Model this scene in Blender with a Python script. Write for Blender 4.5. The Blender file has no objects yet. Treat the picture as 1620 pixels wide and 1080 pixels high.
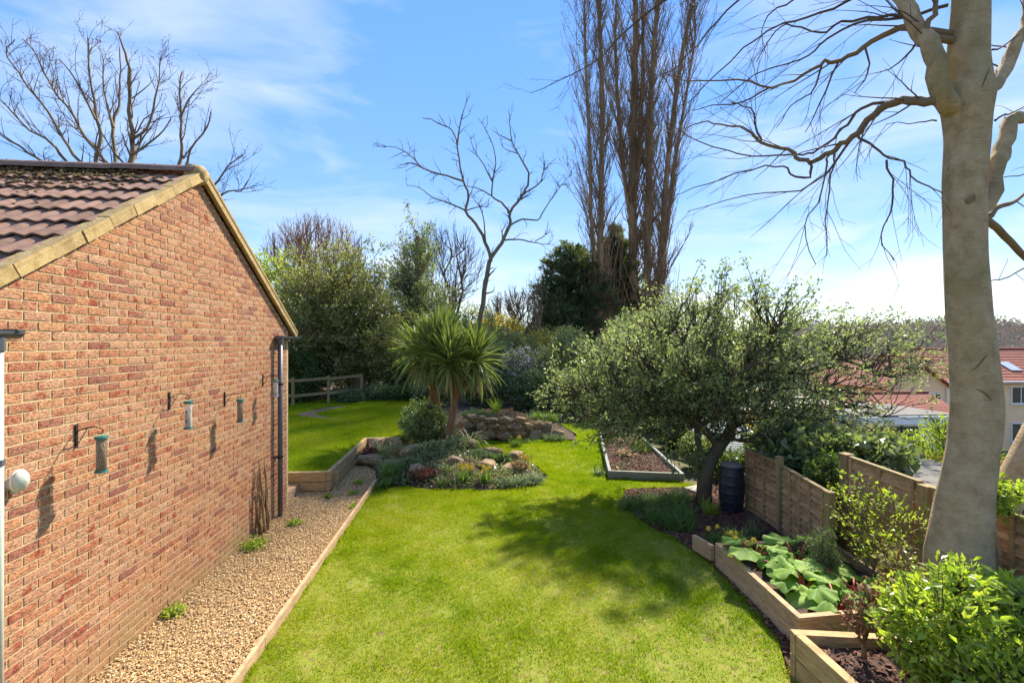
import bpy, bmesh, math, random
import numpy as np
from mathutils import Vector, Matrix

S = bpy.context.scene
C = S.collection
R = math.radians
rng = np.random.default_rng(11)
random.seed(11)

# ------------------------------------------------------------------ camera
cam_d = bpy.data.cameras.new('camera')
cam_d.sensor_width = 36.0
cam_d.lens = 16.0
cam_d.clip_start = 0.05
cam_d.clip_end = 9000
cam = bpy.data.objects.new('camera', cam_d)
C.objects.link(cam)
cam.location = (0, 0, 2.9)
cam.rotation_euler = (R(90), 0, -math.atan(60 / 720))
S.camera = cam

# ------------------------------------------------------------------ light
SUN = Vector((0.75, 1.0, 1.25)).normalized()
sun_el = math.asin(SUN.z)
sun_az = math.atan2(SUN.x, SUN.y)
w = bpy.data.worlds.new('World')
S.world = w
w.use_nodes = True
nt = w.node_tree
nt.nodes.clear()
wo = nt.nodes.new('ShaderNodeOutputWorld')
bg = nt.nodes.new('ShaderNodeBackground')
bg.inputs['Strength'].default_value = 0.15
sky = nt.nodes.new('ShaderNodeTexSky')
sky.sky_type = 'NISHITA'
sky.sun_disc = False
sky.sun_elevation = sun_el
sky.sun_rotation = sun_az
sky.air_density = 1.0
sky.dust_density = 0.0
sky.ozone_density = 3.0
# clouds: thin high streaks and a few low heaps near the horizon
tc = nt.nodes.new('ShaderNodeTexCoord')
def wn(t, **k):
    n = nt.nodes.new(t)
    for a, b in k.items():
        if a in n.inputs: n.inputs[a].default_value = b
        else: setattr(n, a, b)
    return n
mp = wn('ShaderNodeMapping'); mp.inputs['Scale'].default_value = (1.2, 1.6, 5.5); mp.inputs['Rotation'].default_value = (0.1, 0.25, 0.5)
nt.links.new(tc.outputs['Generated'], mp.inputs['Vector'])
n1 = wn('ShaderNodeTexNoise', Scale=1.7, Detail=9.0, Roughness=0.55, Distortion=0.5)
nt.links.new(mp.outputs[0], n1.inputs['Vector'])
r1 = wn('ShaderNodeValToRGB'); r1.color_ramp.elements[0].position = 0.45; r1.color_ramp.elements[1].position = 0.78
r1.color_ramp.elements[1].color = (0.62, 0.62, 0.62, 1)
nt.links.new(n1.outputs['Fac'], r1.inputs['Fac'])
mp2 = wn('ShaderNodeMapping'); mp2.inputs['Scale'].default_value = (1, 1, 2.6)
nt.links.new(tc.outputs['Generated'], mp2.inputs['Vector'])
n2 = wn('ShaderNodeTexNoise', Scale=5.5, Detail=8.0, Roughness=0.5)
nt.links.new(mp2.outputs[0], n2.inputs['Vector'])
r2 = wn('ShaderNodeValToRGB'); r2.color_ramp.elements[0].position = 0.52; r2.color_ramp.elements[1].position = 0.66
r2.color_ramp.elements[1].color = (0.8, 0.8, 0.8, 1)
nt.links.new(n2.outputs['Fac'], r2.inputs['Fac'])
sx = wn('ShaderNodeSeparateXYZ'); nt.links.new(tc.outputs['Generated'], sx.inputs[0])
band = wn('ShaderNodeValToRGB')
be = band.color_ramp.elements
be[0].position = 0.0; be[0].color = (0.35, 0.35, 0.35, 1)
be[1].position = 0.26; be[1].color = (0, 0, 0, 1)
e = be.new(0.07); e.color = (1, 1, 1, 1)
e = be.new(0.17); e.color = (0.8, 0.8, 0.8, 1)
nt.links.new(sx.outputs['Z'], band.inputs['Fac'])
mu = wn('ShaderNodeMath', operation='MULTIPLY'); nt.links.new(r2.outputs[0], mu.inputs[0]); nt.links.new(band.outputs[0], mu.inputs[1])
mx = wn('ShaderNodeMath', operation='MAXIMUM'); nt.links.new(r1.outputs[0], mx.inputs[0]); nt.links.new(mu.outputs[0], mx.inputs[1])
gm = wn('ShaderNodeGamma'); gm.inputs['Gamma'].default_value = 0.30
nt.links.new(sky.outputs[0], gm.inputs['Color'])
hsv = wn('ShaderNodeHueSaturation'); hsv.inputs['Saturation'].default_value = 2.7; hsv.inputs['Hue'].default_value = 0.522; hsv.inputs['Value'].default_value = 1.0
nt.links.new(gm.outputs[0], hsv.inputs['Color'])
mix = wn('ShaderNodeMix', data_type='RGBA')
nt.links.new(mx.outputs[0], mix.inputs['Factor'])
nt.links.new(hsv.outputs[0], mix.inputs['A'])
CLOUD = mix.inputs['B']; CLOUD.default_value = (1.45, 1.5, 1.58, 1)
nt.links.new(mix.outputs['Result'], bg.inputs['Color'])
nt.links.new(bg.outputs[0], wo.inputs[0])

sd = bpy.data.lights.new('sun', 'SUN')
sd.energy = 2.35
sd.angle = R(2.0)
sd.color = (1.0, 0.93, 0.80)
so = bpy.data.objects.new('sun', sd)
so.rotation_euler = SUN.to_track_quat('Z', 'Y').to_euler()
so.location = (20, 60, 40)
C.objects.link(so)

S.view_settings.view_transform = 'Standard'
S.view_settings.look = 'None'
S.view_settings.exposure = 2.38
S.view_settings.gamma = 1.0
S.view_settings.use_curve_mapping = False
S.cycles.use_denoising = True
S.cycles.max_bounces = 8
S.cycles.diffuse_bounces = 4
S.cycles.transparent_max_bounces = 8

# ------------------------------------------------------------------ materials
def nodes(name):
    m = bpy.data.materials.new(name)
    m.use_nodes = True
    n = m.node_tree
    b = n.nodes['Principled BSDF']
    return m, n, b

def ramp(n, cols, lo=0.3, hi=0.7):
    r = n.nodes.new('ShaderNodeValToRGB')
    el = r.color_ramp.elements
    while len(el) < len(cols): el.new(0.5)
    for i, c in enumerate(cols):
        el[i].position = lo + (hi - lo) * i / max(1, len(cols) - 1)
        el[i].color = (*c, 1)
    return r

def pmat(name, cols, scale=5.0, rough=0.85, bump=0.0, bscale=60.0, stretch=(1, 1, 1), var=0.0, spec=0.3,
         detail=8.0, spots=None, bdist=0.01, metal=0.0, lo=0.3, hi=0.7):
    """noise-ramp colour, optional per-piece brightness variation, bump and spots"""
    m, n, b = nodes(name)
    L = n.links.new
    t = n.nodes.new('ShaderNodeTexCoord')
    mp = n.nodes.new('ShaderNodeMapping'); mp.inputs['Scale'].default_value = stretch
    L(t.outputs['Object'], mp.inputs['Vector'])
    oi = n.nodes.new('ShaderNodeObjectInfo')
    at = n.nodes.new('ShaderNodeAttribute'); at.attribute_name = 'tint'
    sm = n.nodes.new('ShaderNodeMath'); sm.operation = 'ADD'
    L(oi.outputs['Random'], sm.inputs[0]); L(at.outputs['Fac'], sm.inputs[1])
    fr = n.nodes.new('ShaderNodeMath'); fr.operation = 'FRACT'; L(sm.outputs[0], fr.inputs[0])
    off = n.nodes.new('ShaderNodeVectorMath'); off.operation = 'MULTIPLY_ADD'
    cb = n.nodes.new('ShaderNodeCombineXYZ')
    for i in range(3): L(fr.outputs[0], cb.inputs[i])
    L(cb.outputs[0], off.inputs[0]); off.inputs[1].default_value = (37, 53, 71) if var else (0, 0, 0)
    L(mp.outputs[0], off.inputs[2])
    no = n.nodes.new('ShaderNodeTexNoise')
    no.inputs['Scale'].default_value = scale; no.inputs['Detail'].default_value = detail; no.inputs['Roughness'].default_value = 0.62
    L(off.outputs[0], no.inputs['Vector'])
    r = ramp(n, cols, lo, hi); L(no.outputs['Fac'], r.inputs['Fac'])
    col = r.outputs[0]
    if spots:
        sc, thr, c2 = spots
        n3 = n.nodes.new('ShaderNodeTexNoise'); n3.inputs['Scale'].default_value = sc; n3.inputs['Detail'].default_value = 5
        L(off.outputs[0], n3.inputs['Vector'])
        rr = n.nodes.new('ShaderNodeValToRGB'); rr.color_ramp.elements[0].position = thr; rr.color_ramp.elements[1].position = thr + 0.08
        L(n3.outputs['Fac'], rr.inputs['Fac'])
        mm = n.nodes.new('ShaderNodeMix'); mm.data_type = 'RGBA'
        L(rr.outputs[0], mm.inputs['Factor']); L(col, mm.inputs['A']); mm.inputs['B'].default_value = (*c2, 1)
        col = mm.outputs['Result']
    if var:
        h = n.nodes.new('ShaderNodeHueSaturation')
        mr = n.nodes.new('ShaderNodeMapRange'); mr.inputs['To Min'].default_value = 1 - var; mr.inputs['To Max'].default_value = 1 + var
        L(fr.outputs[0], mr.inputs['Value']); L(mr.outputs[0], h.inputs['Value'])
        L(col, h.inputs['Color']); col = h.outputs[0]
    L(col, b.inputs['Base Color'])
    b.inputs['Roughness'].default_value = rough
    b.inputs['Specular IOR Level'].default_value = spec
    b.inputs['Metallic'].default_value = metal
    if bump:
        n2 = n.nodes.new('ShaderNodeTexNoise'); n2.inputs['Scale'].default_value = bscale; n2.inputs['Detail'].default_value = 5
        L(off.outputs[0], n2.inputs['Vector'])
        bp = n.nodes.new('ShaderNodeBump'); bp.inputs['Strength'].default_value = bump; bp.inputs['Distance'].default_value = bdist
        L(n2.outputs['Fac'], bp.inputs['Height']); L(bp.outputs[0], b.inputs['Normal'])
    return m

def leafmat(name, cols, trans=0.4, rough=0.45, spec=0.35, tcol=None, patch=None):
    """leaf: colour by the leaf's own random tint, light passing through"""
    m, n, b = nodes(name)
    L = n.links.new
    at = n.nodes.new('ShaderNodeAttribute'); at.attribute_name = 'tint'
    oi = n.nodes.new('ShaderNodeObjectInfo')
    sm = n.nodes.new('ShaderNodeMath'); sm.operation = 'ADD'; L(at.outputs['Fac'], sm.inputs[0])
    mo = n.nodes.new('ShaderNodeMath'); mo.operation = 'MULTIPLY'; mo.inputs[1].default_value = 0.12
    L(oi.outputs['Random'], mo.inputs[0]); L(mo.outputs[0], sm.inputs[1])
    r = ramp(n, cols, 0.0, 1.0); L(sm.outputs[0], r.inputs['Fac'])
    L(r.outputs[0], b.inputs['Base Color'])
    b.inputs['Roughness'].default_value = rough
    b.inputs['Specular IOR Level'].default_value = spec
    tr = n.nodes.new('ShaderNodeBsdfTranslucent')
    h = n.nodes.new('ShaderNodeMix'); h.data_type = 'RGBA'; h.blend_type = 'MULTIPLY'; h.inputs['Factor'].default_value = 1
    L(r.outputs[0], h.inputs['A']); h.inputs['B'].default_value = (*(tcol or (1.6, 1.7, 0.8)), 1)
    L(h.outputs['Result'], tr.inputs['Color'])
    ms = n.nodes.new('ShaderNodeMixShader'); ms.inputs[0].default_value = trans
    L(b.outputs[0], ms.inputs[1]); L(tr.outputs[0], ms.inputs[2])
    L(ms.outputs[0], n.nodes['Material Output'].inputs['Surface'])
    return m

M = {}
# rustic brick: per-brick colour, drag-faced relief
def brickmat():
    m, n, b = nodes('brick')
    L = n.links.new
    t = n.nodes.new('ShaderNodeTexCoord')
    oi = n.nodes.new('ShaderNodeObjectInfo')
    at = n.nodes.new('ShaderNodeAttribute'); at.attribute_name = 'tint'
    sm = n.nodes.new('ShaderNodeMath'); sm.operation = 'ADD'; L(oi.outputs['Random'], sm.inputs[0]); L(at.outputs['Fac'], sm.inputs[1])
    fr = n.nodes.new('ShaderNodeMath'); fr.operation = 'FRACT'; L(sm.outputs[0], fr.inputs[0])
    pal = ramp(n, [(0.49, 0.245, 0.135), (0.51, 0.28, 0.16), (0.52, 0.25, 0.12), (0.47, 0.215, 0.115), (0.52, 0.29, 0.17), (0.53, 0.26, 0.125), (0.43, 0.17, 0.09), (0.50, 0.25, 0.135), (0.32, 0.125, 0.085)], 0, 0.985)
    L(fr.outputs[0], pal.inputs['Fac'])
    cb = n.nodes.new('ShaderNodeCombineXYZ')
    for i in range(3): L(fr.outputs[0], cb.inputs[i])
    off = n.nodes.new('ShaderNodeVectorMath'); off.operation = 'MULTIPLY_ADD'; off.inputs[1].default_value = (31, 57, 43)
    L(cb.outputs[0], off.inputs[0]); L(t.outputs['Object'], off.inputs[2])
    n1 = n.nodes.new('ShaderNodeTexNoise'); n1.inputs['Scale'].default_value = 9; n1.inputs['Detail'].default_value = 6
    L(off.outputs[0], n1.inputs['Vector'])
    r1 = n.nodes.new('ShaderNodeValToRGB'); r1.color_ramp.elements[0].position = 0.56; r1.color_ramp.elements[1].position = 0.70
    L(n1.outputs['Fac'], r1.inputs['Fac'])
    mm = n.nodes.new('ShaderNodeMix'); mm.data_type = 'RGBA'; L(r1.outputs[0], mm.inputs['Factor']); L(pal.outputs[0], mm.inputs['A']); mm.inputs['B'].default_value = (0.33, 0.075, 0.042, 1)
    mp = n.nodes.new('ShaderNodeMapping'); mp.inputs['Scale'].default_value = (45, 45, 125); mp.inputs['Rotation'].default_value = (0.35, 0, 0)
    L(off.outputs[0], mp.inputs['Vector'])
    n2 = n.nodes.new('ShaderNodeTexNoise'); n2.inputs['Scale'].default_value = 1.0; n2.inputs['Detail'].default_value = 4; n2.inputs['Distortion'].default_value = 0.6
    L(mp.outputs[0], n2.inputs['Vector'])
    dk = n.nodes.new('ShaderNodeMapRange'); dk.inputs['From Min'].default_value = 0.40; dk.inputs['From Max'].default_value = 0.55; dk.inputs['To Min'].default_value = 0.40; dk.inputs['To Max'].default_value = 1.0
    L(n2.outputs['Fac'], dk.inputs['Value'])
    hs = n.nodes.new('ShaderNodeHueSaturation'); L(mm.outputs['Result'], hs.inputs['Color']); L(dk.outputs[0], hs.inputs['Value'])
    ge = n.nodes.new('ShaderNodeNewGeometry'); sp = n.nodes.new('ShaderNodeSeparateXYZ'); L(ge.outputs['Position'], sp.inputs[0])
    n5 = n.nodes.new('ShaderNodeTexNoise'); n5.inputs['Scale'].default_value = 2.2; n5.inputs['Detail'].default_value = 5; L(ge.outputs['Position'], n5.inputs['Vector'])
    ma = n.nodes.new('ShaderNodeMath'); ma.operation = 'MULTIPLY_ADD'; ma.inputs[1].default_value = -1.1; L(n5.outputs['Fac'], ma.inputs[0]); L(sp.outputs['Z'], ma.inputs[2])
    st_ = n.nodes.new('ShaderNodeMapRange'); st_.inputs['From Min'].default_value = -0.62; st_.inputs['From Max'].default_value = -0.12; st_.inputs['To Min'].default_value = 0.8; st_.inputs['To Max'].default_value = 0.0
    L(ma.outputs[0], st_.inputs['Value'])
    m5 = n.nodes.new('ShaderNodeMix'); m5.data_type = 'RGBA'; L(st_.outputs[0], m5.inputs['Factor']); L(hs.outputs[0], m5.inputs['A']); m5.inputs['B'].default_value = (0.30, 0.20, 0.085, 1)
    L(m5.outputs['Result'], b.inputs['Base Color'])
    b.inputs['Roughness'].default_value = 0.9; b.inputs['Specular IOR Level'].default_value = 0.15
    bp = n.nodes.new('ShaderNodeBump'); bp.inputs['Strength'].default_value = 0.8; bp.inputs['Distance'].default_value = 0.008
    L(n2.outputs['Fac'], bp.inputs['Height']); L(bp.outputs[0], b.inputs['Normal'])
    return m
M['brick'] = brickmat()
M['mortar'] = pmat('mortar', [(0.50, 0.37, 0.195), (0.60, 0.46, 0.26)], 30, 0.95, 0.4, 200)
M['tile'] = pmat('roof_tile', [(0.165, 0.092, 0.062), (0.235, 0.135, 0.092), (0.30, 0.18, 0.125)], 9, 0.8, 0.5, 160, var=0.18, spots=(14, 0.66, (0.10, 0.085, 0.05)), bdist=0.004)
M['verge'] = pmat('verge_mortar', [(0.27, 0.175, 0.065), (0.39, 0.27, 0.11), (0.46, 0.34, 0.16)], 12, 0.9, 0.4, 60, var=0.12, spots=(20, 0.68, (0.17, 0.13, 0.06)))
M['moss'] = pmat('moss', [(0.035, 0.025, 0.010), (0.09, 0.055, 0.02), (0.10, 0.10, 0.025)], 30, 1.0, var=0.3)
M['grey_plastic'] = pmat('grey_plastic', [(0.075, 0.078, 0.085), (0.11, 0.112, 0.12)], 8, 0.42, spec=0.4)
M['pale_plastic'] = pmat('pale_plastic', [(0.40, 0.42, 0.34), (0.52, 0.53, 0.45)], 10, 0.45)
M['black_iron'] = pmat('black_iron', [(0.012, 0.012, 0.013), (0.03, 0.028, 0.025)], 20, 0.55)
M['green_metal'] = pmat('green_metal', [(0.03, 0.13, 0.10), (0.06, 0.20, 0.16)], 20, 0.4)
M['steel'] = pmat('steel', [(0.25, 0.25, 0.24), (0.42, 0.42, 0.40)], 20, 0.4, metal=0.6)
M['seed'] = pmat('seed', [(0.10, 0.055, 0.025), (0.30, 0.18, 0.08), (0.42, 0.30, 0.16)], 90, 0.9)
M['gravel'] = pmat('gravel', [(0.28, 0.165, 0.06), (0.46, 0.29, 0.12), (0.58, 0.41, 0.20), (0.66, 0.54, 0.36)], 1.0, 0.85, var=0.4, lo=0.36, hi=0.64)
M['gravel_base'] = pmat('gravel_base', [(0.20, 0.115, 0.05), (0.32, 0.20, 0.09), (0.42, 0.28, 0.14)], 60, 0.95, 0.6, 90)
M['timber'] = pmat('sawn_timber', [(0.28, 0.165, 0.085), (0.42, 0.27, 0.145), (0.52, 0.35, 0.2)], 6, 0.85, 0.35, 40, stretch=(1.2, 1.2, 9), var=0.14, spots=(5, 0.66, (0.19, 0.16, 0.075)))
M['timber_y'] = pmat('sleeper_timber', [(0.24, 0.15, 0.065), (0.40, 0.265, 0.12), (0.50, 0.345, 0.17)], 5, 0.85, 0.35, 40, stretch=(1.2, 1.2, 8), var=0.12, spots=(4, 0.66, (0.2, 0.175, 0.08)))
M['grey_timber'] = pmat('grey_painted_timber', [(0.16, 0.165, 0.13), (0.27, 0.27, 0.22)], 7, 0.8, 0.3, 50, stretch=(2, 1, 8), var=0.1)
M['dark_timber'] = pmat('dark_timber', [(0.09, 0.055, 0.04), (0.17, 0.105, 0.08)], 7, 0.9, 0.3, 50, stretch=(1, 2, 8), var=0.15)
M['fence'] = pmat('fence_board', [(0.24, 0.135, 0.06), (0.39, 0.235, 0.11), (0.50, 0.32, 0.165)], 4, 0.85, 0.35, 50, stretch=(2, 1.5, 9), var=0.28, spots=(2.5, 0.62, (0.20, 0.16, 0.08)))
M['fence_post'] = pmat('fence_post', [(0.20, 0.135, 0.06), (0.34, 0.25, 0.115)], 6, 0.85, 0.3, 50, stretch=(6, 6, 1), var=0.1, spots=(5, 0.6, (0.18, 0.18, 0.07)))
M['concrete'] = pmat('concrete', [(0.30, 0.27, 0.22), (0.42, 0.38, 0.32)], 10, 0.9, 0.3, 80)
M['lawn'] = pmat('lawn_soil', [(0.12, 0.16, 0.012), (0.18, 0.20, 0.02), (0.23, 0.18, 0.05)], 7.0, 0.95, 0.5, 60, spots=(9.0, 0.62, (0.17, 0.11, 0.06)))
M['soil'] = pmat('soil', [(0.035, 0.020, 0.014), (0.075, 0.045, 0.03), (0.12, 0.075, 0.05)], 14, 0.95, 0.8, 50, bdist=0.03)
M['mulch'] = pmat('mulch', [(0.05, 0.022, 0.014), (0.13, 0.055, 0.035), (0.24, 0.12, 0.08)], 1, 0.9, var=0.5)
M['terrain'] = pmat('terrain', [(0.045, 0.05, 0.02), (0.09, 0.085, 0.03), (0.12, 0.10, 0.05)], 0.35, 0.95)
M['hill'] = pmat('hill', [(0.05, 0.06, 0.035), (0.10, 0.10, 0.06), (0.12, 0.105, 0.08)], 0.02, 0.95)
M['rock'] = pmat('rock', [(0.17, 0.105, 0.06), (0.30, 0.20, 0.115), (0.38, 0.27, 0.17)], 5, 0.9, 0.7, 30, var=0.2, spots=(4.5, 0.55, (0.15, 0.135, 0.03)), bdist=0.02)
M['bark_grey'] = pmat('beech_bark', [(0.20, 0.155, 0.06), (0.31, 0.225, 0.115), (0.38, 0.285, 0.165), (0.43, 0.345, 0.22)], 5.5, 0.85, 0.8, 34, stretch=(1, 1, 1.3), spots=(42, 0.68, (0.48, 0.45, 0.37)), bdist=0.02)
def beechmat():
    m, n, b = nodes('beech_bark')
    L = n.links.new
    t = n.nodes.new('ShaderNodeTexCoord')
    def noise(scale, detail, vec, rough=0.6, dist=0.0):
        q = n.nodes.new('ShaderNodeTexNoise'); q.inputs['Scale'].default_value = scale; q.inputs['Detail'].default_value = detail; q.inputs['Roughness'].default_value = rough; q.inputs['Distortion'].default_value = dist
        L(vec, q.inputs['Vector']); return q.outputs['Fac']
    def mapped(s):
        q = n.nodes.new('ShaderNodeMapping'); q.inputs['Scale'].default_value = s; L(t.outputs['Object'], q.inputs['Vector']); return q.outputs[0]
    def over(fac, lo, hi, a, c, top=1.0):
        r = n.nodes.new('ShaderNodeMapRange'); r.inputs['From Min'].default_value = lo; r.inputs['From Max'].default_value = hi; r.inputs['To Max'].default_value = top; L(fac, r.inputs['Value'])
        q = n.nodes.new('ShaderNodeMix'); q.data_type = 'RGBA'; L(r.outputs[0], q.inputs['Factor']); L(a, q.inputs['A']); q.inputs['B'].default_value = (*c, 1); return q.outputs['Result']
    o_ = t.outputs['Object']
    r0 = ramp(n, [(0.32, 0.22, 0.11), (0.45, 0.325, 0.18), (0.53, 0.405, 0.24)], 0.32, 0.68); L(noise(7, 9, o_, 0.7), r0.inputs['Fac'])
    c = over(noise(1.3, 6, mapped((1, 1, 0.5)), 0.6, 0.6), 0.50, 0.66, r0.outputs[0], (0.20, 0.175, 0.055), 0.75)
    c = over(noise(2.3, 7, mapped((1.5, 1.5, 0.35)), 0.7, 1.0), 0.57, 0.70, c, (0.15, 0.10, 0.055), 0.6)
    c = over(noise(1.0, 5, mapped((6, 6, 70)), 0.6, 0.5), 0.62, 0.70, c, (0.13, 0.09, 0.05), 0.55)
    vo = n.nodes.new('ShaderNodeTexVoronoi'); vo.inputs['Scale'].default_value = 1.0; L(mapped((22, 22, 34)), vo.inputs['Vector'])
    msk = n.nodes.new('ShaderNodeMath'); msk.operation = 'MULTIPLY_ADD'; msk.inputs[1].default_value = 0.35; L(noise(3, 4, o_), msk.inputs[0]); L(vo.outputs['Distance'], msk.inputs[2])
    inv = n.nodes.new('ShaderNodeMath'); inv.operation = 'SUBTRACT'; inv.inputs[0].default_value = 1.0; L(msk.outputs[0], inv.inputs[1])
    c = over(inv.outputs[0], 0.74, 0.79, c, (0.62, 0.59, 0.50), 0.9)
    L(c, b.inputs['Base Color']); b.inputs['Roughness'].default_value = 0.88; b.inputs['Specular IOR Level'].default_value = 0.2
    ad = n.nodes.new('ShaderNodeMath'); ad.operation = 'MULTIPLY_ADD'; ad.inputs[1].default_value = 0.6
    L(noise(45, 6, o_, 0.7), ad.inputs[0]); L(noise(1.0, 5, mapped((7, 7, 60)), 0.6, 0.8), ad.inputs[2])
    bp = n.nodes.new('ShaderNodeBump'); bp.inputs['Strength'].default_value = 0.9; bp.inputs['Distance'].default_value = 0.02; L(ad.outputs[0], bp.inputs['Height']); L(bp.outputs[0], b.inputs['Normal'])
    return m
M['bark_grey'] = beechmat()
M['scar'] = pmat('bark_scar', [(0.07, 0.05, 0.03), (0.15, 0.11, 0.07)], 12, 0.9, 0.5, 40)
M['bark_twig'] = pmat('dark_twig', [(0.08, 0.052, 0.032), (0.15, 0.105, 0.068)], 3, 0.85)
M['bark_brown'] = pmat('brown_bark', [(0.14, 0.095, 0.052), (0.25, 0.175, 0.10)], 2, 0.9, 0.4, 14)
M['bark_poplar'] = pmat('poplar_bark', [(0.19, 0.115, 0.06), (0.30, 0.195, 0.105), (0.37, 0.26, 0.15)], 1.6, 0.9, 0.5, 6, stretch=(3, 3, 0.5))
M['bark_dark'] = pmat('mossy_bark', [(0.045, 0.035, 0.018), (0.11, 0.085, 0.045)], 4, 0.9, 0.5, 25, spots=(5, 0.58, (0.085, 0.085, 0.02)))
M['bark_palm'] = pmat('palm_bark', [(0.16, 0.085, 0.04), (0.28, 0.16, 0.075)], 6, 0.9, 0.8, 35, stretch=(3, 3, 1.2), bdist=0.02)
M['butt'] = pmat('water_butt', [(0.010, 0.013, 0.020), (0.020, 0.025, 0.034)], 6, 0.42, spec=0.4)
M['corrugated'] = pmat('corrugated_sheet', [(0.42, 0.42, 0.41), (0.58, 0.58, 0.57)], 4, 0.35, spots=(3, 0.6, (0.3, 0.27, 0.22)))
M['felt'] = pmat('roof_felt', [(0.11, 0.10, 0.085), (0.18, 0.165, 0.14)], 2.5, 0.9, 0.3, 120)
M['render'] = pmat('cream_render', [(0.80, 0.53, 0.30), (0.86, 0.60, 0.36)], 1.2, 0.9, 0.2, 90)
M['white_paint'] = pmat('white_paint', [(0.70, 0.69, 0.66), (0.80, 0.79, 0.76)], 3, 0.6)
M['red_tile'] = pmat('red_tile', [(0.20, 0.055, 0.035), (0.30, 0.09, 0.055)], 3, 0.85, var=0.2)
M['glass'] = pmat('window_glass', [(0.02, 0.024, 0.028), (0.05, 0.055, 0.06)], 2, 0.08, spec=0.8)
M['blue_glass'] = pmat('skylight_glass', [(0.40, 0.43, 0.46), (0.55, 0.58, 0.6)], 2, 0.1, spec=0.8)
M['pot_blue'] = pmat('teal_plastic', [(0.03, 0.16, 0.15), (0.05, 0.25, 0.23)], 5, 0.5)
M['pot_orange'] = pmat('orange_plastic', [(0.45, 0.16, 0.03), (0.6, 0.3, 0.06)], 5, 0.5)
M['yellow'] = pmat('daffodil_yellow', [(0.75, 0.50, 0.03), (0.85, 0.66, 0.12)], 20, 0.6, var=0.2)
M['red_stalk'] = pmat('rhubarb_stalk', [(0.30, 0.03, 0.035), (0.42, 0.10, 0.06)], 9, 0.5)
M['stick'] = pmat('dry_cane', [(0.17, 0.10, 0.04), (0.33, 0.21, 0.09)], 6, 0.85, var=0.25)
M['poplar_twig'] = pmat('poplar_twig', [(0.17, 0.11, 0.06), (0.28, 0.19, 0.11)], 3, 0.85)
M['shoot'] = pmat('poplar_shoot', [(0.20, 0.105, 0.055), (0.33, 0.18, 0.10)], 3, 0.85)

M['grass'] = leafmat('grass_blade', [(0.115, 0.205, 0.009), (0.185, 0.285, 0.011), (0.255, 0.335, 0.011), (0.31, 0.36, 0.012), (0.35, 0.345, 0.03)], 0.5, 0.65, 0.08, (1.25, 1.25, 0.4))
M['l_holly'] = leafmat('evergreen_leaf', [(0.11, 0.145, 0.075), (0.165, 0.205, 0.105), (0.21, 0.25, 0.12), (0.28, 0.31, 0.12), (0.35, 0.37, 0.17)], 0.48, 0.42, 0.25, (1.3, 1.35, 0.85))
M['l_dark'] = leafmat('dark_leaf', [(0.065, 0.095, 0.042), (0.11, 0.15, 0.062), (0.165, 0.20, 0.088), (0.26, 0.28, 0.16)], 0.42, 0.36, 0.4)
M['l_olive'] = leafmat('olive_leaf', [(0.12, 0.125, 0.05), (0.18, 0.185, 0.07), (0.24, 0.24, 0.09), (0.32, 0.305, 0.15)], 0.46, 0.45, 0.3)
M['l_green'] = leafmat('mid_green_leaf', [(0.04, 0.08, 0.018), (0.08, 0.13, 0.03), (0.13, 0.18, 0.045)], 0.35, 0.4, 0.35)
M['l_bright'] = leafmat('bright_leaf', [(0.13, 0.20, 0.03), (0.22, 0.30, 0.04), (0.31, 0.38, 0.05), (0.40, 0.43, 0.08)], 0.42, 0.38, 0.35)
M['l_conifer'] = leafmat('conifer_leaf', [(0.038, 0.056, 0.036), (0.065, 0.09, 0.05), (0.095, 0.12, 0.058), (0.16, 0.165, 0.08)], 0.3, 0.55, 0.2)
M['l_palm'] = leafmat('sword_leaf', [(0.12, 0.155, 0.06), (0.18, 0.22, 0.08), (0.25, 0.285, 0.10), (0.33, 0.34, 0.12)], 0.45, 0.38, 0.35, (1.4, 1.5, 0.5))
M['l_straw'] = leafmat('dry_leaf', [(0.20, 0.13, 0.05), (0.33, 0.23, 0.10), (0.42, 0.32, 0.18)], 0.3, 0.7, 0.1, (1.1, 1.0, 0.8))
M['l_strap'] = leafmat('strap_leaf', [(0.05, 0.10, 0.02), (0.09, 0.16, 0.03), (0.14, 0.21, 0.05), (0.19, 0.26, 0.08)], 0.4, 0.55, 0.15)
M['l_silver'] = leafmat('silver_leaf', [(0.07, 0.12, 0.055), (0.12, 0.17, 0.08), (0.20, 0.24, 0.13)], 0.3, 0.6, 0.12)
M['l_varieg'] = leafmat('variegated_leaf', [(0.06, 0.10, 0.03), (0.12, 0.16, 0.05), (0.36, 0.37, 0.17), (0.55, 0.53, 0.33)], 0.3, 0.4, 0.3)
M['l_red'] = leafmat('reddish_leaf', [(0.09, 0.035, 0.025), (0.18, 0.07, 0.05), (0.26, 0.15, 0.09)], 0.3, 0.5, 0.2, (1.2, 1.0, 0.8))
M['l_rhubarb'] = leafmat('rhubarb_leaf', [(0.15, 0.27, 0.04), (0.21, 0.34, 0.055), (0.28, 0.40, 0.08)], 0.30, 0.6, 0.15, (1.2, 1.5, 0.7))
M['l_blossom'] = leafmat('white_blossom', [(0.42, 0.36, 0.34), (0.62, 0.57, 0.55), (0.75, 0.72, 0.70)], 0.4, 0.6, 0.1, (1, 1, 1))
M['l_twigs'] = leafmat('twig_haze', [(0.07, 0.045, 0.03), (0.13, 0.085, 0.055), (0.19, 0.13, 0.085)], 0.1, 0.8, 0.1, (1, 1, 1))
M['l_wood'] = leafmat('far_wood', [(0.24, 0.18, 0.15), (0.33, 0.26, 0.22), (0.29, 0.28, 0.19)], 0.1, 0.8, 0.1, (1, 1, 1))
M['worn'] = pmat('worn_earth', [(0.14, 0.085, 0.04), (0.24, 0.15, 0.075)], 9, 0.95, 0.4, 60, spots=(6, 0.55, (0.12, 0.13, 0.02)))
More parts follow.
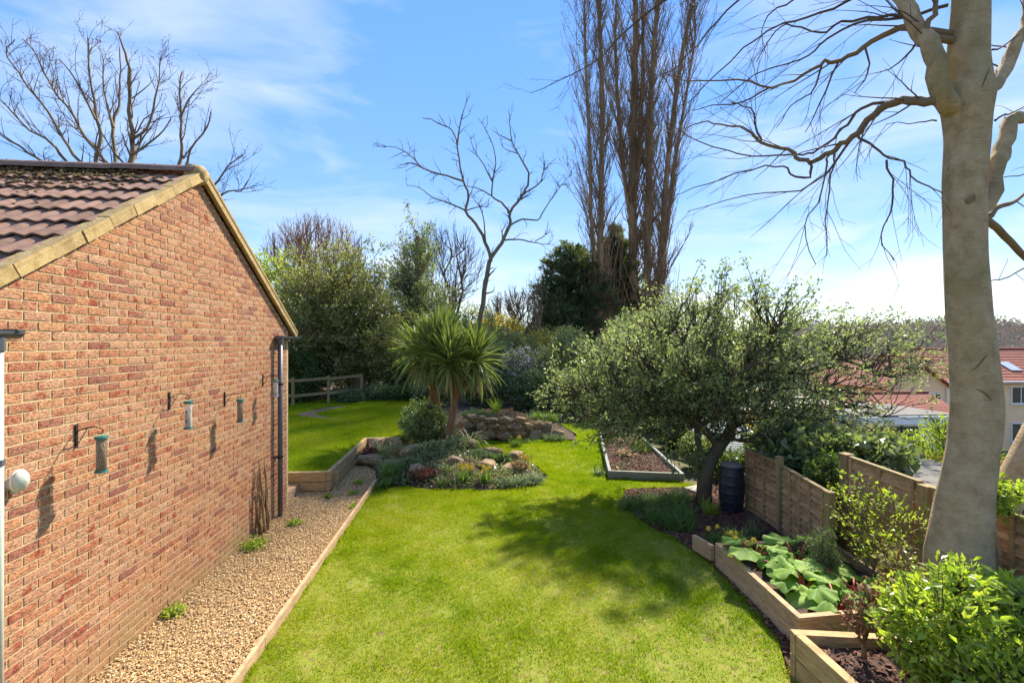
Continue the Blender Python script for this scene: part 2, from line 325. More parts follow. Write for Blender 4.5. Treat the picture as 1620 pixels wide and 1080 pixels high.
M['l_gloss'] = leafmat('glossy_leaf', [(0.085, 0.13, 0.045), (0.135, 0.19, 0.065), (0.20, 0.255, 0.09), (0.31, 0.35, 0.17)], 0.32, 0.3, 0.5)
M['l_gold'] = leafmat('golden_leaf', [(0.16, 0.14, 0.03), (0.30, 0.24, 0.04), (0.42, 0.32, 0.06)], 0.4, 0.45, 0.3)

# ------------------------------------------------------------------ object helpers
def tag(o, label=None, cat=None, group=None, kind=None):
    if label: o['label'] = label
    if cat: o['category'] = cat
    if group: o['group'] = group
    if kind: o['kind'] = kind
    return o

def root(name, loc, label, cat, group=None):
    o = bpy.data.objects.new(name, None)
    o.empty_display_size = 0.2
    o.location = loc
    C.objects.link(o)
    return tag(o, label, cat, group)

def origin(p):
    v = Vector((0, 0, 0))
    while p is not None:
        v += p.location
        p = p.parent
    return v

class MB:
    """collects vertices, faces and a per-vertex tint; build() links ONE mesh object"""
    def __init__(s):
        s.v = []; s.f = []; s.t = []; s.n = 0
    def add(s, V, F, tint=0.0):
        V = np.asarray(V, dtype=np.float64).reshape(-1, 3)
        F = np.asarray(F, dtype=np.int64)
        s.v.append(V); s.f.append(F + s.n)
        s.t.append(np.broadcast_to(np.asarray(tint, dtype=np.float64), (len(V),)))
        s.n += len(V)
        return s
    def box(s, c, d, rz=0.0, tint=0.0, rx=0.0, ry=0.0):
        x, y, z = d[0] / 2, d[1] / 2, d[2] / 2
        V = np.array([(-x, -y, -z), (x, -y, -z), (x, y, -z), (-x, y, -z), (-x, -y, z), (x, -y, z), (x, y, z), (-x, y, z)])
        A = np.array((Matrix.Rotation(rz, 3, 'Z') @ Matrix.Rotation(ry, 3, 'Y') @ Matrix.Rotation(rx, 3, 'X')))
        V = V @ A.T + np.array(c)
        return s.add(V, [(3, 2, 1, 0), (4, 5, 6, 7), (0, 1, 5, 4), (1, 2, 6, 5), (2, 3, 7, 6), (3, 0, 4, 7)], tint)
    def beam(s, a, b, wd, h, tint=0.0):
        """a board from a to b (centre line), width wd across, h in z"""
        a = np.array(a, float); b = np.array(b, float)
        d = b - a; L = np.linalg.norm(d); rz = math.atan2(d[1], d[0]); ry = -math.asin(d[2] / L)
        return s.box((a + b) / 2, (L, wd, h), rz, tint, 0, ry)
    def tube(s, pts, rad, sides=8, cap=True, tint=0.0):
        P = np.array(pts, float)[None]; Rr = np.array(rad, float)
        if Rr.ndim == 0: Rr = np.full(P.shape[1], float(Rr))
        V, F = rings(P, Rr[None], sides)
        k = len(P[0])
        s.add(V, F, tint)
        if cap:
            base = s.n - len(V)
            s.f.append(np.array([[base, base + sides - 1 - i, base + sides - 2 - i] for i in range(sides - 2)]))
            e = base + (k - 1) * sides
            s.f.append(np.array([[e, e + i + 1, e + i + 2] for i in range(sides - 2)]))
        return s
    def build(s, name, mat, parent=None, smooth=False, loc=None, local=False):
        V = np.concatenate(s.v)
        if parent is not None and not local:
            V = V - np.array(origin(parent))
        if loc is not None:
            V = V - np.array(loc)
        me = mesh_np(name, V, s.f, np.concatenate(s.t), smooth)
        me.materials.append(mat)
        o = bpy.data.objects.new(name, me)
        if loc is not None: o.location = loc
        o.parent = parent
        C.objects.link(o)
        return o

def mesh_np(name, V, Fs, tint=None, smooth=False):
    me = bpy.data.meshes.new(name)
    me.vertices.add(len(V))
    me.vertices.foreach_set('co', V.astype(np.float32).ravel())
    idx = np.concatenate([f.ravel() for f in Fs])
    tot = np.concatenate([np.full(len(f), f.shape[1]) for f in Fs])
    st = np.concatenate([[0], np.cumsum(tot)[:-1]])
    me.loops.add(len(idx)); me.loops.foreach_set('vertex_index', idx.astype(np.int32))
    me.polygons.add(len(tot)); me.polygons.foreach_set('loop_start', st.astype(np.int32))
    me.polygons.foreach_set('use_smooth', np.full(len(tot), bool(smooth)))
    me.update(calc_edges=True)
    if tint is not None and np.any(tint):
        a = me.attributes.new('tint', 'FLOAT', 'POINT')
        a.data.foreach_set('value', tint.astype(np.float32))
    return me

def rings(P, Rd, sides):
    """P (M,k,3) polylines, Rd (M,k) radii -> swept tubes"""
    Mn, k, _ = P.shape
    T = np.empty_like(P)
    T[:, 1:-1] = P[:, 2:] - P[:, :-2]; T[:, 0] = P[:, 1] - P[:, 0]; T[:, -1] = P[:, -1] - P[:, -2]
    T /= np.linalg.norm(T, axis=2, keepdims=True) + 1e-9
    mean = P[:, -1] - P[:, 0]
    ref = np.zeros((Mn, 3))
    ax = np.argmin(np.abs(mean), axis=1); ref[np.arange(Mn), ax] = 1
    ref = np.repeat(ref[:, None], k, 1)
    U = np.cross(T, ref); U /= np.linalg.norm(U, axis=2, keepdims=True) + 1e-9
    W = np.cross(T, U)
    a = np.arange(sides) * 2 * np.pi / sides
    V = P[:, :, None] + Rd[:, :, None, None] * (U[:, :, None] * np.cos(a)[None, None, :, None] + W[:, :, None] * np.sin(a)[None, None, :, None])
    V = V.reshape(-1, 3)
    m = np.arange(Mn)[:, None, None] * k * sides; i = np.arange(k - 1)[None, :, None] * sides; j = np.arange(sides)[None, None, :]
    j2 = (j + 1) % sides
    F = np.stack([m + i + j, m + i + j2, m + i + sides + j2, m + i + sides + j], -1).reshape(-1, 4)
    return V, F

def unit(a):
    return a / (np.linalg.norm(a, axis=-1, keepdims=True) + 1e-9)

def leafcloud(mb, pos, dirs, L, wr=0.45, fold=0.35, tint=None, flat=0.0):
    """two-triangle folded leaves; flat>0 turns faces up"""
    n = len(pos)
    L = np.broadcast_to(L, (n,))[:, None]
    d = unit(dirs)
    rd = rng.normal(size=(n, 3))
    nn = unit(rd * (1 - flat) + np.array([0, 0, 1.6]) * flat)
    sd_ = unit(np.cross(d, nn)); up = np.cross(sd_, d)
    Wd = L * wr * 0.5
    V = np.stack([pos, pos + d * L * 0.48 + sd_ * Wd + up * Wd * fold, pos + d * L, pos + d * L * 0.48 - sd_ * Wd + up * Wd * fold], 1).reshape(-1, 3)
    b = np.arange(n)[:, None] * 4
    F = np.concatenate([b + [0, 1, 2], b + [0, 2, 3]])
    t = rng.random(n) if tint is None else tint
    mb.add(V, F, np.repeat(np.clip(t, 0.001, 1), 4))

def bez(Sp, T, up=0.15, jit=0.08, k=6):
    """curved polylines from Sp to T (M,3)"""
    d = T - Sp; ln = np.linalg.norm(d, axis=1, keepdims=True)
    c = Sp + d * 0.5 + np.array([0, 0, 1.0]) * ln * up + rng.normal(size=d.shape) * ln * jit
    t = np.linspace(0, 1, k)[None, :, None]
    P = (1 - t) ** 2 * Sp[:, None] + 2 * t * (1 - t) * c[:, None] + t ** 2 * T[:, None]
    P[:, 1:-1] += rng.normal(size=P[:, 1:-1].shape) * ln[:, :, None] * jit * 0.35
    return P

def connect(T, N, base, pen=0.6):
    """for each target the index of the skeleton node it grows from"""
    d = np.linalg.norm(T[:, None] - N[None], axis=2)
    dn = np.linalg.norm(N - base, axis=1)[None]; dt = np.linalg.norm(T - base, axis=1)[:, None]
    cost = d + pen * np.maximum(0, dn - dt * 0.85) * 2 + rng.random(d.shape) * 0.12 * d
    return np.argmin(cost, axis=1)

def in_ell(n, ells, shell=0.45):
    """points in a union of ellipsoids (cx,cy,cz,rx,ry,rz[,weight])"""
    wts = np.array([(e_[6] if len(e_) > 6 else 1) * e_[3] * e_[4] * e_[5] for e_ in ells]); wts = wts / wts.sum()
    k = rng.choice(len(ells), n, p=wts)
    E = np.array([e_[:6] for e_ in ells])[k]
    u = unit(rng.normal(size=(n, 3))) * (rng.random((n, 1)) ** (1 / 3 * shell * 2))
    return E[:, :3] + u * E[:, 3:]

def crown(name, base, label, cat, ells, leaf, bark, trunk=None, n1=8, n2=40, n3=600, per=40, L=0.06, wr=0.5,
          spread=0.16, rtrunk=0.1, group=None, limb_ells=None, zmin=None, flat=0.15, clump=0.0, blossom=None, sides=6, shell=0.45, twig=0.004, uptint=0.0):
    """woody plant: trunk -> limbs -> branches -> twigs carrying many small leaves"""
    base = np.array(base, float)
    r = root(name, base, label, cat, group)
    wood = MB()
    if trunk is None: trunk = [base, base + np.array([0, 0, 0.15])]
    trunk = np.array(trunk, float)
    kk = len(trunk)
    wood.tube(trunk, np.linspace(rtrunk, rtrunk * 0.7, kk), 10)
    N = trunk[1:] if kk > 2 else trunk
    T1 = in_ell(n1, limb_ells or ells, 0.9)
    T1 = base + (T1 - base) * 0.82
    lv = [(T1, rtrunk * 0.55, rtrunk * 0.22, 8)]
    i = connect(T1, N, base)
    P1 = bez(N[i], T1, 0.12, 0.10, 8)
    V, F = rings(P1, np.linspace(rtrunk * 0.5, rtrunk * 0.16, 8)[None].repeat(n1, 0), sides); wood.add(V, F)
    N2 = np.concatenate([N, P1[:, 2:].reshape(-1, 3)])
    T2 = in_ell(n2, ells, 0.7)
    P2 = bez(N2[connect(T2, N2, base)], T2, 0.08, 0.09, 7)
    V, F = rings(P2, np.linspace(rtrunk * 0.2, rtrunk * 0.06, 7)[None].repeat(n2, 0), 5); wood.add(V, F)
    N3 = np.concatenate([P1[:, 3:].reshape(-1, 3), P2[:, 2:].reshape(-1, 3)])
    if clump > 0:
        cc = in_ell(max(6, int(n3 * clump)), ells, shell)
        T3 = cc[rng.integers(0, len(cc), n3)] + rng.normal(size=(n3, 3)) * spread * 1.8
    else:
        T3 = in_ell(n3, ells, shell)
    if zmin is not None: T3[:, 2] = np.maximum(T3[:, 2], zmin + rng.random(n3) * 0.2)
    step = 400
    Sp = np.concatenate([N3[connect(T3[a:a + step], N3, base)] for a in range(0, n3, step)])
    P3 = bez(Sp, T3, 0.06, 0.08, 5)
    V, F = rings(P3, np.linspace(twig * 2.2, twig * 0.7, 5)[None].repeat(n3, 0), 3); wood.add(V, F)
    wood.build('trunk', bark, r, smooth=True)
    # leaves along the outer part of each twig
    m = n3 * per
    tw = np.repeat(np.arange(n3), per)
    end = P3[tw, -1]; dr = unit(P3[tw, -1] - P3[tw, -2])
    pos = end - dr * (rng.random((m, 1)) * spread * 1.6) + rng.normal(size=(m, 3)) * spread * 0.42
    if zmin is not None: pos[:, 2] = np.maximum(pos[:, 2], zmin)
    dd = dr * 0.7 + rng.normal(size=(m, 3)) * 0.75
    lm = MB()
    ct = rng.random(n3)[tw] * 0.45 + rng.random(m) * 0.55
    leafcloud(lm, pos, dd, L * rng.choice([0.45, 0.75, 0.95, 1.1, 1.35], m) * rng.uniform(0.85, 1.15, m), wr, 0.35, ct, flat)
    lm.build('crown', leaf, r)
    if blossom:
        bm_, nb, bl = blossom
        q = rng.integers(0, m, nb)
        b = MB(); leafcloud(b, np.repeat(pos[q], 3, 0) + rng.normal(size=(nb * 3, 3)) * bl * 0.3, rng.normal(size=(nb * 3, 3)), bl, 0.8, 0.3)
        b.build('blossom', bm_, r)
    return r

def sprout(polys, rads, per_m, length, ang=0.8, up=0.3, k=5, jit=0.14, r_ratio=0.5, rend=0.003, t0=0.15, lenfall=0.5, bias=(0, 0, 0), rmin=0.003, rmax=9.0):
    """side shoots along polylines; returns new (polylines, radii)"""
    out, ro = [], []
    for P, Rr in zip(polys, rads):
        P = np.asarray(P, float); Rr = np.asarray(Rr, float)
        seg = np.linalg.norm(np.diff(P, axis=0), axis=1); tot = seg.sum()
        n = rng.poisson(per_m * tot * (1 - t0))
        cum = np.concatenate([[0], np.cumsum(seg)])
        for _ in range(n):
            u = (t0 + (1 - t0) * rng.random()) * tot
            i = min(len(seg) - 1, int(np.searchsorted(cum, u) - 1)); i = max(i, 0)
            f = (u - cum[i]) / (seg[i] + 1e-9)
            p = P[i] + (P[i + 1] - P[i]) * f; r = Rr[i] + (Rr[i + 1] - Rr[i]) * f
            d = (P[i + 1] - P[i]) / (seg[i] + 1e-9)
            q = rng.normal(size=3); q -= d * q.dot(d); q /= np.linalg.norm(q) + 1e-9
            a = ang * rng.uniform(0.6, 1.25)
            dr = d * math.cos(a) + q * math.sin(a) + np.array([0, 0, up]) + np.array(bias)
            dr /= np.linalg.norm(dr)
            ln = length * rng.uniform(0.45, 1.25) * (1 - lenfall * u / tot)
            pts = [p]; st = ln / (k - 1)
            for _k in range(k - 1):
                dr = dr + rng.normal(size=3) * jit + np.array([0, 0, up * 0.15]); dr /= np.linalg.norm(dr)
                pts.append(pts[-1] + dr * st)
            rs = min(rmax, max(rmin, r * r_ratio))
            out.append(np.array(pts)); ro.append(np.linspace(rs, max(rend, rs * 0.25), k))
    return out, ro

def addtubes(mb, polys, rads, sides):
    by = {}
    for p, r in zip(polys, rads):
        by.setdefault(len(p), []).append((p, r))
    for k, l in by.items():
        V, F = rings(np.array([a for a, _ in l]), np.array([b for _, b in l]), sides)
        mb.add(V, F)

def smoothline(P, sub=3, jit=0.0):
    """Catmull-Rom refinement of a polyline"""
    P = np.asarray(P, float)
    Q = np.concatenate([[2 * P[0] - P[1]], P, [2 * P[-1] - P[-2]]])
    out = []
    for i in range(1, len(Q) - 2):
        for s_ in range(sub):
            t = s_ / sub
            out.append(0.5 * (2 * Q[i] + (Q[i + 1] - Q[i - 1]) * t + (2 * Q[i - 1] - 5 * Q[i] + 4 * Q[i + 1] - Q[i + 2]) * t * t + (3 * Q[i] - Q[i - 1] - 3 * Q[i + 1] + Q[i + 2]) * t ** 3))
    out.append(P[-1])
    out = np.array(out)
    if jit: out[1:-1] += rng.normal(size=out[1:-1].shape) * jit
    return out

def inpoly(x, y, poly):
    c = np.zeros(len(x), bool); n = len(poly)
    for i in range(n):
        x1, y1 = poly[i]; x2, y2 = poly[(i + 1) % n]
        k = ((y1 > y) != (y2 > y)) & (x < (x2 - x1) * (y - y1) / (y2 - y1 + 1e-12) + x1)
        c ^= k
    return c

def polymesh(name, poly, z, mat, kind='structure', parent=None, skirt=0.0):
    """flat sheet with an outline; z a number or a function"""
    zf = z if callable(z) else (lambda x, y: z)
    bm = bmesh.new()
    vs = [bm.verts.new((x, y, zf(x, y))) for x, y in poly]
    f = bm.faces.new(vs)
    if f.normal.z < 0: f.normal_flip()
    bm.normal_update()
    if f.normal.z < 0: bmesh.ops.reverse_faces(bm, faces=[f])
    if skirt:
        n = len(vs); lo = [bm.verts.new((v.co.x, v.co.y, v.co.z - skirt)) for v in vs]
        for i in range(n): bm.faces.new((vs[i], vs[(i + 1) % n], lo[(i + 1) % n], lo[i]))
    bmesh.ops.triangulate(bm, faces=bm.faces[:])
    bmesh.ops.recalc_face_normals(bm, faces=bm.faces[:]) if skirt else None
    me = bpy.data.meshes.new(name); bm.to_mesh(me); bm.free()
    me.materials.append(mat)
    o = bpy.data.objects.new(name, me); C.objects.link(o); o.parent = parent
    if kind: o['kind'] = kind
    return o

def child(name, me, parent, loc=(0, 0, 0), rot=(0, 0, 0), scale=None):
    o = bpy.data.objects.new(name, me)
    o.parent = parent; o.location = loc; o.rotation_euler = rot
    if scale is not None: o.scale = scale if hasattr(scale, '__len__') else (scale,) * 3
    C.objects.link(o)
    return o
# traced limb centre lines in metres: (start radius, end radius, points)
CROOKED = [(0.15,0.11,[(0.24,26.0,3.86),(0.48,26.0,5.06),(0.84,26.0,7.23),(0.94,26.0,7.62)]),(0.1,0.018,[(0.94,26.0,7.62),(0.66,26.0,8.55),(0.06,26.0,9.62),(-0.48,26.0,10.33),(-0.3,26.0,11.17),(-0.6,26.0,12.0),(-0.78,26.0,12.83),(-0.95,26.0,14.02),(-1.25,26.0,14.85),(-2.25,26.0,15.34),(-2.9,26.0,15.5)]),(0.05,0.012,[(-0.95,26.0,14.02),(-0.71,25.72,15.45),(-0.35,25.53,16.43)]),(0.06,0.012,[(-0.6,26.0,12.0),(-1.55,26.03,12.28),(-2.85,26.07,12.67),(-3.56,26.1,13.38),(-4.38,26.13,13.83),(-5.55,26.16,13.87)]),(0.035,0.01,[(-2.84,26.0,12.65),(-3.54,25.93,12.89),(-4.34,25.86,12.67)]),(0.05,0.012,[(-0.48,26.0,10.33),(-1.55,26.08,10.8),(-2.39,26.14,11.1),(-3.1,26.2,11.64),(-3.82,26.25,11.75)]),(0.04,0.012,[(-0.48,26.0,10.33),(0.36,26.07,10.61),(0.84,26.11,10.57)]),(0.05,0.015,[(0.66,26.0,8.55),(0.59,25.76,9.33),(0.41,25.47,10.2),(-0.12,25.2,10.92)]),(0.11,0.05,[(0.94,26.0,7.62),(1.56,26.0,8.57),(2.05,26.0,9.54),(2.05,26.0,10.27),(2.65,26.0,11.13),(3.08,26.0,11.86),(3.14,26.0,12.59)]),(0.05,0.012,[(3.14,26.0,12.59),(2.49,25.6,13.5),(2.11,25.34,14.08),(1.97,25.0,14.97),(1.89,24.77,15.55)]),(0.035,0.01,[(2.17,26.0,14.37),(1.45,26.18,14.79),(1.03,26.3,15.13)]),(0.03,0.01,[(2.53,26.0,13.66),(1.8,25.88,13.83),(1.49,25.81,14.15)]),(0.05,0.012,[(2.77,26.0,11.37),(3.72,25.8,11.93),(3.95,25.68,12.62),(4.64,25.5,13.29)]),(0.055,0.012,[(2.05,26.0,9.54),(2.8,26.27,9.99),(3.7,26.52,10.02),(4.1,26.69,10.63),(4.65,26.95,11.48),(5.49,27.33,12.64),(5.99,27.53,13.25)]),(0.05,0.012,[(1.74,26.0,8.69),(2.53,25.98,8.76),(3.38,25.97,8.59),(4.11,25.95,8.48),(4.36,25.95,8.67)]),(0.03,0.01,[(3.51,26.0,8.66),(4.01,26.13,9.0),(4.59,26.27,9.35)]),(0.06,0.012,[(2.05,26.0,10.27),(1.56,25.99,10.85),(1.02,25.98,11.2),(1.08,25.97,12.16),(1.22,25.95,13.0),(1.08,25.94,14.07),(0.6,25.92,15.0),(0.24,25.91,15.58)]),(0.04,0.012,[(1.02,26.0,11.2),(0.36,26.07,11.57),(-0.3,26.13,11.75),(-1.08,26.2,11.82)]),(0.04,0.012,[(1.02,26.0,12.05),(0.59,25.78,12.79),(-0.0,25.52,13.61),(-0.23,25.34,14.23)])]
LEFTTREE = [(0.13,0.02,[(-12.62,17.0,7.87),(-13.24,17.13,9.08),(-13.14,17.21,10.1),(-13.37,17.3,11.05),(-13.62,17.41,12.23),(-13.83,17.56,13.8)]),(0.11699999999999999,0.02,[(-12.29,17.0,7.88),(-12.69,17.32,9.17),(-13.08,17.71,10.83),(-12.99,17.87,11.57),(-13.13,18.11,12.65),(-13.38,18.41,14.02)]),(0.169,0.02,[(-12.03,17.0,7.54),(-11.99,17.03,9.05),(-11.96,17.04,10.0),(-12.07,17.06,10.98),(-12.09,17.08,12.46),(-12.3,17.09,13.23),(-12.5,17.1,13.79)]),(0.078,0.015,[(-11.93,17.0,9.98),(-11.52,17.12,10.47),(-11.36,17.28,11.55),(-11.31,17.4,12.33),(-11.36,17.53,13.2)]),(0.11699999999999999,0.02,[(-11.31,17.0,7.9),(-10.53,17.18,9.08),(-10.5,17.31,10.31),(-10.64,17.47,11.82),(-10.63,17.57,12.75)]),(0.078,0.015,[(-10.65,17.0,8.62),(-10.06,16.8,8.99),(-9.75,16.6,9.54),(-9.06,16.31,10.19),(-8.84,16.13,10.65)]),(0.065,0.012,[(-10.35,17.0,10.74),(-10.14,17.14,11.53),(-9.8,17.26,12.11)]),(0.09100000000000001,0.015,[(-12.62,17.0,8.01),(-13.74,17.11,9.16),(-14.31,17.17,9.97),(-14.89,17.24,10.95),(-15.52,17.31,11.73),(-15.95,17.36,12.36),(-16.39,17.41,13.07),(-16.11,17.42,13.52)]),(0.09100000000000001,0.015,[(-12.75,17.0,8.01),(-13.82,16.74,9.01),(-14.22,16.62,9.59),(-14.79,16.49,9.98),(-15.22,16.36,10.5),(-15.55,16.26,10.89)]),(0.078,0.015,[(-13.01,17.0,7.86),(-14.23,16.13,8.86),(-14.56,15.84,9.18),(-14.85,15.6,9.38),(-15.03,15.43,9.54)]),(0.10400000000000001,0.015,[(-12.36,17.0,7.88),(-13.18,17.4,9.4),(-13.98,17.65,10.26),(-14.67,17.92,11.31),(-15.3,18.11,11.96),(-16.0,18.37,12.96),(-16.54,18.59,13.89),(-17.08,18.74,14.37)]),(0.078,0.015,[(-10.92,17.0,7.77),(-9.5,16.97,8.22),(-9.02,16.96,8.66),(-8.68,16.95,9.16),(-8.2,16.94,9.52)]),(0.065,0.015,[(-10.78,17.0,7.64),(-9.45,17.24,7.96),(-8.89,17.35,8.37),(-8.5,17.42,8.4),(-8.25,17.48,8.86)]),(0.078,0.015,[(-11.93,17.0,9.42),(-11.66,17.13,9.77),(-11.26,17.32,10.29),(-10.97,17.51,10.96)]),(0.065,0.015,[(-13.14,17.0,10.63),(-13.98,17.24,12.11),(-14.61,17.38,12.87)]),(0.065,0.015,[(-12.55,17.0,10.37),(-13.19,17.42,11.9),(-13.43,17.73,13.14)])]
POPLAR_A = [(0.35,0.112,[(10.83,38,3.06),(10.75,38,6.05),(10.75,38,14.52),(10.88,38,22.01),(10.75,38,28.23),(10.5,38,31.96),(10.42,38,34.94)]),(0.2,0.075,[(10.58,38,5.55),(10.02,38,12.02),(9.77,38,19.47),(9.41,38,26.92),(9.31,38,31.88),(9.16,38,33.86)])]
POPLAR_B = [(0.525,0.175,[(14.34,40,2.01),(14.28,40,9.93),(14.28,40,20.49),(14.42,40,27.09),(14.55,40,33.7),(14.69,40,37.94)]),(0.225,0.075,[(14.31,40,12.57),(13.34,40,18.87),(12.8,40,25.7),(12.66,40,30.95),(12.93,40,36.23)]),(0.25,0.075,[(14.36,40,15.21),(15.01,40,23.16),(15.23,40,29.78),(15.12,40,36.91)])]
POPLAR_C = [(0.425,0.15,[(15.06,39,2.03),(15.12,39,6.93),(15.38,39,17.52),(15.65,39,25.79),(16.18,39,33.06),(16.39,39,36.69)]),(0.338,0.112,[(15.65,39,2.03),(16.18,39,7.2),(16.71,39,13.68),(17.25,39,20.17),(18.32,39,28.0),(19.4,39,33.26),(19.81,39,36.41)]),(0.225,0.075,[(16.45,39,8.5),(16.85,39,11.61),(17.79,39,18.89),(18.86,39,25.42),(19.62,39,30.15)])]
BEECH = [(0.045,0.006,[(4.14,3.7,5.0),(4.02,3.81,5.08),(3.94,3.97,5.16),(3.86,4.1,5.09),(3.78,4.21,4.96),(3.7,4.32,4.89),(3.62,4.42,4.83),(3.53,4.52,4.8),(3.44,4.61,4.87),(3.39,4.66,4.99),(3.2,4.84,5.12),(3.14,4.89,5.22),(3.07,4.95,5.33),(2.93,5.06,5.4),(2.76,5.19,5.52),(2.58,5.32,5.49)]),(0.02,0.005,[(3.32,5.02,5.2),(3.28,5.05,5.39),(3.24,5.1,5.64),(3.09,5.24,5.77)]),(0.022,0.005,[(3.95,3.98,5.17),(3.83,4.17,5.22),(3.77,4.25,5.13),(3.68,4.37,4.99),(3.56,4.52,4.89),(3.45,4.63,4.91),(3.23,4.84,4.97),(2.94,5.09,5.12),(2.59,5.35,5.41),(2.4,5.48,5.62)]),(0.018,0.005,[(3.88,4.32,5.0),(3.92,4.22,4.86),(3.97,4.11,4.71),(4.02,3.95,4.59),(4.03,3.89,4.42),(4.06,3.76,4.29),(4.14,3.7,4.21)]),(0.014,0.004,[(3.97,4.08,4.65),(3.98,4.04,4.43),(3.99,4.03,4.21),(3.96,4.12,3.93),(3.99,4.02,3.67)]),(0.014,0.004,[(3.58,4.31,4.79),(3.55,4.34,4.64),(3.51,4.38,4.33),(3.42,4.46,4.1),(3.49,4.39,3.69)]),(0.013,0.004,[(3.62,4.28,4.82),(3.6,4.31,4.68),(3.57,4.33,4.29),(3.57,4.34,3.77)]),(0.02,0.004,[(3.49,4.46,4.78),(3.48,4.47,4.6),(3.36,4.58,4.68),(3.31,4.63,4.77),(3.07,4.82,4.81),(2.7,5.09,4.73),(2.34,5.33,4.65)]),(0.018,0.004,[(3.88,4.34,5.01),(3.77,4.54,4.73),(3.62,4.78,4.59),(3.26,5.21,4.65),(2.75,5.68,4.58)]),(0.085,0.05,[(4.14,3.7,5.05),(4.08,3.7,5.35),(4.05,3.75,5.58),(4.02,3.83,5.77),(3.99,3.89,6.01),(3.94,3.99,6.27),(3.89,4.07,6.57)]),(0.035,0.005,[(4.03,3.84,5.76),(3.96,4.01,5.85),(3.86,4.21,5.82),(3.75,4.38,5.79),(3.66,4.5,5.83),(3.56,4.63,5.78),(3.34,4.87,5.76),(3.08,5.12,5.98),(2.65,5.47,6.14),(2.41,5.64,6.35)]),(0.035,0.015,[(4.04,3.76,5.68),(4.06,3.71,5.8),(4.12,3.7,6.01)]),(0.02,0.005,[(4.19,3.7,5.88),(3.98,3.92,5.91),(3.79,4.25,6.09),(3.62,4.49,6.01),(3.5,4.62,5.94),(3.2,4.92,5.94),(2.9,5.17,5.72)]),(0.02,0.005,[(4.0,3.86,5.9),(3.88,4.07,6.02),(3.71,4.31,6.13),(3.59,4.45,6.09),(3.42,4.63,6.31),(3.3,4.74,6.3),(3.16,4.87,6.04)]),(0.02,0.005,[(3.93,3.98,6.26),(3.76,4.22,6.31),(3.58,4.44,6.29),(3.33,4.69,6.35),(3.05,4.93,6.22),(2.75,5.17,5.95),(2.57,5.29,5.77)]),(0.02,0.004,[(3.91,4.09,6.44),(3.69,4.44,6.6),(3.43,4.75,6.64),(3.27,4.91,6.52),(3.26,4.92,6.19)]),(0.02,0.004,[(3.69,4.44,6.63),(3.22,4.96,6.89),(2.99,5.16,6.83),(2.73,5.37,6.54),(2.45,5.58,6.32),(2.19,5.75,6.31)]),(0.025,0.004,[(3.48,4.91,7.12),(2.69,5.68,7.41),(2.17,6.06,7.23),(1.8,6.31,6.93),(1.39,6.56,6.78),(0.85,6.87,6.67)]),(0.014,0.004,[(4.03,3.82,5.65),(3.98,3.97,5.51),(3.9,4.14,5.52)]),(0.014,0.004,[(3.91,4.26,5.86),(3.92,4.24,5.58),(3.87,4.34,5.43)]),(0.014,0.004,[(3.71,4.57,5.88),(3.65,4.66,5.6),(3.53,4.81,5.54),(3.44,4.93,5.34)]),(0.014,0.004,[(3.82,4.47,5.85),(3.73,4.63,5.47),(3.65,4.75,5.21)]),(0.014,0.004,[(3.35,4.89,5.78),(3.13,5.1,5.7),(2.89,5.32,5.77),(2.71,5.46,5.77)]),(0.01,0.003,[(4.08,3.7,4.85),(4.01,3.8,4.88),(3.88,3.99,4.95)]),(0.07,0.04,[(4.54,3.69,5.11),(4.85,3.79,5.4),(5.05,3.85,5.68),(5.22,3.89,5.93),(5.3,3.92,6.25)]),(0.085,0.045,[(4.54,3.69,4.12),(4.72,3.75,4.52),(4.85,3.79,4.68),(4.97,3.82,4.93),(5.3,3.92,5.06),(5.64,4.01,5.33)]),(0.03,0.018,[(4.54,3.69,3.99),(4.77,3.76,4.13),(4.99,3.83,4.19)]),(0.035,0.025,[(4.54,3.69,3.98),(4.85,3.79,3.87),(5.22,3.89,3.67),(5.56,3.99,3.4)]),(0.015,0.004,[(4.7,3.74,4.9),(4.93,3.81,5.01),(5.22,3.89,5.1)]),(0.012,0.004,[(4.66,3.73,5.53),(4.93,3.81,5.67),(5.22,3.89,5.93)]),(0.012,0.004,[(5.56,3.99,3.83),(5.22,3.89,3.6),(4.77,3.76,3.46),(4.58,3.71,3.43)]),(0.012,0.004,[(5.64,4.01,4.9),(5.22,3.89,4.5),(4.81,3.78,4.4)])]
BEECH_TRUNK = [((4.26,3.72,0.08),0.46),((4.29,3.72,0.53),0.363),((4.32,3.72,0.98),0.312),((4.36,3.72,1.32),0.285),((4.4,3.72,1.66),0.257),((4.45,3.72,1.99),0.246),((4.48,3.72,2.33),0.251),((4.46,3.72,2.67),0.24),((4.41,3.72,3.13),0.229),((4.38,3.72,3.58),0.218),((4.38,3.72,4.26),0.223),((4.4,3.72,4.77),0.234),((4.4,3.72,5.08),0.273),((4.41,3.72,5.45),0.206),((4.43,3.72,5.96),0.187),((4.43,3.72,6.64),0.162)]
BEECH_STEM = [((4.65,3.85,0.61),0.14),((4.84,3.85,1.19),0.13),((5.0,3.85,1.54),0.12),((5.26,3.85,2.01),0.115),((5.66,3.85,2.78),0.1),((5.93,3.85,3.74),0.09),((6.14,3.85,5.25),0.08)]
# ================================================================== THE SETTING
def sstep(a, b, x):
    t = np.clip((x - a) / (b - a), 0, 1)
    return t * t * (3 - 2 * t)

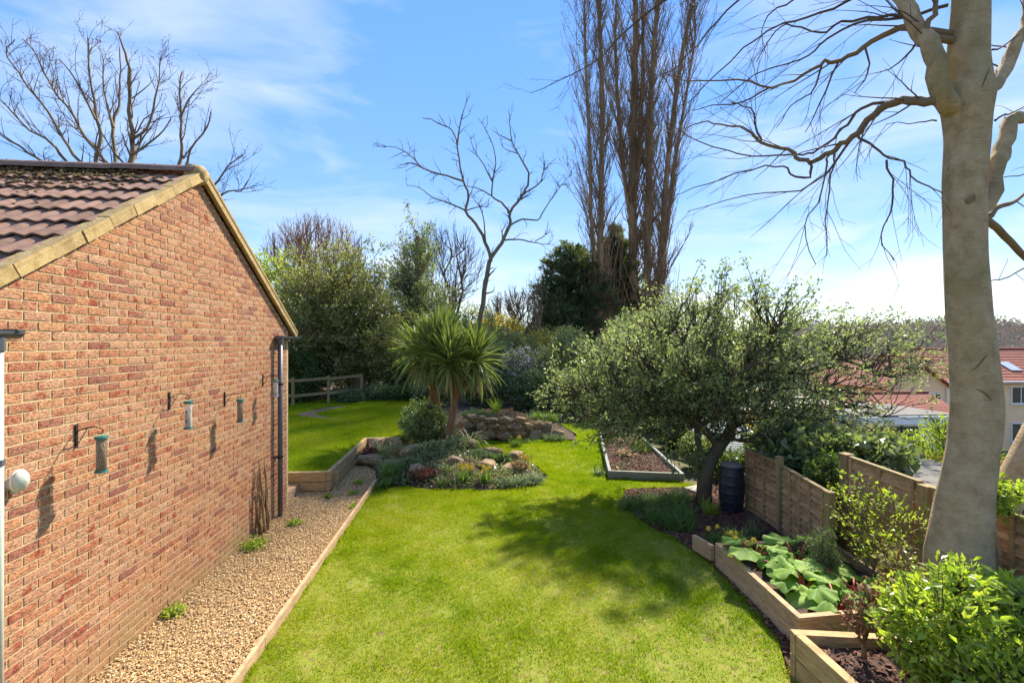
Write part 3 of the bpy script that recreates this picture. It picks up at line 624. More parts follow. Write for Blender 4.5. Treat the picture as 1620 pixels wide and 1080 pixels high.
def terrain_h(x, y):
    h = -0.06 + 0 * x
    right = sstep(5.6, 17, x - 0.10 * np.maximum(0, y - 12)) * sstep(-30, -5, y)
    h = h - 5.0 * right
    r = np.hypot(x, y)
    a = np.arctan2(x, y)
    # wooded rise beyond the houses and far ridges all round
    h = h + sstep(85, 210, r) * (7.4 + 2.2 * np.sin(a * 9 + 1.0) + 1.0 * np.sin(a * 23)) * sstep(0.3, 0.6, a) 
    h = h + sstep(500, 2200, r) * (26 + 12 * np.sin(a * 7 + 0.6) + 6 * np.sin(a * 17 + 2))
    return h

def make_terrain():
    gx = np.concatenate([-np.geomspace(4000, 12, 26), np.linspace(-10, 30, 81), np.geomspace(32, 4000, 30)])
    gy = np.concatenate([-np.geomspace(4000, 12, 16), np.linspace(-10, 45, 80), np.geomspace(47, 4000, 36)])
    X, Y = np.meshgrid(gx, gy)
    Z = terrain_h(X, Y)
    V = np.stack([X, Y, Z], -1).reshape(-1, 3)
    nx = len(gx); ny = len(gy)
    i, j = np.meshgrid(np.arange(nx - 1), np.arange(ny - 1))
    a = (j * nx + i).ravel()
    F = np.stack([a, a + 1, a + nx + 1, a + nx], -1)
    me = mesh_np('terrain', V, [F], None, True)
    me.materials.append(M['terrain'])
    o = bpy.data.objects.new('terrain', me); C.objects.link(o); o['kind'] = 'structure'
make_terrain()

LAWN = [(-1.96, 2.2), (-1.96, 9.35), (-1.5, 9.25), (-0.74, 8.98), (0.24, 8.85), (1.2, 9.0), (1.6, 9.7), (1.5, 10.5), (0.95, 11.5), (0.2, 12.3), (-0.4, 12.9),
        (-0.3, 13.6), (0.92, 13.15), (2.28, 13.45), (2.9, 13.0), (3.2, 14.0), (3.0, 15.9), (4.5, 16.0), (4.2, 15.0), (3.72, 13.4), (2.82, 9.42), (4.3, 9.02), (4.4, 8.72),
        (3.5, 8.78), (2.95, 8.75), (2.58, 7.84), (2.72, 7.0), (2.89, 6.5), (3.08, 5.9), (3.02, 5.0), (2.95, 4.2), (2.72, 3.75), (2.68, 2.2)]
polymesh('lawn', LAWN, 0.0, M['lawn'])
UPPER = [(-16, 9.2), (-2.9, 9.2), (-2.9, 12.2), (-1.95, 12.32), (-1.5, 13.5), (-1.5, 17), (-2.4, 19.8), (-4.5, 21.3), (-6.5, 21.0), (-8.2, 18.8), (-16, 18.4)]
polymesh('upper_lawn', UPPER, 0.33, M['lawn'], skirt=0.5)
polymesh('upper_border', [(-20, 18.2), (-8.2, 18.7), (-6.5, 20.9), (-4.5, 21.2), (-2.4, 19.7), (-1.4, 17), (-1.4, 13.4), (-0.6, 14.2), (0.3, 18), (1, 26), (-20, 30)], 0.30, M['soil'], skirt=0.5)
GRAVEL = [(-3.3, 2.0), (-2.02, 2.0), (-2.0, 9.5), (-2.2, 10.4), (-2.5, 10.9), (-2.78, 10.9), (-2.78, 9.1), (-3.3, 9.1), (-4.6, 9.1), (-4.6, 8.4), (-3.3, 8.4)]
polymesh('gravel_path', GRAVEL, -0.015, M['gravel_base'])
BORDER = [(2.70, 2.0), (2.74, 3.75), (2.97, 4.2), (3.04, 5.0), (3.10, 5.9), (2.91, 6.5), (2.74, 7.0), (2.60, 7.84), (2.97, 8.73), (4.42, 8.70), (5.1, 9.2), (5.3, 6), (5.1, 2.0)]
polymesh('border_soil', BORDER, -0.004, M['soil'])
polymesh('back_bed_soil', [(2.3, 13.6), (2.95, 13.1), (3.1, 14.0), (2.95, 15.9), (4.6, 16.05), (4.4, 13.6), (4.9, 13.1), (5.6, 12.6), (6.5, 22), (-0.6, 22), (-0.6, 14.2), (0.9, 13.4)], 0.02, M['soil'])
# worn crescent in the upper lawn
polymesh('worn_soil_patch', [(-6.25, 16.4), (-6.2, 17.0), (-5.9, 17.9), (-5.3, 18.8), (-4.95, 18.6), (-5.3, 17.9), (-5.55, 17.2), (-5.6, 16.6), (-5.0, 15.9), (-4.4, 15.6), (-4.5, 15.5), (-5.3, 15.75)], 0.337, M['worn'])

BARE = [(2.35, 3.85, 0.32), (1.75, 3.95, 0.22), (2.55, 4.5, 0.25), (0.55, 3.9, 0.22), (1.55, 5.15, 0.16), (1.25, 7.2, 0.3), (1.5, 6.6, 0.2), (-1.35, 5.6, 0.16), (-0.3, 4.9, 0.12), (2.75, 5.4, 0.3), (2.6, 6.3, 0.22), (3.4, 14.9, 0.6), (3.7, 15.6, 0.7), (3.0, 14.2, 0.3), (0.9, 5.2, 0.1), (2.1, 4.9, 0.14), (-1.5, 4.3, 0.14)]
def grass(name, poly, z, dens, zmax_y, label, hgt=0.027, holes=()):
    xs = [p[0] for p in poly]; ys = [p[1] for p in poly]
    x0, x1, y0, y1 = max(min(xs), -9.5), max(xs), max(min(ys), 3.2), min(max(ys), zmax_y)
    n = int((x1 - x0) * (y1 - y0) * dens)
    x = rng.uniform(x0, x1, n); y = rng.uniform(y0, y1, n)
    keep = inpoly(x, y, poly) & (rng.random(n) < np.clip(9.0 / np.maximum(y, 4.5), 0.3, 1.0) ** 1.2)
    for hp in holes: keep &= ~inpoly(x, y, hp)
    x, y = x[keep], y[keep]
    # tufty density
    f = np.sin(x * 7.1 + 2 * np.sin(y * 3.3)) * np.sin(y * 6.3 + 1.7 * np.sin(x * 4.1)) * 0.5 + np.sin(x * 2.3 + y * 1.7) * 0.3 + np.sin(x * 23 + 3 * np.sin(y * 17)) * np.sin(y * 21 + 2 * np.sin(x * 13)) * 0.35
    bare = np.zeros(len(x))
    for bx, by, br in BARE:
        bare = np.maximum(bare, np.exp(-(((x - bx) ** 2 + ((y - by) * 0.8) ** 2) / br ** 2) ** 1.5) * (0.75 + 0.35 * np.sin(x * 31 + 4 * np.sin(y * 19))))
    k2 = rng.random(len(x)) < (0.74 + 0.35 * f) * (1 - 0.9 * bare)
    x, y, f = x[k2], y[k2], f[k2]
    n = len(x)
    sc = np.clip(y / 7.0, 0.8, 2.4)
    h = hgt * rng.uniform(0.5, 1.3, n) * (1 + 0.35 * f + 1.3 * np.clip(f - 0.45, 0, 1))
    a = rng.uniform(0, 2 * np.pi, n); ln = rng.uniform(0.2, 1.2, n) * h
    wd = 0.0032 * sc * rng.uniform(0.7, 1.4, n)
    b = rng.uniform(0, 2 * np.pi, n)
    B = np.stack([x, y, np.full(n, z)], -1)
    sdv = np.stack([np.cos(b), np.sin(b), 0 * b], -1) * wd[:, None]
    tip = B + np.stack([np.cos(a) * ln, np.sin(a) * ln, h], -1)
    V = np.stack([B - sdv, B + sdv, tip], 1).reshape(-1, 3)
    F = np.arange(n * 3).reshape(-1, 3)
    pt = 0.45 + 0.17 * np.sin(x * 1.9 + 1.3 * np.sin(y * 1.1)) * np.sin(y * 1.35 + 0.8) - 0.16 * f + rng.normal(size=n) * 0.15
    pt += 0.10 * np.sin(x * 4.3 + 2.1 * np.sin(y * 2.7)) * np.sin(y * 5.1 + 1.3 * np.sin(x * 3.9))
    # mossy yellow through the middle of the lawn, greener under the trees
    pt += 0.12 * np.exp(-((x + 0.2) / 1.3) ** 2) - 0.12 * sstep(0.6, 2.6, x) + (rng.random(n) < 0.03) * 0.5
    mb = MB(); mb.add(V, F, np.repeat(np.clip(pt, 0.01, 1), 3))
    o = mb.build(name, M['grass'])
    tag(o, label, 'grass', kind='stuff')
grass('lawn_grass', LAWN, 0.0, 14000, 16.0, 'short bright green grass of the lower lawn')
grass('upper_lawn_grass', UPPER, 0.33, 9000, 21.3, 'short green grass of the raised lawn behind the brick building', 0.04,
      holes=([(-6.25, 16.4), (-6.2, 17.0), (-5.9, 17.9), (-5.3, 18.8), (-4.95, 18.6), (-5.3, 17.9), (-5.55, 17.2), (-5.6, 16.6), (-5.0, 15.9), (-4.4, 15.6), (-4.5, 15.5), (-5.3, 15.75)],))

def edge_tufts(name, line, z, label, per_m=420, h0=0.06):
    P_ = np.array(line, float); seg = np.linalg.norm(np.diff(P_, axis=0), axis=1); cum = np.concatenate([[0], np.cumsum(seg)]); tot = cum[-1]
    n = int(tot * per_m); u = rng.random(n) * tot; u += 0.05 * np.sin(u * 19)
    keep = rng.random(n) < 0.5 + 0.5 * np.sin(u * 6.3 + 2 * np.sin(u * 2.1)); u = np.clip(u[keep], 0, tot); n = len(u)
    x = np.interp(u, cum, P_[:, 0]) + rng.normal(size=n) * 0.022; y = np.interp(u, cum, P_[:, 1]) + rng.normal(size=n) * 0.022
    h = h0 * rng.uniform(0.4, 1.4, n); a = rng.uniform(0, 6.283, n); b = rng.uniform(0, 6.283, n); wd = 0.0035 * np.clip(y / 6, 0.8, 2)
    B = np.stack([x, y, np.full(n, z)], -1); sdv = np.stack([np.cos(b), np.sin(b), 0 * b], -1) * wd[:, None]
    tip = B + np.stack([np.cos(a) * h * 0.7, np.sin(a) * h * 0.7, h], -1)
    mb = MB(); mb.add(np.stack([B - sdv, B + sdv, tip], 1).reshape(-1, 3), np.arange(n * 3).reshape(-1, 3), np.repeat(rng.uniform(0.05, 0.75, n), 3))
    tag(mb.build(name, M['grass']), label, 'grass', kind='stuff')
edge_tufts('path_edge_grass', [(-1.955, 3.0), (-1.95, 9.3)], 0.0, 'uncut tufts of grass along the gravel edging board')
edge_tufts('border_edge_grass', LAWN[2:12] , 0.0, 'uncut tufts of grass round the rockery edge', 350, 0.05)
edge_tufts('bed_edge_grass', LAWN[18:33], 0.0, 'uncut tufts of grass along the right hand beds', 380, 0.055)
edge_tufts('terrace_edge_grass', [(-4.4, 9.24), (-2.92, 9.24), (-2.92, 12.2)], 0.33, 'uncut tufts of grass along the top of the sleeper wall', 350, 0.06)

def pebbles(name, poly, z, n, size, mat, label, cat, flat=0.7, elong=1.3, zvar=0.012, ymin=3.0):
    xs = [p[0] for p in poly]; ys = [p[1] for p in poly]
    x = rng.uniform(min(xs), max(xs), n); y = rng.uniform(max(ymin, min(ys)), max(ys), n)
    k = inpoly(x, y, poly); x, y = x[k], y[k]; n = len(x)
    base = np.array([(1, 0, 0), (0, 1, 0), (-1, 0, 0), (0, -1, 0), (0, 0, 1), (0, 0, -1)], float)
    O = np.repeat(base[None], n, 0) * rng.uniform(0.7, 1.25, (n, 6, 1))
    s_ = size * rng.uniform(0.55, 1.35, n)
    O *= s_[:, None, None] * np.array([elong, 1, flat])
    A = rng.normal(size=(n, 3, 3)); A = np.linalg.qr(np.eye(3) + 0.35 * A)[0]
    O = np.einsum('nij,nkj->nki', A, O)
    a = rng.uniform(0, 6.283, n); ca, sa = np.cos(a)[:, None], np.sin(a)[:, None]
    Xr = O[..., 0] * ca - O[..., 1] * sa; Yr = O[..., 0] * sa + O[..., 1] * ca
    zz = z(x, y) if callable(z) else z
    V = np.stack([Xr + x[:, None], Yr + y[:, None], O[..., 2] + (zz + rng.uniform(0, zvar, n))[:, None]], -1).reshape(-1, 3)
    tri = np.array([(0, 1, 4), (1, 2, 4), (2, 3, 4), (3, 0, 4), (1, 0, 5), (2, 1, 5), (3, 2, 5), (0, 3, 5)])
    F = (tri[None] + (np.arange(n) * 6)[:, None, None]).reshape(-1, 3)
    mb = MB(); mb.add(V, F, np.repeat(rng.uniform(0.01, 1, n), 6))
    return tag(mb.build(name, mat), label, cat, kind='stuff')
pebbles('path_gravel', GRAVEL, -0.01, 62000, 0.0095, M['gravel'], 'golden pea gravel covering the path beside the brick wall', 'gravel')
pebbles('bark_mulch', BORDER, 0.0, 26000, 0.014, M['mulch'], 'brown bark mulch and dead leaves over the right border', 'mulch', 0.25, 2.0, 0.02)

# ------------------------------------------------------------------ brick building
WX = -3.3; APY, APZ, SL = 5.74, 4.93, 0.66
PH = math.atan(SL)
def zr(y): return APZ - SL * abs(y - APY)
bung = root('brick_bungalow', (WX, APY, 0), 'single storey orange brick building with gable end and brown tiled roof', 'building')
def gable_body():
    bm = bmesh.new()
    y0, y1 = 3.07, 8.41
    prof = [(y0, -0.3), (y1, -0.3), (y1, zr(y1) - 0.10), (APY, APZ - 0.10), (y0, zr(y0) - 0.10)]
    A = [bm.verts.new((-0.0025, y - APY, z)) for y, z in prof]
    B = [bm.verts.new((-6.0, y - APY, z)) for y, z in prof]
    bm.faces.new(A); bm.faces.new(B[::-1])
    n = len(A)
    for i in range(n): bm.faces.new((A[i], B[i], B[(i + 1) % n], A[(i + 1) % n]))
    bmesh.ops.recalc_face_normals(bm, faces=bm.faces[:])
    me = bpy.data.meshes.new('wall'); bm.to_mesh(me); bm.free(); me.materials.append(M['mortar'])
    return child('wall', me, bung)
wall = gable_body()

def brick_geo(ln, seed):
    r_ = np.random.default_rng(seed)
    ny, nz = max(2, int(ln / 0.05)), 2
    ys = np.linspace(-ln / 2, ln / 2, ny + 1); zs = np.linspace(-0.0308, 0.0308, nz + 1)
    V = []; idx = {}
    for j, z in enumerate(zs):
        for i, y in enumerate(ys):
            edge = i in (0, ny) or j in (0, nz)
            x = r_.uniform(0.001, 0.0025) - (0.0015 if edge else 0)
            idx[(i, j)] = len(V)
            V.append((x, y + (r_.uniform(-.0015, .0015)), z + r_.uniform(-.0015, .0015)))
    F = [(idx[(i, j)], idx[(i + 1, j)], idx[(i + 1, j + 1)], idx[(i, j + 1)]) for j in range(nz) for i in range(ny)]
    b0 = len(V)
    V += [(-0.05, -ln / 2, -0.0308), (-0.05, ln / 2, -0.0308), (-0.05, ln / 2, 0.0308), (-0.05, -ln / 2, 0.0308)]
    # sides as fans
    F4 = list(F)
    F4 += [(b0, b0 + 1, idx[(ny, 0)], idx[(0, 0)]), (b0 + 2, b0 + 3, idx[(0, nz)], idx[(ny, nz)]), (b0 + 1, b0 + 2, idx[(ny, nz)], idx[(ny, 0)]), (b0 + 3, b0, idx[(0, 0)], idx[(0, nz)])]
    return np.array(V), np.array(F4)
bgeo = {k: [brick_geo(l, s_) for s_ in range(6)] for k, l in (('full', 0.2095), ('half', 0.0975))}
bme = {}
for k in bgeo:
    bme[k] = []
    for V, F in bgeo[k]:
        me = mesh_np('brick', V, [F]); me.materials.append(M['brick']); bme[k].append(me)
bricks = []
k = 0
z = -0.06
while z < APZ:
    off = 0.0 if k % 2 else 0.1125
    y = 3.07 + 0.1075 - off
    while y < 8.45:
        for kind, yy, hl in (('full', y, 0.1075),):
            def ok(c, h_): return c - h_ >= 3.06 and c + h_ <= 8.415 and z + 0.0325 < min(zr(c - h_), zr(c + h_)) - 0.04
            if ok(yy, hl): bricks.append(('full', yy, z))
            else:
                for s_ in (-0.05625, 0.05625):
                    if ok(yy + s_, 0.05125): bricks.append(('half', yy + s_, z))
        y += 0.225
    z += 0.075; k += 1
# largest in view first: the nearest ones inside the frame
th = math.atan(60 / 720)
def vis(b):
    d = WX * math.sin(th) + b[1] * math.cos(th); r_ = WX * math.cos(th) - b[1] * math.sin(th)
    u = r_ / d; v = (b[2] - 2.9) / d
    inn = abs(u) < 1.125 and abs(v) < 0.75
    return (0 if inn else 10) + d + (0.5 if b[0] == 'half' else 0)
bricks.sort(key=vis)
for i, (kd, y, z) in enumerate(bricks[:300]):
    child('brick', random.choice(bme[kd]), wall, (random.uniform(.0, .003), y - APY, z))
rest = MB()
for kd, y, z in bricks[300:]:
    V, F = random.choice(bgeo[kd])
    rest.add(V + np.array([random.uniform(.0, .003), y - APY, z]), F, random.uniform(0.01, 1))
tag(rest.build('brickwork', M['brick'], wall, local=True), kind='stuff')

# roof
roof_mb = MB()
for sgn in (-1, 1):
    a = np.array([-3.0 - 0.03, 0, APZ - 0.075]); ln = 2.95
    roof_mb.box((-3.0 - 0.03, sgn * ln / 2, APZ - 0.075 - SL * ln / 2), (5.9, ln / math.cos(PH), 0.05), 0, 0, -sgn * PH)
roof = roof_mb.build('roof', M['dark_timber'], bung, local=True)
def tile_geo():
    xs = np.linspace(-0.158, 0.158, 15)
    prof = 0.012 * (1 - np.cos(2 * np.pi * (xs + 0.158) / 0.158)) ** 1.0
    V = []
    for yv, zo in ((0.0, 0.030), (0.0, 0.046), (0.42, 0.008)):
        for x, p in zip(xs, prof): V.append((x, yv, zo + p * (1 if yv > 0 or zo > 0.03 else 1)))
    n = len(xs)
    F = [(r_ * n + i, r_ * n + i + 1, (r_ + 1) * n + i + 1, (r_ + 1) * n + i) for r_ in (0, 1) for i in range(n - 1)]
    return np.array(V), np.array(F)
tv, tf = tile_geo()
tme = mesh_np('tile', tv, [tf], None, False); tme.materials.append(M['tile'])
gauge = 0.335
for sgn in (-1, 1):
    for row in range(11):
        for colx in range(18 if sgn < 0 else 2):
            s_ = 0.12 + row * gauge + 0.335       # distance down from ridge to the tile's lower edge
            if s_ > 3.55: continue
            ly = sgn * s_ * math.cos(PH); lz = APZ - 0.05 - s_ * math.sin(PH)
            if sgn < 0: rot = (PH, 0, random.gauss(0, .006))
            else: rot = (PH, 0, math.pi + random.gauss(0, .006))
            child('tile', tme, roof, (0.03 - 0.155 - colx * 0.302 + random.uniform(-.003, .003), ly, lz + random.uniform(-.004, .004)), rot)
# ridge tiles
rv = []; nseg = 8
for x in (0, 0.46):
    for i in range(nseg + 1):
        a = math.pi * (i / nseg) * 1.0
        rr = 0.135 + (0.006 if x == 0 else 0)
        rv.append((x, rr * math.cos(a) * 1.05, rr * math.sin(a) * 0.75))
n = nseg + 1
rf = [(i, i + 1, n + i + 1, n + i) for i in range(nseg)]
rme = mesh_np('ridge_tile', np.array(rv), [np.array(rf)], None, True); rme.materials.append(M['tile'])
for i in range(12): child('ridge_tile', rme, roof, (0.02 - 0.46 - i * 0.45, 0, APZ - 0.04 + random.uniform(-.005, .005)))
# verge: mortar-coloured units down both slopes
vme = MB().box((0, 0, 0), (0.12, 0.332, 0.03)).box((0.035, 0, -0.052), (0.05, 0.332, 0.07))
vmesh = mesh_np('verge_unit', np.concatenate(vme.v), vme.f); vmesh.materials.append(M['verge'])
for i in range(10):
    s_ = 0.17 + i * 0.339
    child('verge_unit', vmesh, roof, (0.02 + random.uniform(-.004, .004), -s_ * math.cos(PH), APZ - s_ * math.sin(PH) - 0.005 + random.uniform(-.006, .006)), (PH + random.gauss(0, .01), 0, 0))
bb = MB().beam((0.045, 0.05, APZ - 0.045), (0.045, 2.90, APZ - 0.045 - SL * 2.85), 0.05, 0.09)
bb.build('barge_board', M['verge'], roof, local=True)
MB().beam((0.012, 0.05, APZ + 0.02), (0.012, 2.92, APZ + 0.02 - SL * 2.87), 0.13, 0.035).build('verge_strip', M['verge'], roof, local=True)
cap = MB().tube([(0.095, 0, APZ - 0.06), (0.05, 0, APZ - 0.045), (-0.08, 0, APZ - 0.04)], [0.07, 0.115, 0.13], 14)
cap.build('ridge_end_cap', M['verge'], roof, smooth=True, local=True)
# moss cushions along the ridge and on the upper courses
nm = 9000
mxp = -rng.random(nm) * 5.2 - 0.15
ms = np.abs(rng.normal(size=nm)) * 0.42
crop_ = rng.random(nm) < np.where(ms < 0.3, 0.9, 0.35) * (0.45 + 0.55 * (np.sin(mxp * 5) * 0.5 + 0.5)) * np.clip((-mxp - 0.2) / 1.2, 0.12, 1)
mxp, ms = mxp[crop_], ms[crop_]; nm = len(ms)
ms = np.where(rng.random(nm) < 0.5, np.round(ms / gauge) * gauge + 0.10 + rng.normal(size=nm) * 0.02, ms)
pc = np.stack([mxp, -ms * math.cos(PH) + 0.05, APZ + 0.03 - ms * math.sin(PH) * 1.0 + np.where(ms < 0.12, 0.045, 0.02)], -1)
moss = MB()
base = np.array([(1, 0, 0), (0, 1, 0), (-1, 0, 0), (0, -1, 0), (0, 0, 1), (0, 0, -.4)], float)
O = base[None] * rng.uniform(0.6, 1.3, (nm, 6, 1)) * (0.022 * rng.uniform(0.5, 1.5, (nm, 1, 1)))
tri = np.array([(0, 1, 4), (1, 2, 4), (2, 3, 4), (3, 0, 4), (1, 0, 5), (2, 1, 5), (3, 2, 5), (0, 3, 5)])
moss.add((O + pc[:, None]).reshape(-1, 3), (tri[None] + (np.arange(nm) * 6)[:, None, None]).reshape(-1, 3), np.repeat(rng.uniform(.01, 1, nm), 6))
tag(moss.build('moss', M['moss'], roof, local=True), kind='stuff')

def gutter(y0, y1, x, z, mat, px, py, pmat_, zb, bracketz, pr=0.038):
    """half-round gutter return along the gable with a downpipe"""
    g = MB()
    prof = [(math.cos(a) * 0.058, math.sin(a) * 0.058) for a in np.linspace(math.pi, 2 * math.pi, 9)]
    inner = [(q[0] * 0.9, q[1] * 0.9) for q in prof][::-1]
    P2 = prof + inner
    V = [(x + a - WX, y - APY, z + b) for y in (y0, y1) for a, b in P2]
    n_ = len(P2)
    F = [(i, (i + 1) % n_, n_ + (i + 1) % n_, n_ + i) for i in range(n_)]
    g.add(V, F)
    for ye, s_ in ((y0, 1), (y1, -1)):
        V = [(x + a - WX, ye - APY + s_ * .004, z + b) for a, b in prof]
        c0 = [(x - WX, ye - APY + s_ * .004, z)]
        g.add(V + c0, [(i, i + 1, len(prof)) for i in range(len(prof) - 1)])
    for yb in (y0 + 0.07, y1 - 0.05):
        g.box((x - WX, yb - APY, z + 0.004), (0.13, 0.03, 0.012))
    go = g.build('gutter', mat, bung, local=True)
    p = MB()
    p.tube([(px - WX, py - APY, z - 0.04), (px - WX, py - APY, z - 0.14)], [pr * 1.35, pr * 1.3], 12)
    p.build('gutter_outlet', mat, bung, local=True, smooth=False)
    p = MB().tube([(px - WX, py - APY, z - 0.10), (px - WX, py - APY, zb)], pr, 16)
    dp = p.build('downpipe', pmat_, bung, local=True, smooth=True)
    for bz in bracketz:
        b = MB().tube([(px - WX, py - APY, bz - 0.018), (px - WX, py - APY, bz + 0.018)], pr * 1.25, 14)
        b.box(((px - WX) / 2 - 0.01, py - APY - 0.01, bz), (px - WX, 0.10, 0.02))
        b.build('pipe_clip', M['black_iron'] if pmat_ is M['grey_plastic'] else M['grey_plastic'], dp, local=True)
gutter(7.80, 8.66, -3.225, 2.985, M['grey_plastic'], -3.22, 7.88, M['grey_plastic'], -0.02, (2.19, 0.98))
gutter(2.85, 3.49, -3.215, 2.975, M['grey_plastic'], -3.22, 3.36, M['pale_plastic'], -0.02, (2.08, 0.55), 0.033)

# ------------------------------------------------------------------ timber edging, terrace, steps
def board_run(name, label, cat, pts, zc, h, wd, mat, part='board', maxlen=1.8, group=None, layers=None, mats=None, cap=None):
    p0 = pts[0]
    r_ = root(name, (p0[0], p0[1], 0), label, cat, group)
    layers = layers or [(zc, h)]
    for (a, b) in zip(pts[:-1], pts[1:]):
        a = np.array(a); b = np.array(b); L_ = np.linalg.norm(b - a); n_ = max(1, int(math.ceil(L_ / maxlen)))
        for li, (z_, hh) in enumerate(layers):
            for i in range(n_):
                q0 = a + (b - a) * (i / n_); q1 = a + (b - a) * ((i + 1) / n_)
                d = (q1 - q0) / np.linalg.norm(q1 - q0); q1 = q1 - d * 0.006
                m_ = MB().beam((*q0, z_ + random.uniform(-.004, .004)), (*q1, z_ + random.uniform(-.004, .004)), wd + random.uniform(-.004, .004), hh - 0.006)
                m_.build(part, (mats or {}).get(li, mat), r_)
    return r_
board_run('edging_board', 'long weathered timber edging board between gravel path and lawn', 'edging', [(-1.99, 2.0), (-1.98, 9.45)], 0.045, 0.13, 0.042, M['timber'], maxlen=2.5)
ter = board_run('retaining_wall', 'low yellowish timber sleeper wall holding up the raised lawn', 'retaining wall', [(-4.6, 9.16), (-2.88, 9.16)], 0, 0, 0.09, M['timber_y'], part='sleeper', layers=[(0.275, 0.19), (0.085, 0.17)])
for lz, lh in ((0.275, 0.19), (0.085, 0.17)):
    for a, b in (((-2.835, 9.115), (-2.835, 10.7)), ((-2.835, 10.7), (-2.84, 12.29)), ((-2.79, 12.25), (-1.95, 12.25))):
        MB().beam((*a, lz), (*b, lz), 0.09, lh - 0.006).build('sleeper', M['timber_y'], ter)
MB().box((-2.75, 9.40, 0.14), (0.07, 0.09, 0.30)).build('post', M['timber_y'], ter)
MB().box((-1.93, 12.19, 0.12), (0.09, 0.09, 0.36)).build('post', M['timber_y'], ter)
st = root('timber_step', (-3.7, 8.8, 0), 'grey brown timber steps at the corner of the brick building', 'steps')
MB().box((-3.86, 8.79, 0.075), (1.0, 0.64, 0.17)).build('tread', M['timber'], st)
MB().box((-4.06, 8.80, 0.255), (0.84, 0.60, 0.17)).build('tread', M['timber'], st)
tag(st, None)

def raised_bed(name, label, corners, h, wd, mat, soil, layers, fill):
    r_ = root(name, (corners[0][0], corners[0][1], 0), label, 'raised bed')
    n_ = len(corners)
    for li, (z_, hh) in enumerate(layers):
        for i in range(n_):
            a = np.array(corners[i]); b = np.array(corners[(i + 1) % n_])
            d = (b - a) / np.linalg.norm(b - a)
            k_ = wd / 2 + 0.002
            if i % 2 == 0: a2, b2 = a - d * wd / 2, b + d * wd / 2
            else: a2, b2 = a + d * k_, b - d * k_
            MB().beam((*a2, z_), (*b2, z_), wd, hh - 0.005).build('board', mat, r_)
    bm = bmesh.new()
    cx = sum(c[0] for c in corners) / n_; cy = sum(c[1] for c in corners) / n_
    # uneven soil sheet
    res = 14
    c4 = np.array(corners)
    V = []
    for j in range(res + 1):
        for i in range(res + 1):
            u, v = i / res, j / res
            p = (c4[0] * (1 - u) + c4[1] * u) * (1 - v) + (c4[3] * (1 - u) + c4[2] * u) * v
            V.append((p[0], p[1], fill + random.uniform(-.025, .025)))
    a = np.array([j * (res + 1) + i for j in range(res) for i in range(res)])
    mb = MB(); mb.add(V, np.stack([a, a + 1, a + res + 2, a + res + 1], -1))
    mb.build('soil', soil, r_, smooth=True)
    bm.free()
    return r_
raised_bed('raised_bed', 'grey painted raised bed of dark soil beyond the lawn', [(2.87, 9.45), (4.31, 9.12), (4.85, 13.05), (3.75, 13.35)], 0.17, 0.06, M['grey_timber'], M['soil'], [(0.085, 0.17)], 0.07)
raised_bed('raised_bed', 'timber raised bed full of rhubarb against the lap fence', [(3.08, 4.08), (4.55, 4.15), (4.6, 5.62), (3.14, 5.62)], 0.3, 0.06, M['timber'], M['soil'], [(0.075, 0.15), (0.225, 0.15)], 0.20)
raised_bed('raised_bed', 'nearest sawn timber raised bed with bare soil at the bottom right corner', [(2.77, 1.9), (4.45, 1.95), (4.45, 3.42), (2.77, 3.70)], 0.42, 0.075, M['timber_y'], M['soil'], [(0.10, 0.20), (0.305, 0.20)], 0.30)
pebbles('bark_chips', [(2.81, 2.0), (4.4, 2.0), (4.4, 3.36), (2.81, 3.64)], 0.31, 2600, 0.013, M['mulch'], 'pale bark chips on the soil of the nearest raised bed', 'bark chips', 0.25, 2.2, 0.03, 2.0)
pebbles('soil_clods', [(2.95, 9.5), (4.25, 9.22), (4.78, 12.98), (3.8, 13.25)], 0.075, 4200, 0.02, M['mulch'], 'dark crumbly mulch filling the grey raised bed', 'mulch', 0.5, 1.3, 0.03)
# short far boards of the rhubarb bed
board_run('edging_board', 'short timber board end by the rhubarb bed', 'edging', [(3.10, 5.70), (3.02, 6.05)], 0.14, 0.2, 0.06, M['timber'])
slab = MB().box((4.35, 8.55, 0.02), (0.42, 0.30, 0.05), 0.4); tag(slab.build('paving_slab', M['concrete'], loc=(4.35, 8.55, 0)), 'pale stone slab lying on the ground beside the grey raised bed', 'paving slab')
# dark sleepers edging the back border
board_run('border_sleeper', 'row of dark reddish sleepers edging the shrub border behind the stone wall', 'sleeper', [(-0.7, 18.6), (0.75, 18.2)], 0.12, 0.28, 0.1, M['dark_timber'], part='sleeper')
board_run('border_sleeper', 'dark reddish sleepers below the camellias at the back right', 'sleeper', [(1.2, 16.9), (2.9, 16.4), (4.9, 16.2)], 0.10, 0.26, 0.1, M['dark_timber'], part='sleeper')

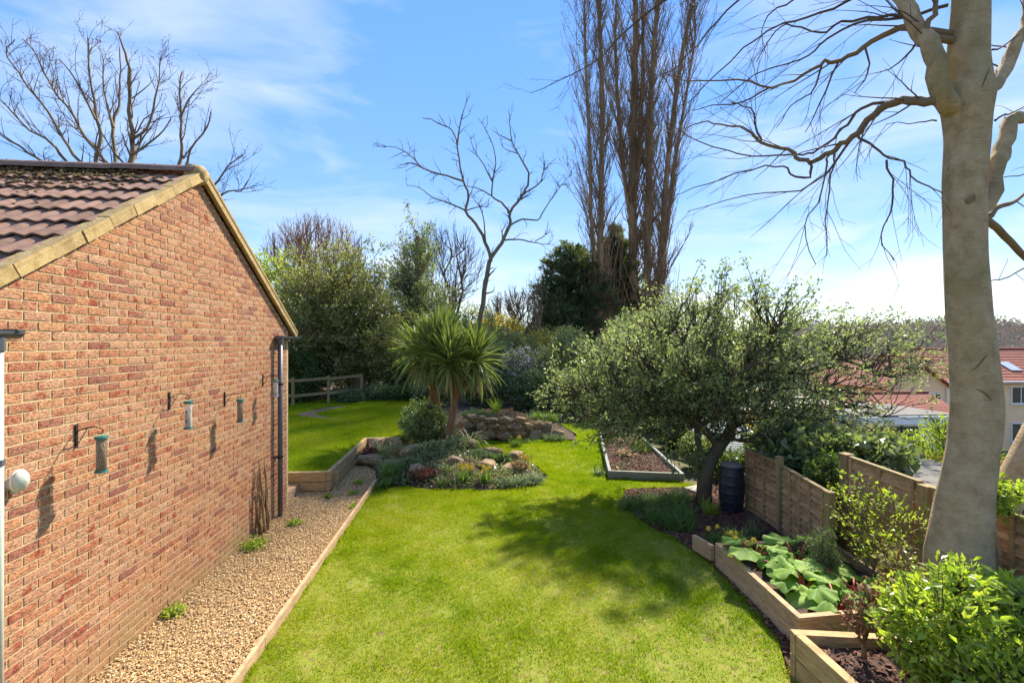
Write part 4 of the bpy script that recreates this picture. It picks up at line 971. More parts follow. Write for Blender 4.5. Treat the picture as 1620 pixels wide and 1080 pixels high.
# ------------------------------------------------------------------ fences
def lap_panel(name, label, a, b, z0, z1, nb, battens, gravelboard=False, group=None):
    a = np.array(a, float); b = np.array(b, float); d = b - a; L_ = np.linalg.norm(d); d /= L_
    nrm = np.array([-d[1], d[0]])
    if nrm.dot(-(a + b) / 2) < 0: nrm = -nrm      # towards the garden
    r_ = root(name, (*a, 0), label, 'fence', group)
    hb = (z1 - z0) / nb
    for i in range(nb):
        zc = z0 + hb * (i + 0.5)
        m_ = MB()
        tiltv = 0.034
        q0 = a + d * 0.01; q1 = b - d * 0.01
        w1 = random.uniform(-.006, .006); w2 = random.uniform(-.006, .006)
        lo = -hb * 0.62; hi = hb * 0.58
        V = []
        for q, wv in ((q0, w1), (q1, w2)):
            for zz, off in ((lo, tiltv), (lo, tiltv - 0.014), (hi, -tiltv * 0.3 - 0.010), (hi, -tiltv * 0.3)):
                p = q + nrm * off
                V.append((p[0], p[1], zc + zz + wv * (1 if zz < 0 else 0.3)))
        m_.add(V, [(0, 1, 2, 3), (7, 6, 5, 4), (0, 3, 7, 4), (1, 0, 4, 5), (2, 1, 5, 6), (3, 2, 6, 7)])
        m_.build('board', M['fence'], r_)
    for t in battens:
        q = a + d * L_ * t + nrm * 0.028
        m_ = MB().box((q[0], q[1], (z0 + z1) / 2), (0.036, 0.022, z1 - z0), math.atan2(d[1], d[0]))
        m_.build('batten', M['fence'], r_)
    m_ = MB().beam((*(a + nrm * 0.01), z1 + 0.012), (*(b + nrm * 0.01), z1 + 0.012), 0.06, 0.03)
    m_.build('capping', M['fence_post'], r_)
    if gravelboard:
        MB().beam((*a, z0 - 0.075), (*b, z0 - 0.075), 0.04, 0.145).build('gravel_board', M['concrete'], r_)
    return r_
def fpost(x, y, z1, wd, label, mat=None):
    m_ = MB().box((x, y, z1 / 2 - 0.1), (wd, wd, z1 + 0.2)).box((x, y, z1 + 0.012), (wd * 1.15, wd * 1.15, 0.02))
    return tag(m_.build('fence_post', mat or M['fence_post'], loc=(x, y, 0)), label, 'fence post')
lap_panel('lap_fence', 'low brown lap fence panel directly beside the black water butt', (4.72, 7.55), (4.69, 6.66), 0.02, 1.02, 11, (0.05, 0.33, 0.62))
fpost(4.66, 6.60, 1.12, 0.075, 'slim mossy fence post between the two low lap fence panels')
lap_panel('lap_fence', 'low brown lap fence panel behind the rhubarb bed', (4.67, 6.53), (4.43, 5.36), 0.02, 1.0, 11, (0.22, 0.45, 0.68, 0.93))
fpost(4.40, 5.30, 1.02, 0.085, 'short end post of the low lap fence by the rhubarb')
fpost(4.90, 5.62, 1.40, 0.11, 'square pale timber post where the taller fence begins')
lap_panel('lap_fence', 'taller lap fence panel between the pale post and the beech', (4.90, 5.54), (4.78, 4.50), 0.16, 1.38, 11, (0.02, 0.48, 0.93), True)
fpost(4.77, 4.43, 1.36, 0.10, 'greenish fence post half hidden left of the beech trunk')
lap_panel('lap_fence', 'taller lap fence panel right behind the beech trunk', (4.77, 4.36), (4.76, 3.30), 0.16, 1.36, 11, (0.04, 0.35, 0.68, 0.97), True)
lap_panel('lap_fence', 'taller lap fence panel right of the bright green bush at the edge', (4.76, 3.22), (4.76, 1.6), 0.16, 1.36, 11, (0.04, 0.35, 0.68, 0.97), True)
fpost(4.80, 3.26, 1.38, 0.09, 'rightmost fence post beyond the beech trunk')

# post and rail fence behind the raised lawn
rf_ = root('rail_fence', (-6.0, 19, 0.3), 'old mossy post and rail fence at the far edge of the raised lawn', 'fence')
pp = [(-9.0, 18.6), (-7.15, 18.7), (-6.0, 19.4), (-4.9, 20.4)]
for i, (x, y) in enumerate(pp):
    MB().box((x, y, 0.85), (0.10, 0.10, 1.25)).build('post', M['fence_post'], rf_)
for i in range(3):
    for zz in (0.72, 1.32):
        a, b = pp[i], pp[i + 1]
        MB().beam((a[0], a[1] - 0.065, zz + 0.02 * i), (b[0], b[1] - 0.065, zz + 0.04 + 0.03 * i), 0.035, 0.11).build('rail', M['fence_post'], rf_)
# ================================================================== SMALL OBJECTS ON THE WALL
def bracket(y, z, label):
    r_ = root('feeder_bracket', (WX, y, z), label, 'bracket', 'brackets on the brick wall')
    MB().box((WX + 0.006, y, z - 0.085), (0.012, 0.022, 0.19)).build('back_plate', M['black_iron'], r_)
    pts = [(WX + 0.01, y, z - 0.06)]
    for t in np.linspace(0, 1, 7): pts.append((WX + 0.02 + 0.17 * t, y, z - 0.045 + 0.035 * math.sin(t * math.pi * 0.75)))
    for a in np.linspace(0.3, 4.6, 8): pts.append((WX + 0.192 + 0.022 * math.sin(a), y, z - 0.045 + 0.022 * math.cos(a)))
    MB().tube(pts, 0.0045, 6).build('arm', M['black_iron'], r_, smooth=True)
    MB().tube([(WX + 0.012, y, z - 0.15), (WX + 0.05, y, z - 0.10), (WX + 0.09, y, z - 0.025)], 0.0035, 5).build('brace', M['black_iron'], r_, smooth=True)

def feeder(y, z, kind, label):
    x = WX + 0.20
    zt = z - 0.10
    ln = 0.27 if kind != 'port' else 0.22
    r_ = root('bird_feeder', (x, y, zt - ln - 0.04), label, 'bird feeder', 'bird feeders on the brick wall')
    MB().tube([(x, y, z - 0.066), (x + 0.004, y, z - 0.085), (x, y, zt + 0.012)], 0.0022, 5).build('hanger', M['steel'], r_)
    MB().tube([(x, y, zt + 0.018), (x, y, zt + 0.012), (x, y, zt - 0.006), (x, y, zt - 0.016)], [0.012, 0.044, 0.048, 0.040], 16).build('lid', M['green_metal'], r_)
    b = MB().tube([(x, y, zt - ln - 0.008), (x, y, zt - ln), (x, y, zt - ln - 0.02)][::-1], [0.048, 0.044, 0.036], 16)
    b.build('base', M['green_metal'] if kind != 'port' else M['steel'], r_)
    if kind == 'mesh':
        MB().tube([(x, y, zt - 0.012), (x, y, zt - ln)], 0.031, 14).build('nuts', M['seed'], r_, smooth=True)
        wires = MB()
        for a in np.arange(0, 2 * math.pi, math.pi / 7):
            for sg in (-1, 1):
                pts = [(x + 0.034 * math.cos(a + sg * t * 1.6), y + 0.034 * math.sin(a + sg * t * 1.6), zt - 0.012 - (ln - 0.012) * t) for t in np.linspace(0, 1, 9)]
                wires.tube(pts, 0.0011, 3, cap=False)
        wires.build('wire_mesh', M['steel'], r_)
    else:
        f_ = 0.55 if kind == 'tube' else 0.3
        MB().tube([(x, y, zt - ln * (1 - f_)), (x, y, zt - ln)], 0.030, 14).build('seed_fill', M['seed'], r_, smooth=True)
        MB().tube([(x, y, zt - 0.012), (x, y, zt - ln)], 0.034, 16, cap=False).build('clear_tube', M['clear'], r_, smooth=True)
        for s_, hz in ((-1, 0.12), (1, 0.12), (1, 0.22), (-1, 0.22)):
            if hz < ln:
                MB().tube([(x, y + s_ * 0.03, zt - hz), (x, y + s_ * 0.075, zt - hz - 0.004)], 0.004, 6).box((x, y + s_ * 0.036, zt - hz + 0.018), (0.02, 0.008, 0.022)).build('perch', M['green_metal'], r_)
def clearmat():
    m, n, b = nodes('clear_plastic')
    b.inputs['Base Color'].default_value = (0.85, 0.82, 0.75, 1); b.inputs['Roughness'].default_value = 0.15
    tr = n.nodes.new('ShaderNodeBsdfTransparent'); ms = n.nodes.new('ShaderNodeMixShader'); ms.inputs[0].default_value = 0.6
    n.links.new(b.outputs[0], ms.inputs[1]); n.links.new(tr.outputs[0], ms.inputs[2]); n.links.new(ms.outputs[0], n.nodes['Material Output'].inputs['Surface'])
    return m
M['clear'] = clearmat()
for y, z, kd, wh in ((4.07, 2.2, 'mesh', 'nearest'), (5.23, 2.34, 'tube', 'second nearest'), (6.33, 2.22, 'mesh', 'third nearest'), (7.42, 2.38, 'port', 'farthest')):
    bracket(y, z, {'nearest': 'black iron bracket on the brick wall holding the nearest feeder', 'second nearest': 'black iron bracket holding the half full seed feeder', 'third nearest': 'black iron bracket holding the third feeder along the wall', 'farthest': 'black iron bracket next to the grey downpipe'}[wh])
    feeder(y, z, kd, {'nearest': 'nearest wire mesh nut feeder with green lid on brick wall', 'second nearest': 'clear tube feeder half full of seed, second along the wall', 'third nearest': 'wire mesh nut feeder third along the brick wall', 'farthest': 'small clear feeder with perches next to the grey downpipe'}[wh])

lt_ = root('wall_light', (WX, 3.54, 1.9), 'pale rounded plastic bulkhead light low on the brick wall', 'wall light')
def lathe_x(x0, y, z, prof, sides=18, sy=1.0, sz=1.0):
    m_ = MB()
    a = np.arange(sides) * 2 * np.pi / sides
    V = np.concatenate([np.stack([np.full(sides, x0 + dx), y + rr * sy * np.cos(a), z + rr * sz * np.sin(a)], -1) for dx, rr in prof])
    k_ = len(prof)
    F = [(i * sides + j, i * sides + (j + 1) % sides, (i + 1) * sides + (j + 1) % sides, (i + 1) * sides + j) for i in range(k_ - 1) for j in range(sides)]
    return m_.add(V, F)
lathe_x(WX, 3.54, 1.89, [(0, 0.048), (0.03, 0.055), (0.05, 0.04), (0.055, 0.0)], 18).build('mount', M['pale_plastic'], lt_, smooth=True)
lathe_x(WX + 0.045, 3.54, 1.905, [(0.0, 0.0), (0.002, 0.066), (0.018, 0.071), (0.032, 0.064), (0.052, 0.04), (0.06, 0.0)], 20, 0.85, 1.1).build('dome', M['pale_plastic'], lt_, smooth=True)
lathe_x(WX + 0.042, 3.54, 1.905, [(0.0, 0.070), (0.010, 0.074), (0.014, 0.070)], 20, 0.85, 1.1).build('rim', M['white_paint'], lt_, smooth=True)
MB().box((WX + 0.03, 3.54, 1.84), (0.035, 0.04, 0.05)).build('neck', M['pale_plastic'], lt_)

# bundle of old canes against the wall beside the downpipe
cn = root('cane_bundle', (WX + 0.1, 7.25, 0), 'bundle of dry brown stems standing against the wall near the downpipe', 'dry stems')
for i in range(13):
    y = 7.25 + random.uniform(-.22, .28); top = random.uniform(0.55, 1.15)
    p0 = np.array((WX + random.uniform(0.05, 0.15), 7.25 + (y - 7.25) * 0.5, -0.02)); p1 = np.array((WX + random.uniform(.02, .07), y + random.uniform(-.1, .1), top))
    pts = [p0 + (p1 - p0) * t + np.array((random.uniform(-.012, .012), random.uniform(-.02, .02), 0)) for t in np.linspace(0, 1, 6)]
    for q_ in pts: q_[0] = max(q_[0], WX + 0.018)
    MB().tube(pts, np.linspace(0.013, 0.006, 6) * random.uniform(0.6, 1.3), 6).build('stem', M['stick'], cn, smooth=True)

# ------------------------------------------------------------------ water butt
wb = root('water_butt', (4.42, 7.50, 0), 'black ribbed plastic water butt beside the low fence', 'water butt')
prof = []
for i in range(41):
    t = i / 40; zz = 0.02 + 0.74 * t
    rr = 0.175 + 0.032 * math.sin(math.pi * min(1, max(0, t * 1.02))) + (0.006 if (i // 2) % 4 == 0 else 0)
    prof.append((zz, rr))
sides = 24
a = np.arange(sides) * 2 * np.pi / sides
prof = [(0.02, 0.0)] + prof + [(0.77, 0.165), (0.775, 0.0)]
V = np.concatenate([np.stack([4.42 + r_ * np.cos(a), 7.5 + r_ * np.sin(a), np.full(sides, z_)], -1) for z_, r_ in prof])
F = [(i * sides + j, i * sides + (j + 1) % sides, (i + 1) * sides + (j + 1) % sides, (i + 1) * sides + j) for i in range(len(prof) - 1) for j in range(sides)]
MB().add(V, F).build('barrel', M['butt'], wb, smooth=True)
MB().tube([(4.42, 7.5, 0.765), (4.42, 7.5, 0.785), (4.42, 7.5, 0.805), (4.42, 7.5, 0.815)], [0.185, 0.188, 0.15, 0.03], 24).build('lid', M['felt'], wb, smooth=True)
MB().tube([(4.36, 7.30, 0.16), (4.35, 7.25, 0.16)], 0.014, 8).tube([(4.35, 7.26, 0.165), (4.348, 7.25, 0.12)], 0.009, 8).build('tap', M['black_iron'], wb)

# ------------------------------------------------------------------ rocks and dry stone wall
def rock_mesh(seed, blocky=0.5):
    r_ = np.random.default_rng(seed)
    bm = bmesh.new(); bmesh.ops.create_icosphere(bm, subdivisions=3, radius=1.0)
    f1 = r_.normal(size=(6, 3)); ph = r_.uniform(0, 6, 6)
    cuts = [(q / np.linalg.norm(q), r_.uniform(0.62, 0.85)) for q in r_.normal(size=(7, 3))]
    for v in bm.verts:
        c = np.array(v.co)
        m_ = np.max(np.abs(c)); c2 = c / m_
        c = c * (1 - blocky) + c2 * blocky * 0.86
        d = 1 + sum(0.05 * math.sin(f1[i].dot(c) * (1.6 + i * 0.9) + ph[i]) for i in range(6))
        c = c * d
        for pn, pd in cuts:
            ov = c.dot(pn) - pd
            if ov > 0: c = c - pn * ov * 0.9
        v.co = Vector(c) + Vector(r_.normal(size=3) * 0.022)
    me = bpy.data.meshes.new('rock'); bm.to_mesh(me); bm.free()
    me.polygons.foreach_set('use_smooth', [False] * len(me.polygons))
    me.materials.append(M['rock']); return me
rocks = [rock_mesh(s_, 0.35 + 0.1 * (s_ % 5)) for s_ in range(8)]
def rock(x, y, z, sx, sy, sz, label, rz=None):
    o = bpy.data.objects.new('rock', random.choice(rocks)); o.location = (x, y, z); o.scale = (sx, sy, sz); o.rotation_euler = (random.uniform(-.15, .15), random.uniform(-.15, .15), rz if rz is not None else random.uniform(0, 6))
    C.objects.link(o); tag(o, label, 'rock')

ROCKERY = [(-2.78, 11.0), (-2.45, 10.9), (-2.1, 10.3), (-1.93, 9.4), (-1.4, 9.3), (-0.74, 9.05), (0.24, 8.92), (1.15, 9.06), (1.5, 9.75), (1.4, 10.45), (0.88, 11.4), (0.1, 12.25), (-0.5, 12.85), (-1.9, 12.9), (-1.95, 12.2), (-2.78, 12.2)]
def mound(name, poly, h, mat, z0=0.0, rings_=7):
    P_ = np.array(poly); P2 = []
    for i in range(len(P_)):
        for t in np.linspace(0, 1, 5)[:-1]: P2.append(P_[i] * (1 - t) + P_[(i + 1) % len(P_)] * t)
    P2 = np.array(P2); c = P2.mean(0); n_ = len(P2)
    V = []
    for k_ in range(rings_):
        f = 1 - k_ / rings_
        zz = h * math.sin((1 - f) * math.pi / 2) ** 0.8
        for p in P2: V.append((*(c + (p - c) * f), z0 - 0.02 + zz + (random.uniform(-.03, .03) if 0 < k_ else 0)))
    V.append((*c, z0 + h))
    F4 = [(k_ * n_ + i, k_ * n_ + (i + 1) % n_, (k_ + 1) * n_ + (i + 1) % n_, (k_ + 1) * n_ + i) for k_ in range(rings_ - 1) for i in range(n_)]
    b0 = (rings_ - 1) * n_
    m_ = MB(); m_.add(V, F4); m_.f.append(np.array([(b0 + i, b0 + (i + 1) % n_, len(V) - 1) for i in range(n_)]))
    o = m_.build(name, mat, smooth=True); o['kind'] = 'structure'
    return o
mound('rockery_soil', ROCKERY, 0.32, M['soil'])
mound('bank_soil', [(-0.35, 14.1), (0.3, 13.65), (0.92, 13.4), (1.6, 13.5), (2.28, 13.75), (2.8, 14.6), (2.2, 16.0), (0.6, 17.4), (-0.7, 17.2), (-0.9, 15.2)], 0.55, M['soil'])
for x, y, z, s_, lb in [(-2.35, 10.95, 0.10, (0.42, 0.24, 0.13), 'long flat sandstone rock at the end of the gravel path'),
                        (-2.45, 11.95, 0.22, (0.30, 0.22, 0.22), 'mossy rock tucked into the corner of the timber sleeper wall'),
                        (-1.5, 10.9, 0.30, (0.26, 0.22, 0.17), 'mossy boulder left of the variegated plant on the rockery'),
                        (-1.75, 10.2, 0.20, (0.22, 0.18, 0.13), 'small brown rock behind the spiky green clump'),
                        (-1.2, 9.75, 0.17, (0.28, 0.22, 0.15), 'rusty brown rock beside the reddish heather'),
                        (-0.05, 11.3, 0.34, (0.28, 0.22, 0.17), 'mossy orange rock right of the palm trunk'),
                        (0.45, 10.8, 0.24, (0.27, 0.22, 0.18), 'grey brown rock near the top right of the rockery'),
                        (0.98, 10.55, 0.20, (0.28, 0.20, 0.22), 'squarish upright rock at the right end of the rockery'),
                        (0.28, 9.95, 0.20, (0.30, 0.22, 0.14), 'flat mossy rock above the daffodils on the rockery'),
                        (0.72, 9.75, 0.15, (0.22, 0.17, 0.14), 'small round mossy rock near the right tip of the rockery'),
                        (-0.45, 10.1, 0.24, (0.26, 0.2, 0.18), 'half buried rock below the variegated plant'),
                        (0.15, 9.45, 0.10, (0.17, 0.14, 0.10), 'small dark rock between the two daffodil clumps')]:
    rock(x, y, z, *s_, lb)
sw = root('dry_stone_wall', (0.9, 13.3, 0), 'low curved dry stone wall of mossy sandstone boulders', 'stone wall')
arc = smoothline([(-0.35, 14.0, 0), (0.25, 13.6, 0), (0.92, 13.32, 0), (1.6, 13.42, 0), (2.28, 13.68, 0), (2.75, 13.5, 0)], 10)
cum = np.concatenate([[0], np.cumsum(np.linalg.norm(np.diff(arc, axis=0), axis=1))])
def at_arc(s_):
    s_ = min(max(s_, 0), cum[-1]); return np.array([np.interp(s_, cum, arc[:, k_]) for k_ in range(3)])
s_ = 0.0
for row, (zc, hh, s0, s1) in enumerate(((0.13, 0.17, 0, 3.2), (0.37, 0.13, 0.05, 2.9), (0.56, 0.11, 0.1, 1.9))):
    s_ = s0
    while s_ < s1:
        wd = random.uniform(0.14, 0.27) if row else random.uniform(0.17, 0.26)
        p = at_arc(s_ + wd); q = at_arc(s_ + wd + 0.05)
        o = child('stone', random.choice(rocks), sw, (p[0] - 0.9, p[1] - 13.3 + 0.05 * row + random.uniform(-.03, .03), zc + random.uniform(-.03, .03)), (random.uniform(-.2, .2), random.uniform(-.15, .15), math.atan2(q[1] - p[1], q[0] - p[0]) + random.uniform(-.2, .2)), (wd * 1.02, 0.17, hh * random.uniform(0.9, 1.15)))
        s_ += wd * 2 * 0.94

# ------------------------------------------------------------------ strappy clumps, daffodils, rhubarb
def strap(name, x, y, z, n_, ln, wd, mat, label, cat, spread=0.12, droop=0.9, el=(0.7, 1.45), elong=(1, 1), flowers=0, fmat=None, group=None):
    k_ = 5
    a = rng.uniform(0, 2 * np.pi, n_); e0 = rng.uniform(el[0], el[1], n_)
    L_ = ln * rng.uniform(0.6, 1.15, n_)
    rad = np.sqrt(rng.random(n_)) * spread; a2 = rng.uniform(0, 2 * np.pi, n_)
    p = np.stack([x + rad * np.cos(a2) * elong[0], y + rad * np.sin(a2) * elong[1], np.full(n_, z)], -1)
    V = np.zeros((n_, k_ * 2, 3))
    side = np.stack([-np.sin(a), np.cos(a), 0 * a], -1)
    cur = p.copy()
    for i in range(k_):
        t = i / (k_ - 1)
        w_ = wd * (1 - t ** 2 * 0.95) * 0.5
        V[:, 2 * i] = cur - side * w_; V[:, 2 * i + 1] = cur + side * w_
        e_ = e0 - droop * t * rng.uniform(0.6, 1.2, n_)
        cur = cur + np.stack([np.cos(a) * np.cos(e_), np.sin(a) * np.cos(e_), np.sin(e_)], -1) * (L_ / (k_ - 1))[:, None]
    V[..., 2] = np.maximum(V[..., 2], z - 0.02)
    q = np.array([(2 * i, 2 * i + 1, 2 * i + 3, 2 * i + 2) for i in range(k_ - 1)])
    F = (q[None] + (np.arange(n_) * k_ * 2)[:, None, None]).reshape(-1, 4)
    mb = MB(); mb.add(V.reshape(-1, 3), F, np.repeat(rng.uniform(0.01, 1, n_), k_ * 2))
    if not flowers:
        return tag(mb.build(name, mat, loc=(x, y, z)), label, cat, group)
    r_ = root(name, (x, y, z), label, cat, group)
    mb.build('leaves', mat, r_)
    for i in range(flowers):
        fx, fy = x + random.uniform(-1, 1) * spread * elong[0], y + random.uniform(-1, 1) * spread * elong[1]
        fz = z + ln * random.uniform(0.75, 1.05)
        m_ = MB()
        d = np.array([random.uniform(-.6, .6), -1, random.uniform(-.1, .4)]); d /= np.linalg.norm(d)
        u = np.cross(d, (0, 0, 1)); u /= np.linalg.norm(u); v = np.cross(u, d)
        c_ = np.array([fx, fy, fz])
        for j in range(6):
            aa = j * math.pi / 3; dr = u * math.cos(aa) + v * math.sin(aa); tt = np.cross(d, dr)
            m_.add([c_, c_ + dr * 0.022 + tt * 0.014, c_ + dr * 0.042 + d * 0.004, c_ + dr * 0.022 - tt * 0.014], [(0, 1, 2, 3)])
        m_.tube([c_, c_ + d * 0.028], [0.010, 0.015], 8, cap=False)
        m_.build('flower', fmat or M['yellow'], r_)
        MB().tube([(fx, fy, z), (fx, fy + 0.01, fz * 0.5 + z * 0.5), tuple(c_ - d * 0.005)], 0.003, 4).build('stalk', M['l_strap'], r_)
    return r_
SL_ = M['l_strap']
strap('strap_plant', -1.75, 9.62, 0.06, 150, 0.48, 0.022, SL_, 'spiky bright green clump at the end of the gravel path', 'plant', 0.14, 0.7)
strap('strap_plant', -1.45, 9.45, 0.04, 90, 0.30, 0.03, M['l_silver'], 'bluish leafy clump right of the spiky clump', 'plant', 0.2, 1.0, (0.3, 1.2))
strap('strap_plant', -1.78, 9.2, 0.0, 60, 0.26, 0.03, SL_, 'small light green clump by the end of the edging board', 'plant', 0.1, 1.0)
strap('daffodil_clump', -0.18, 9.28, 0.05, 110, 0.34, 0.016, SL_, 'left clump of yellow daffodils at the front of the rockery', 'daffodils', 0.16, 0.5, (0.9, 1.5), flowers=11)
strap('daffodil_clump', 0.22, 9.2, 0.05, 90, 0.32, 0.016, SL_, 'daffodil clump with orange yellow flowers front right of the rockery', 'daffodils', 0.13, 0.5, (0.9, 1.5), flowers=8)
strap('daffodil_clump', 1.12, 9.95, 0.1, 70, 0.30, 0.016, M['l_olive'], 'single yellow daffodil tuft at the right tip of the rockery', 'daffodils', 0.12, 0.5, (0.9, 1.5), flowers=9)
for i, (x, y, lb) in enumerate([(0.62, 9.12, 'left'), (0.95, 9.15, 'middle'), (1.22, 9.28, 'right')]):
    strap('strap_plant', x, y, 0.03, 150, 0.26, 0.016, M['l_silver'], lb + ' blue green strap clump edging the rockery tip', 'plant', 0.16, 1.3, (0.3, 1.3))
strap('strap_plant', -0.62, 9.2, 0.04, 110, 0.27, 0.012, M['l_green'], 'soft grassy clump at the front middle of the rockery', 'plant', 0.17, 1.0)
strap('strap_plant', -0.55, 9.75, 0.14, 90, 0.34, 0.014, M['l_varieg'], 'pale striped grassy clump in the middle of the rockery', 'plant', 0.18, 1.2, (0.4, 1.3))
strap('strap_plant', -2.15, 11.55, 0.15, 130, 0.34, 0.016, M['l_varieg'], 'pale yellow striped grass inside the sleeper wall corner', 'plant', 0.3, 0.9, elong=(1.4, 0.6))
strap('strap_plant', -1.85, 11.0, 0.18, 110, 0.30, 0.016, M['l_straw'], 'straw coloured grass tuft below the sleeper wall', 'plant', 0.22, 0.9)
strap('strap_plant', -0.1, 11.95, 0.25, 46, 0.75, 0.035, M['l_varieg'], 'white striped sword leaved plant right of the palm', 'plant', 0.1, 1.5, (0.3, 1.2))
strap('strap_plant', -0.62, 12.35, 0.25, 40, 0.75, 0.03, M['l_green'], 'dark upright sword leaves behind the palm trunk', 'plant', 0.1, 0.5, (0.9, 1.5))
strap('strap_plant', 0.05, 11.2, 0.28, 80, 0.3, 0.014, SL_, 'small grassy tuft beside the orange rock', 'plant', 0.12, 0.8)
strap('daffodil_clump', 1.15, 12.55, 0.0, 90, 0.27, 0.016, SL_, 'small lone daffodil clump on the lawn before the stone wall', 'daffodils', 0.16, 0.5, (0.9, 1.5), flowers=5)
strap('strap_plant', 1.4, 13.0, 0.0, 130, 0.2, 0.014, SL_, 'low green strap leaves at the foot of the stone wall', 'plant', 0.3, 1.0, elong=(1.6, .6))
strap('strap_plant', 2.35, 13.15, 0.0, 200, 0.32, 0.018, M['l_silver'], 'bluish strap clump at the right end of the stone wall', 'plant', 0.25, 1.1, elong=(1.3, .7))
strap('strap_plant', 1.95, 13.95, 0.5, 160, 0.36, 0.018, SL_, 'bright green daffodil leaves on top of the stone wall', 'plant', 0.22, 0.7, elong=(1.3, .7))
strap('strap_plant', 2.45, 14.2, 0.4, 160, 0.36, 0.018, SL_, 'green leaf clump on the bank at the right end of the stone wall', 'plant', 0.22, 0.7)
strap('strap_plant', 0.72, 14.9, 0.5, 60, 0.6, 0.03, M['l_bright'], 'upright bright green iris leaves on the bank', 'plant', 0.1, 0.35, (1.0, 1.5))
bl = [(2.72, 7.72, 0.20, 'left end bluebell clump, beside the lawn edge', 200), (3.05, 7.85, 0.22, 'bluebell clump at the back of the dark green drift', 240), (3.45, 7.8, 0.22, 'bluebell clump nearest the grey raised bed', 220), (3.78, 8.05, 0.2, 'light bluebell clump left of the crooked tree trunk', 160),
      (2.95, 7.15, 0.2, 'front left bluebell clump spilling onto the lawn', 240), (3.15, 6.85, 0.22, 'frontmost thick bluebell clump on the border edge', 280), (3.35, 7.25, 0.22, 'middle bluebell clump of the dark green drift', 240)]
for x, y, sp, lb, n_ in bl:
    strap('bluebell_clump', x, y, 0.0, n_, 0.34, 0.014, M['l_strap'], lb, 'bluebells', sp, 1.3, (0.5, 1.4), group='bluebell clumps in the right border')
strap('strap_plant', 3.95, 7.35, 0.0, 120, 0.3, 0.013, M['l_bright'], 'bright green grassy tuft at the foot of the crooked trunk', 'plant', 0.12, 0.6)
strap('daffodil_clump', 3.42, 6.2, 0.0, 90, 0.28, 0.016, SL_, 'dark tuft with one yellow flower in the mulch', 'daffodils', 0.13, 0.9, (0.6, 1.5), flowers=3)
strap('strap_plant', 3.72, 6.25, 0.0, 120, 0.26, 0.013, M['l_bright'], 'bright grassy tuft in the mulch before the rhubarb', 'plant', 0.12, 0.6)
strap('strap_plant', 4.12, 6.4, 0.0, 50, 0.34, 0.012, M['l_silver'], 'thin upright grey green stems by the fence post', 'plant', 0.08, 0.3, (1.0, 1.5))
strap('strap_plant', 3.20, 5.95, 0.0, 60, 0.2, 0.014, M['l_silver'], 'small grey green tuft beside the short board end', 'plant', 0.1, 0.9)
strap('daffodil_clump', 3.42, 5.52, 0.22, 30, 0.2, 0.012, SL_, 'tiny yellow and purple flowers at the far end of the rhubarb bed', 'daffodils', 0.15, 0.5, (0.9, 1.5), flowers=6)
strap('strap_plant', 3.10, 3.92, 0.0, 80, 0.24, 0.02, M['l_dark'], 'dark spiky clump in the gap between the raised beds', 'plant', 0.1, 0.8)
strap('strap_plant', 3.42, 3.88, 0.0, 50, 0.34, 0.03, M['l_green'], 'upright dark green clump in front of the rhubarb bed', 'plant', 0.08, 0.6)
strap('strap_plant', 2.72, 9.7, 0.0, 40, 0.2, 0.03, M['l_silver'], 'pale leafy weed at the corner of the grey raised bed', 'plant', 0.1, 1.0)
strap('strap_plant', 3.72, 11.0, 0.1, 60, 0.4, 0.03, M['l_straw'], 'dry straw coloured stems lying in the grey raised bed', 'plant', 0.15, 1.4, (0.1, 0.9))
strap('strap_plant', 4.25, 11.3, 0.1, 70, 0.45, 0.02, M['l_green'], 'green leek like leaves in the grey raised bed', 'plant', 0.25, 0.5, (0.9, 1.5))
# weeds in the gravel
for x, y, s_, lb in [(-3.1, 6.72, 0.15, 'round green weed at the foot of the brick wall'), (-2.85, 7.5, 0.09, 'small green weed in the gravel near the dry stems'), (-3.2, 5.15, 0.10, 'little weed growing along the wall base in the gravel'), (-2.72, 8.75, 0.07, 'pale weed in the gravel below the timber wall'), (-2.35, 9.55, 0.10, 'flat weed in the gravel near the rock'), (-2.3, 8.9, 0.07, 'tiny weed in the middle of the gravel near the steps'), (-2.1, 8.2, 0.06, 'tiny weed beside the timber edging board')]:
    m_ = MB(); n_ = int(2600 * s_)
    pr_ = rng.normal(size=(n_, 3)) * np.array([s_ * .5, s_ * .5, s_ * .3]); pr_[:, 2] = np.abs(pr_[:, 2])
    leafcloud(m_, pr_ + np.array([x, y, -0.005]), rng.normal(size=(n_, 3)) + np.array([0, 0, .5]), 0.045, 0.6, 0.3, None, 0.5)
    wr_ = root('weed', (x, y, -0.01), lb, 'weed'); tag(m_.build('leaves', M['l_bright'], wr_), kind='stuff')

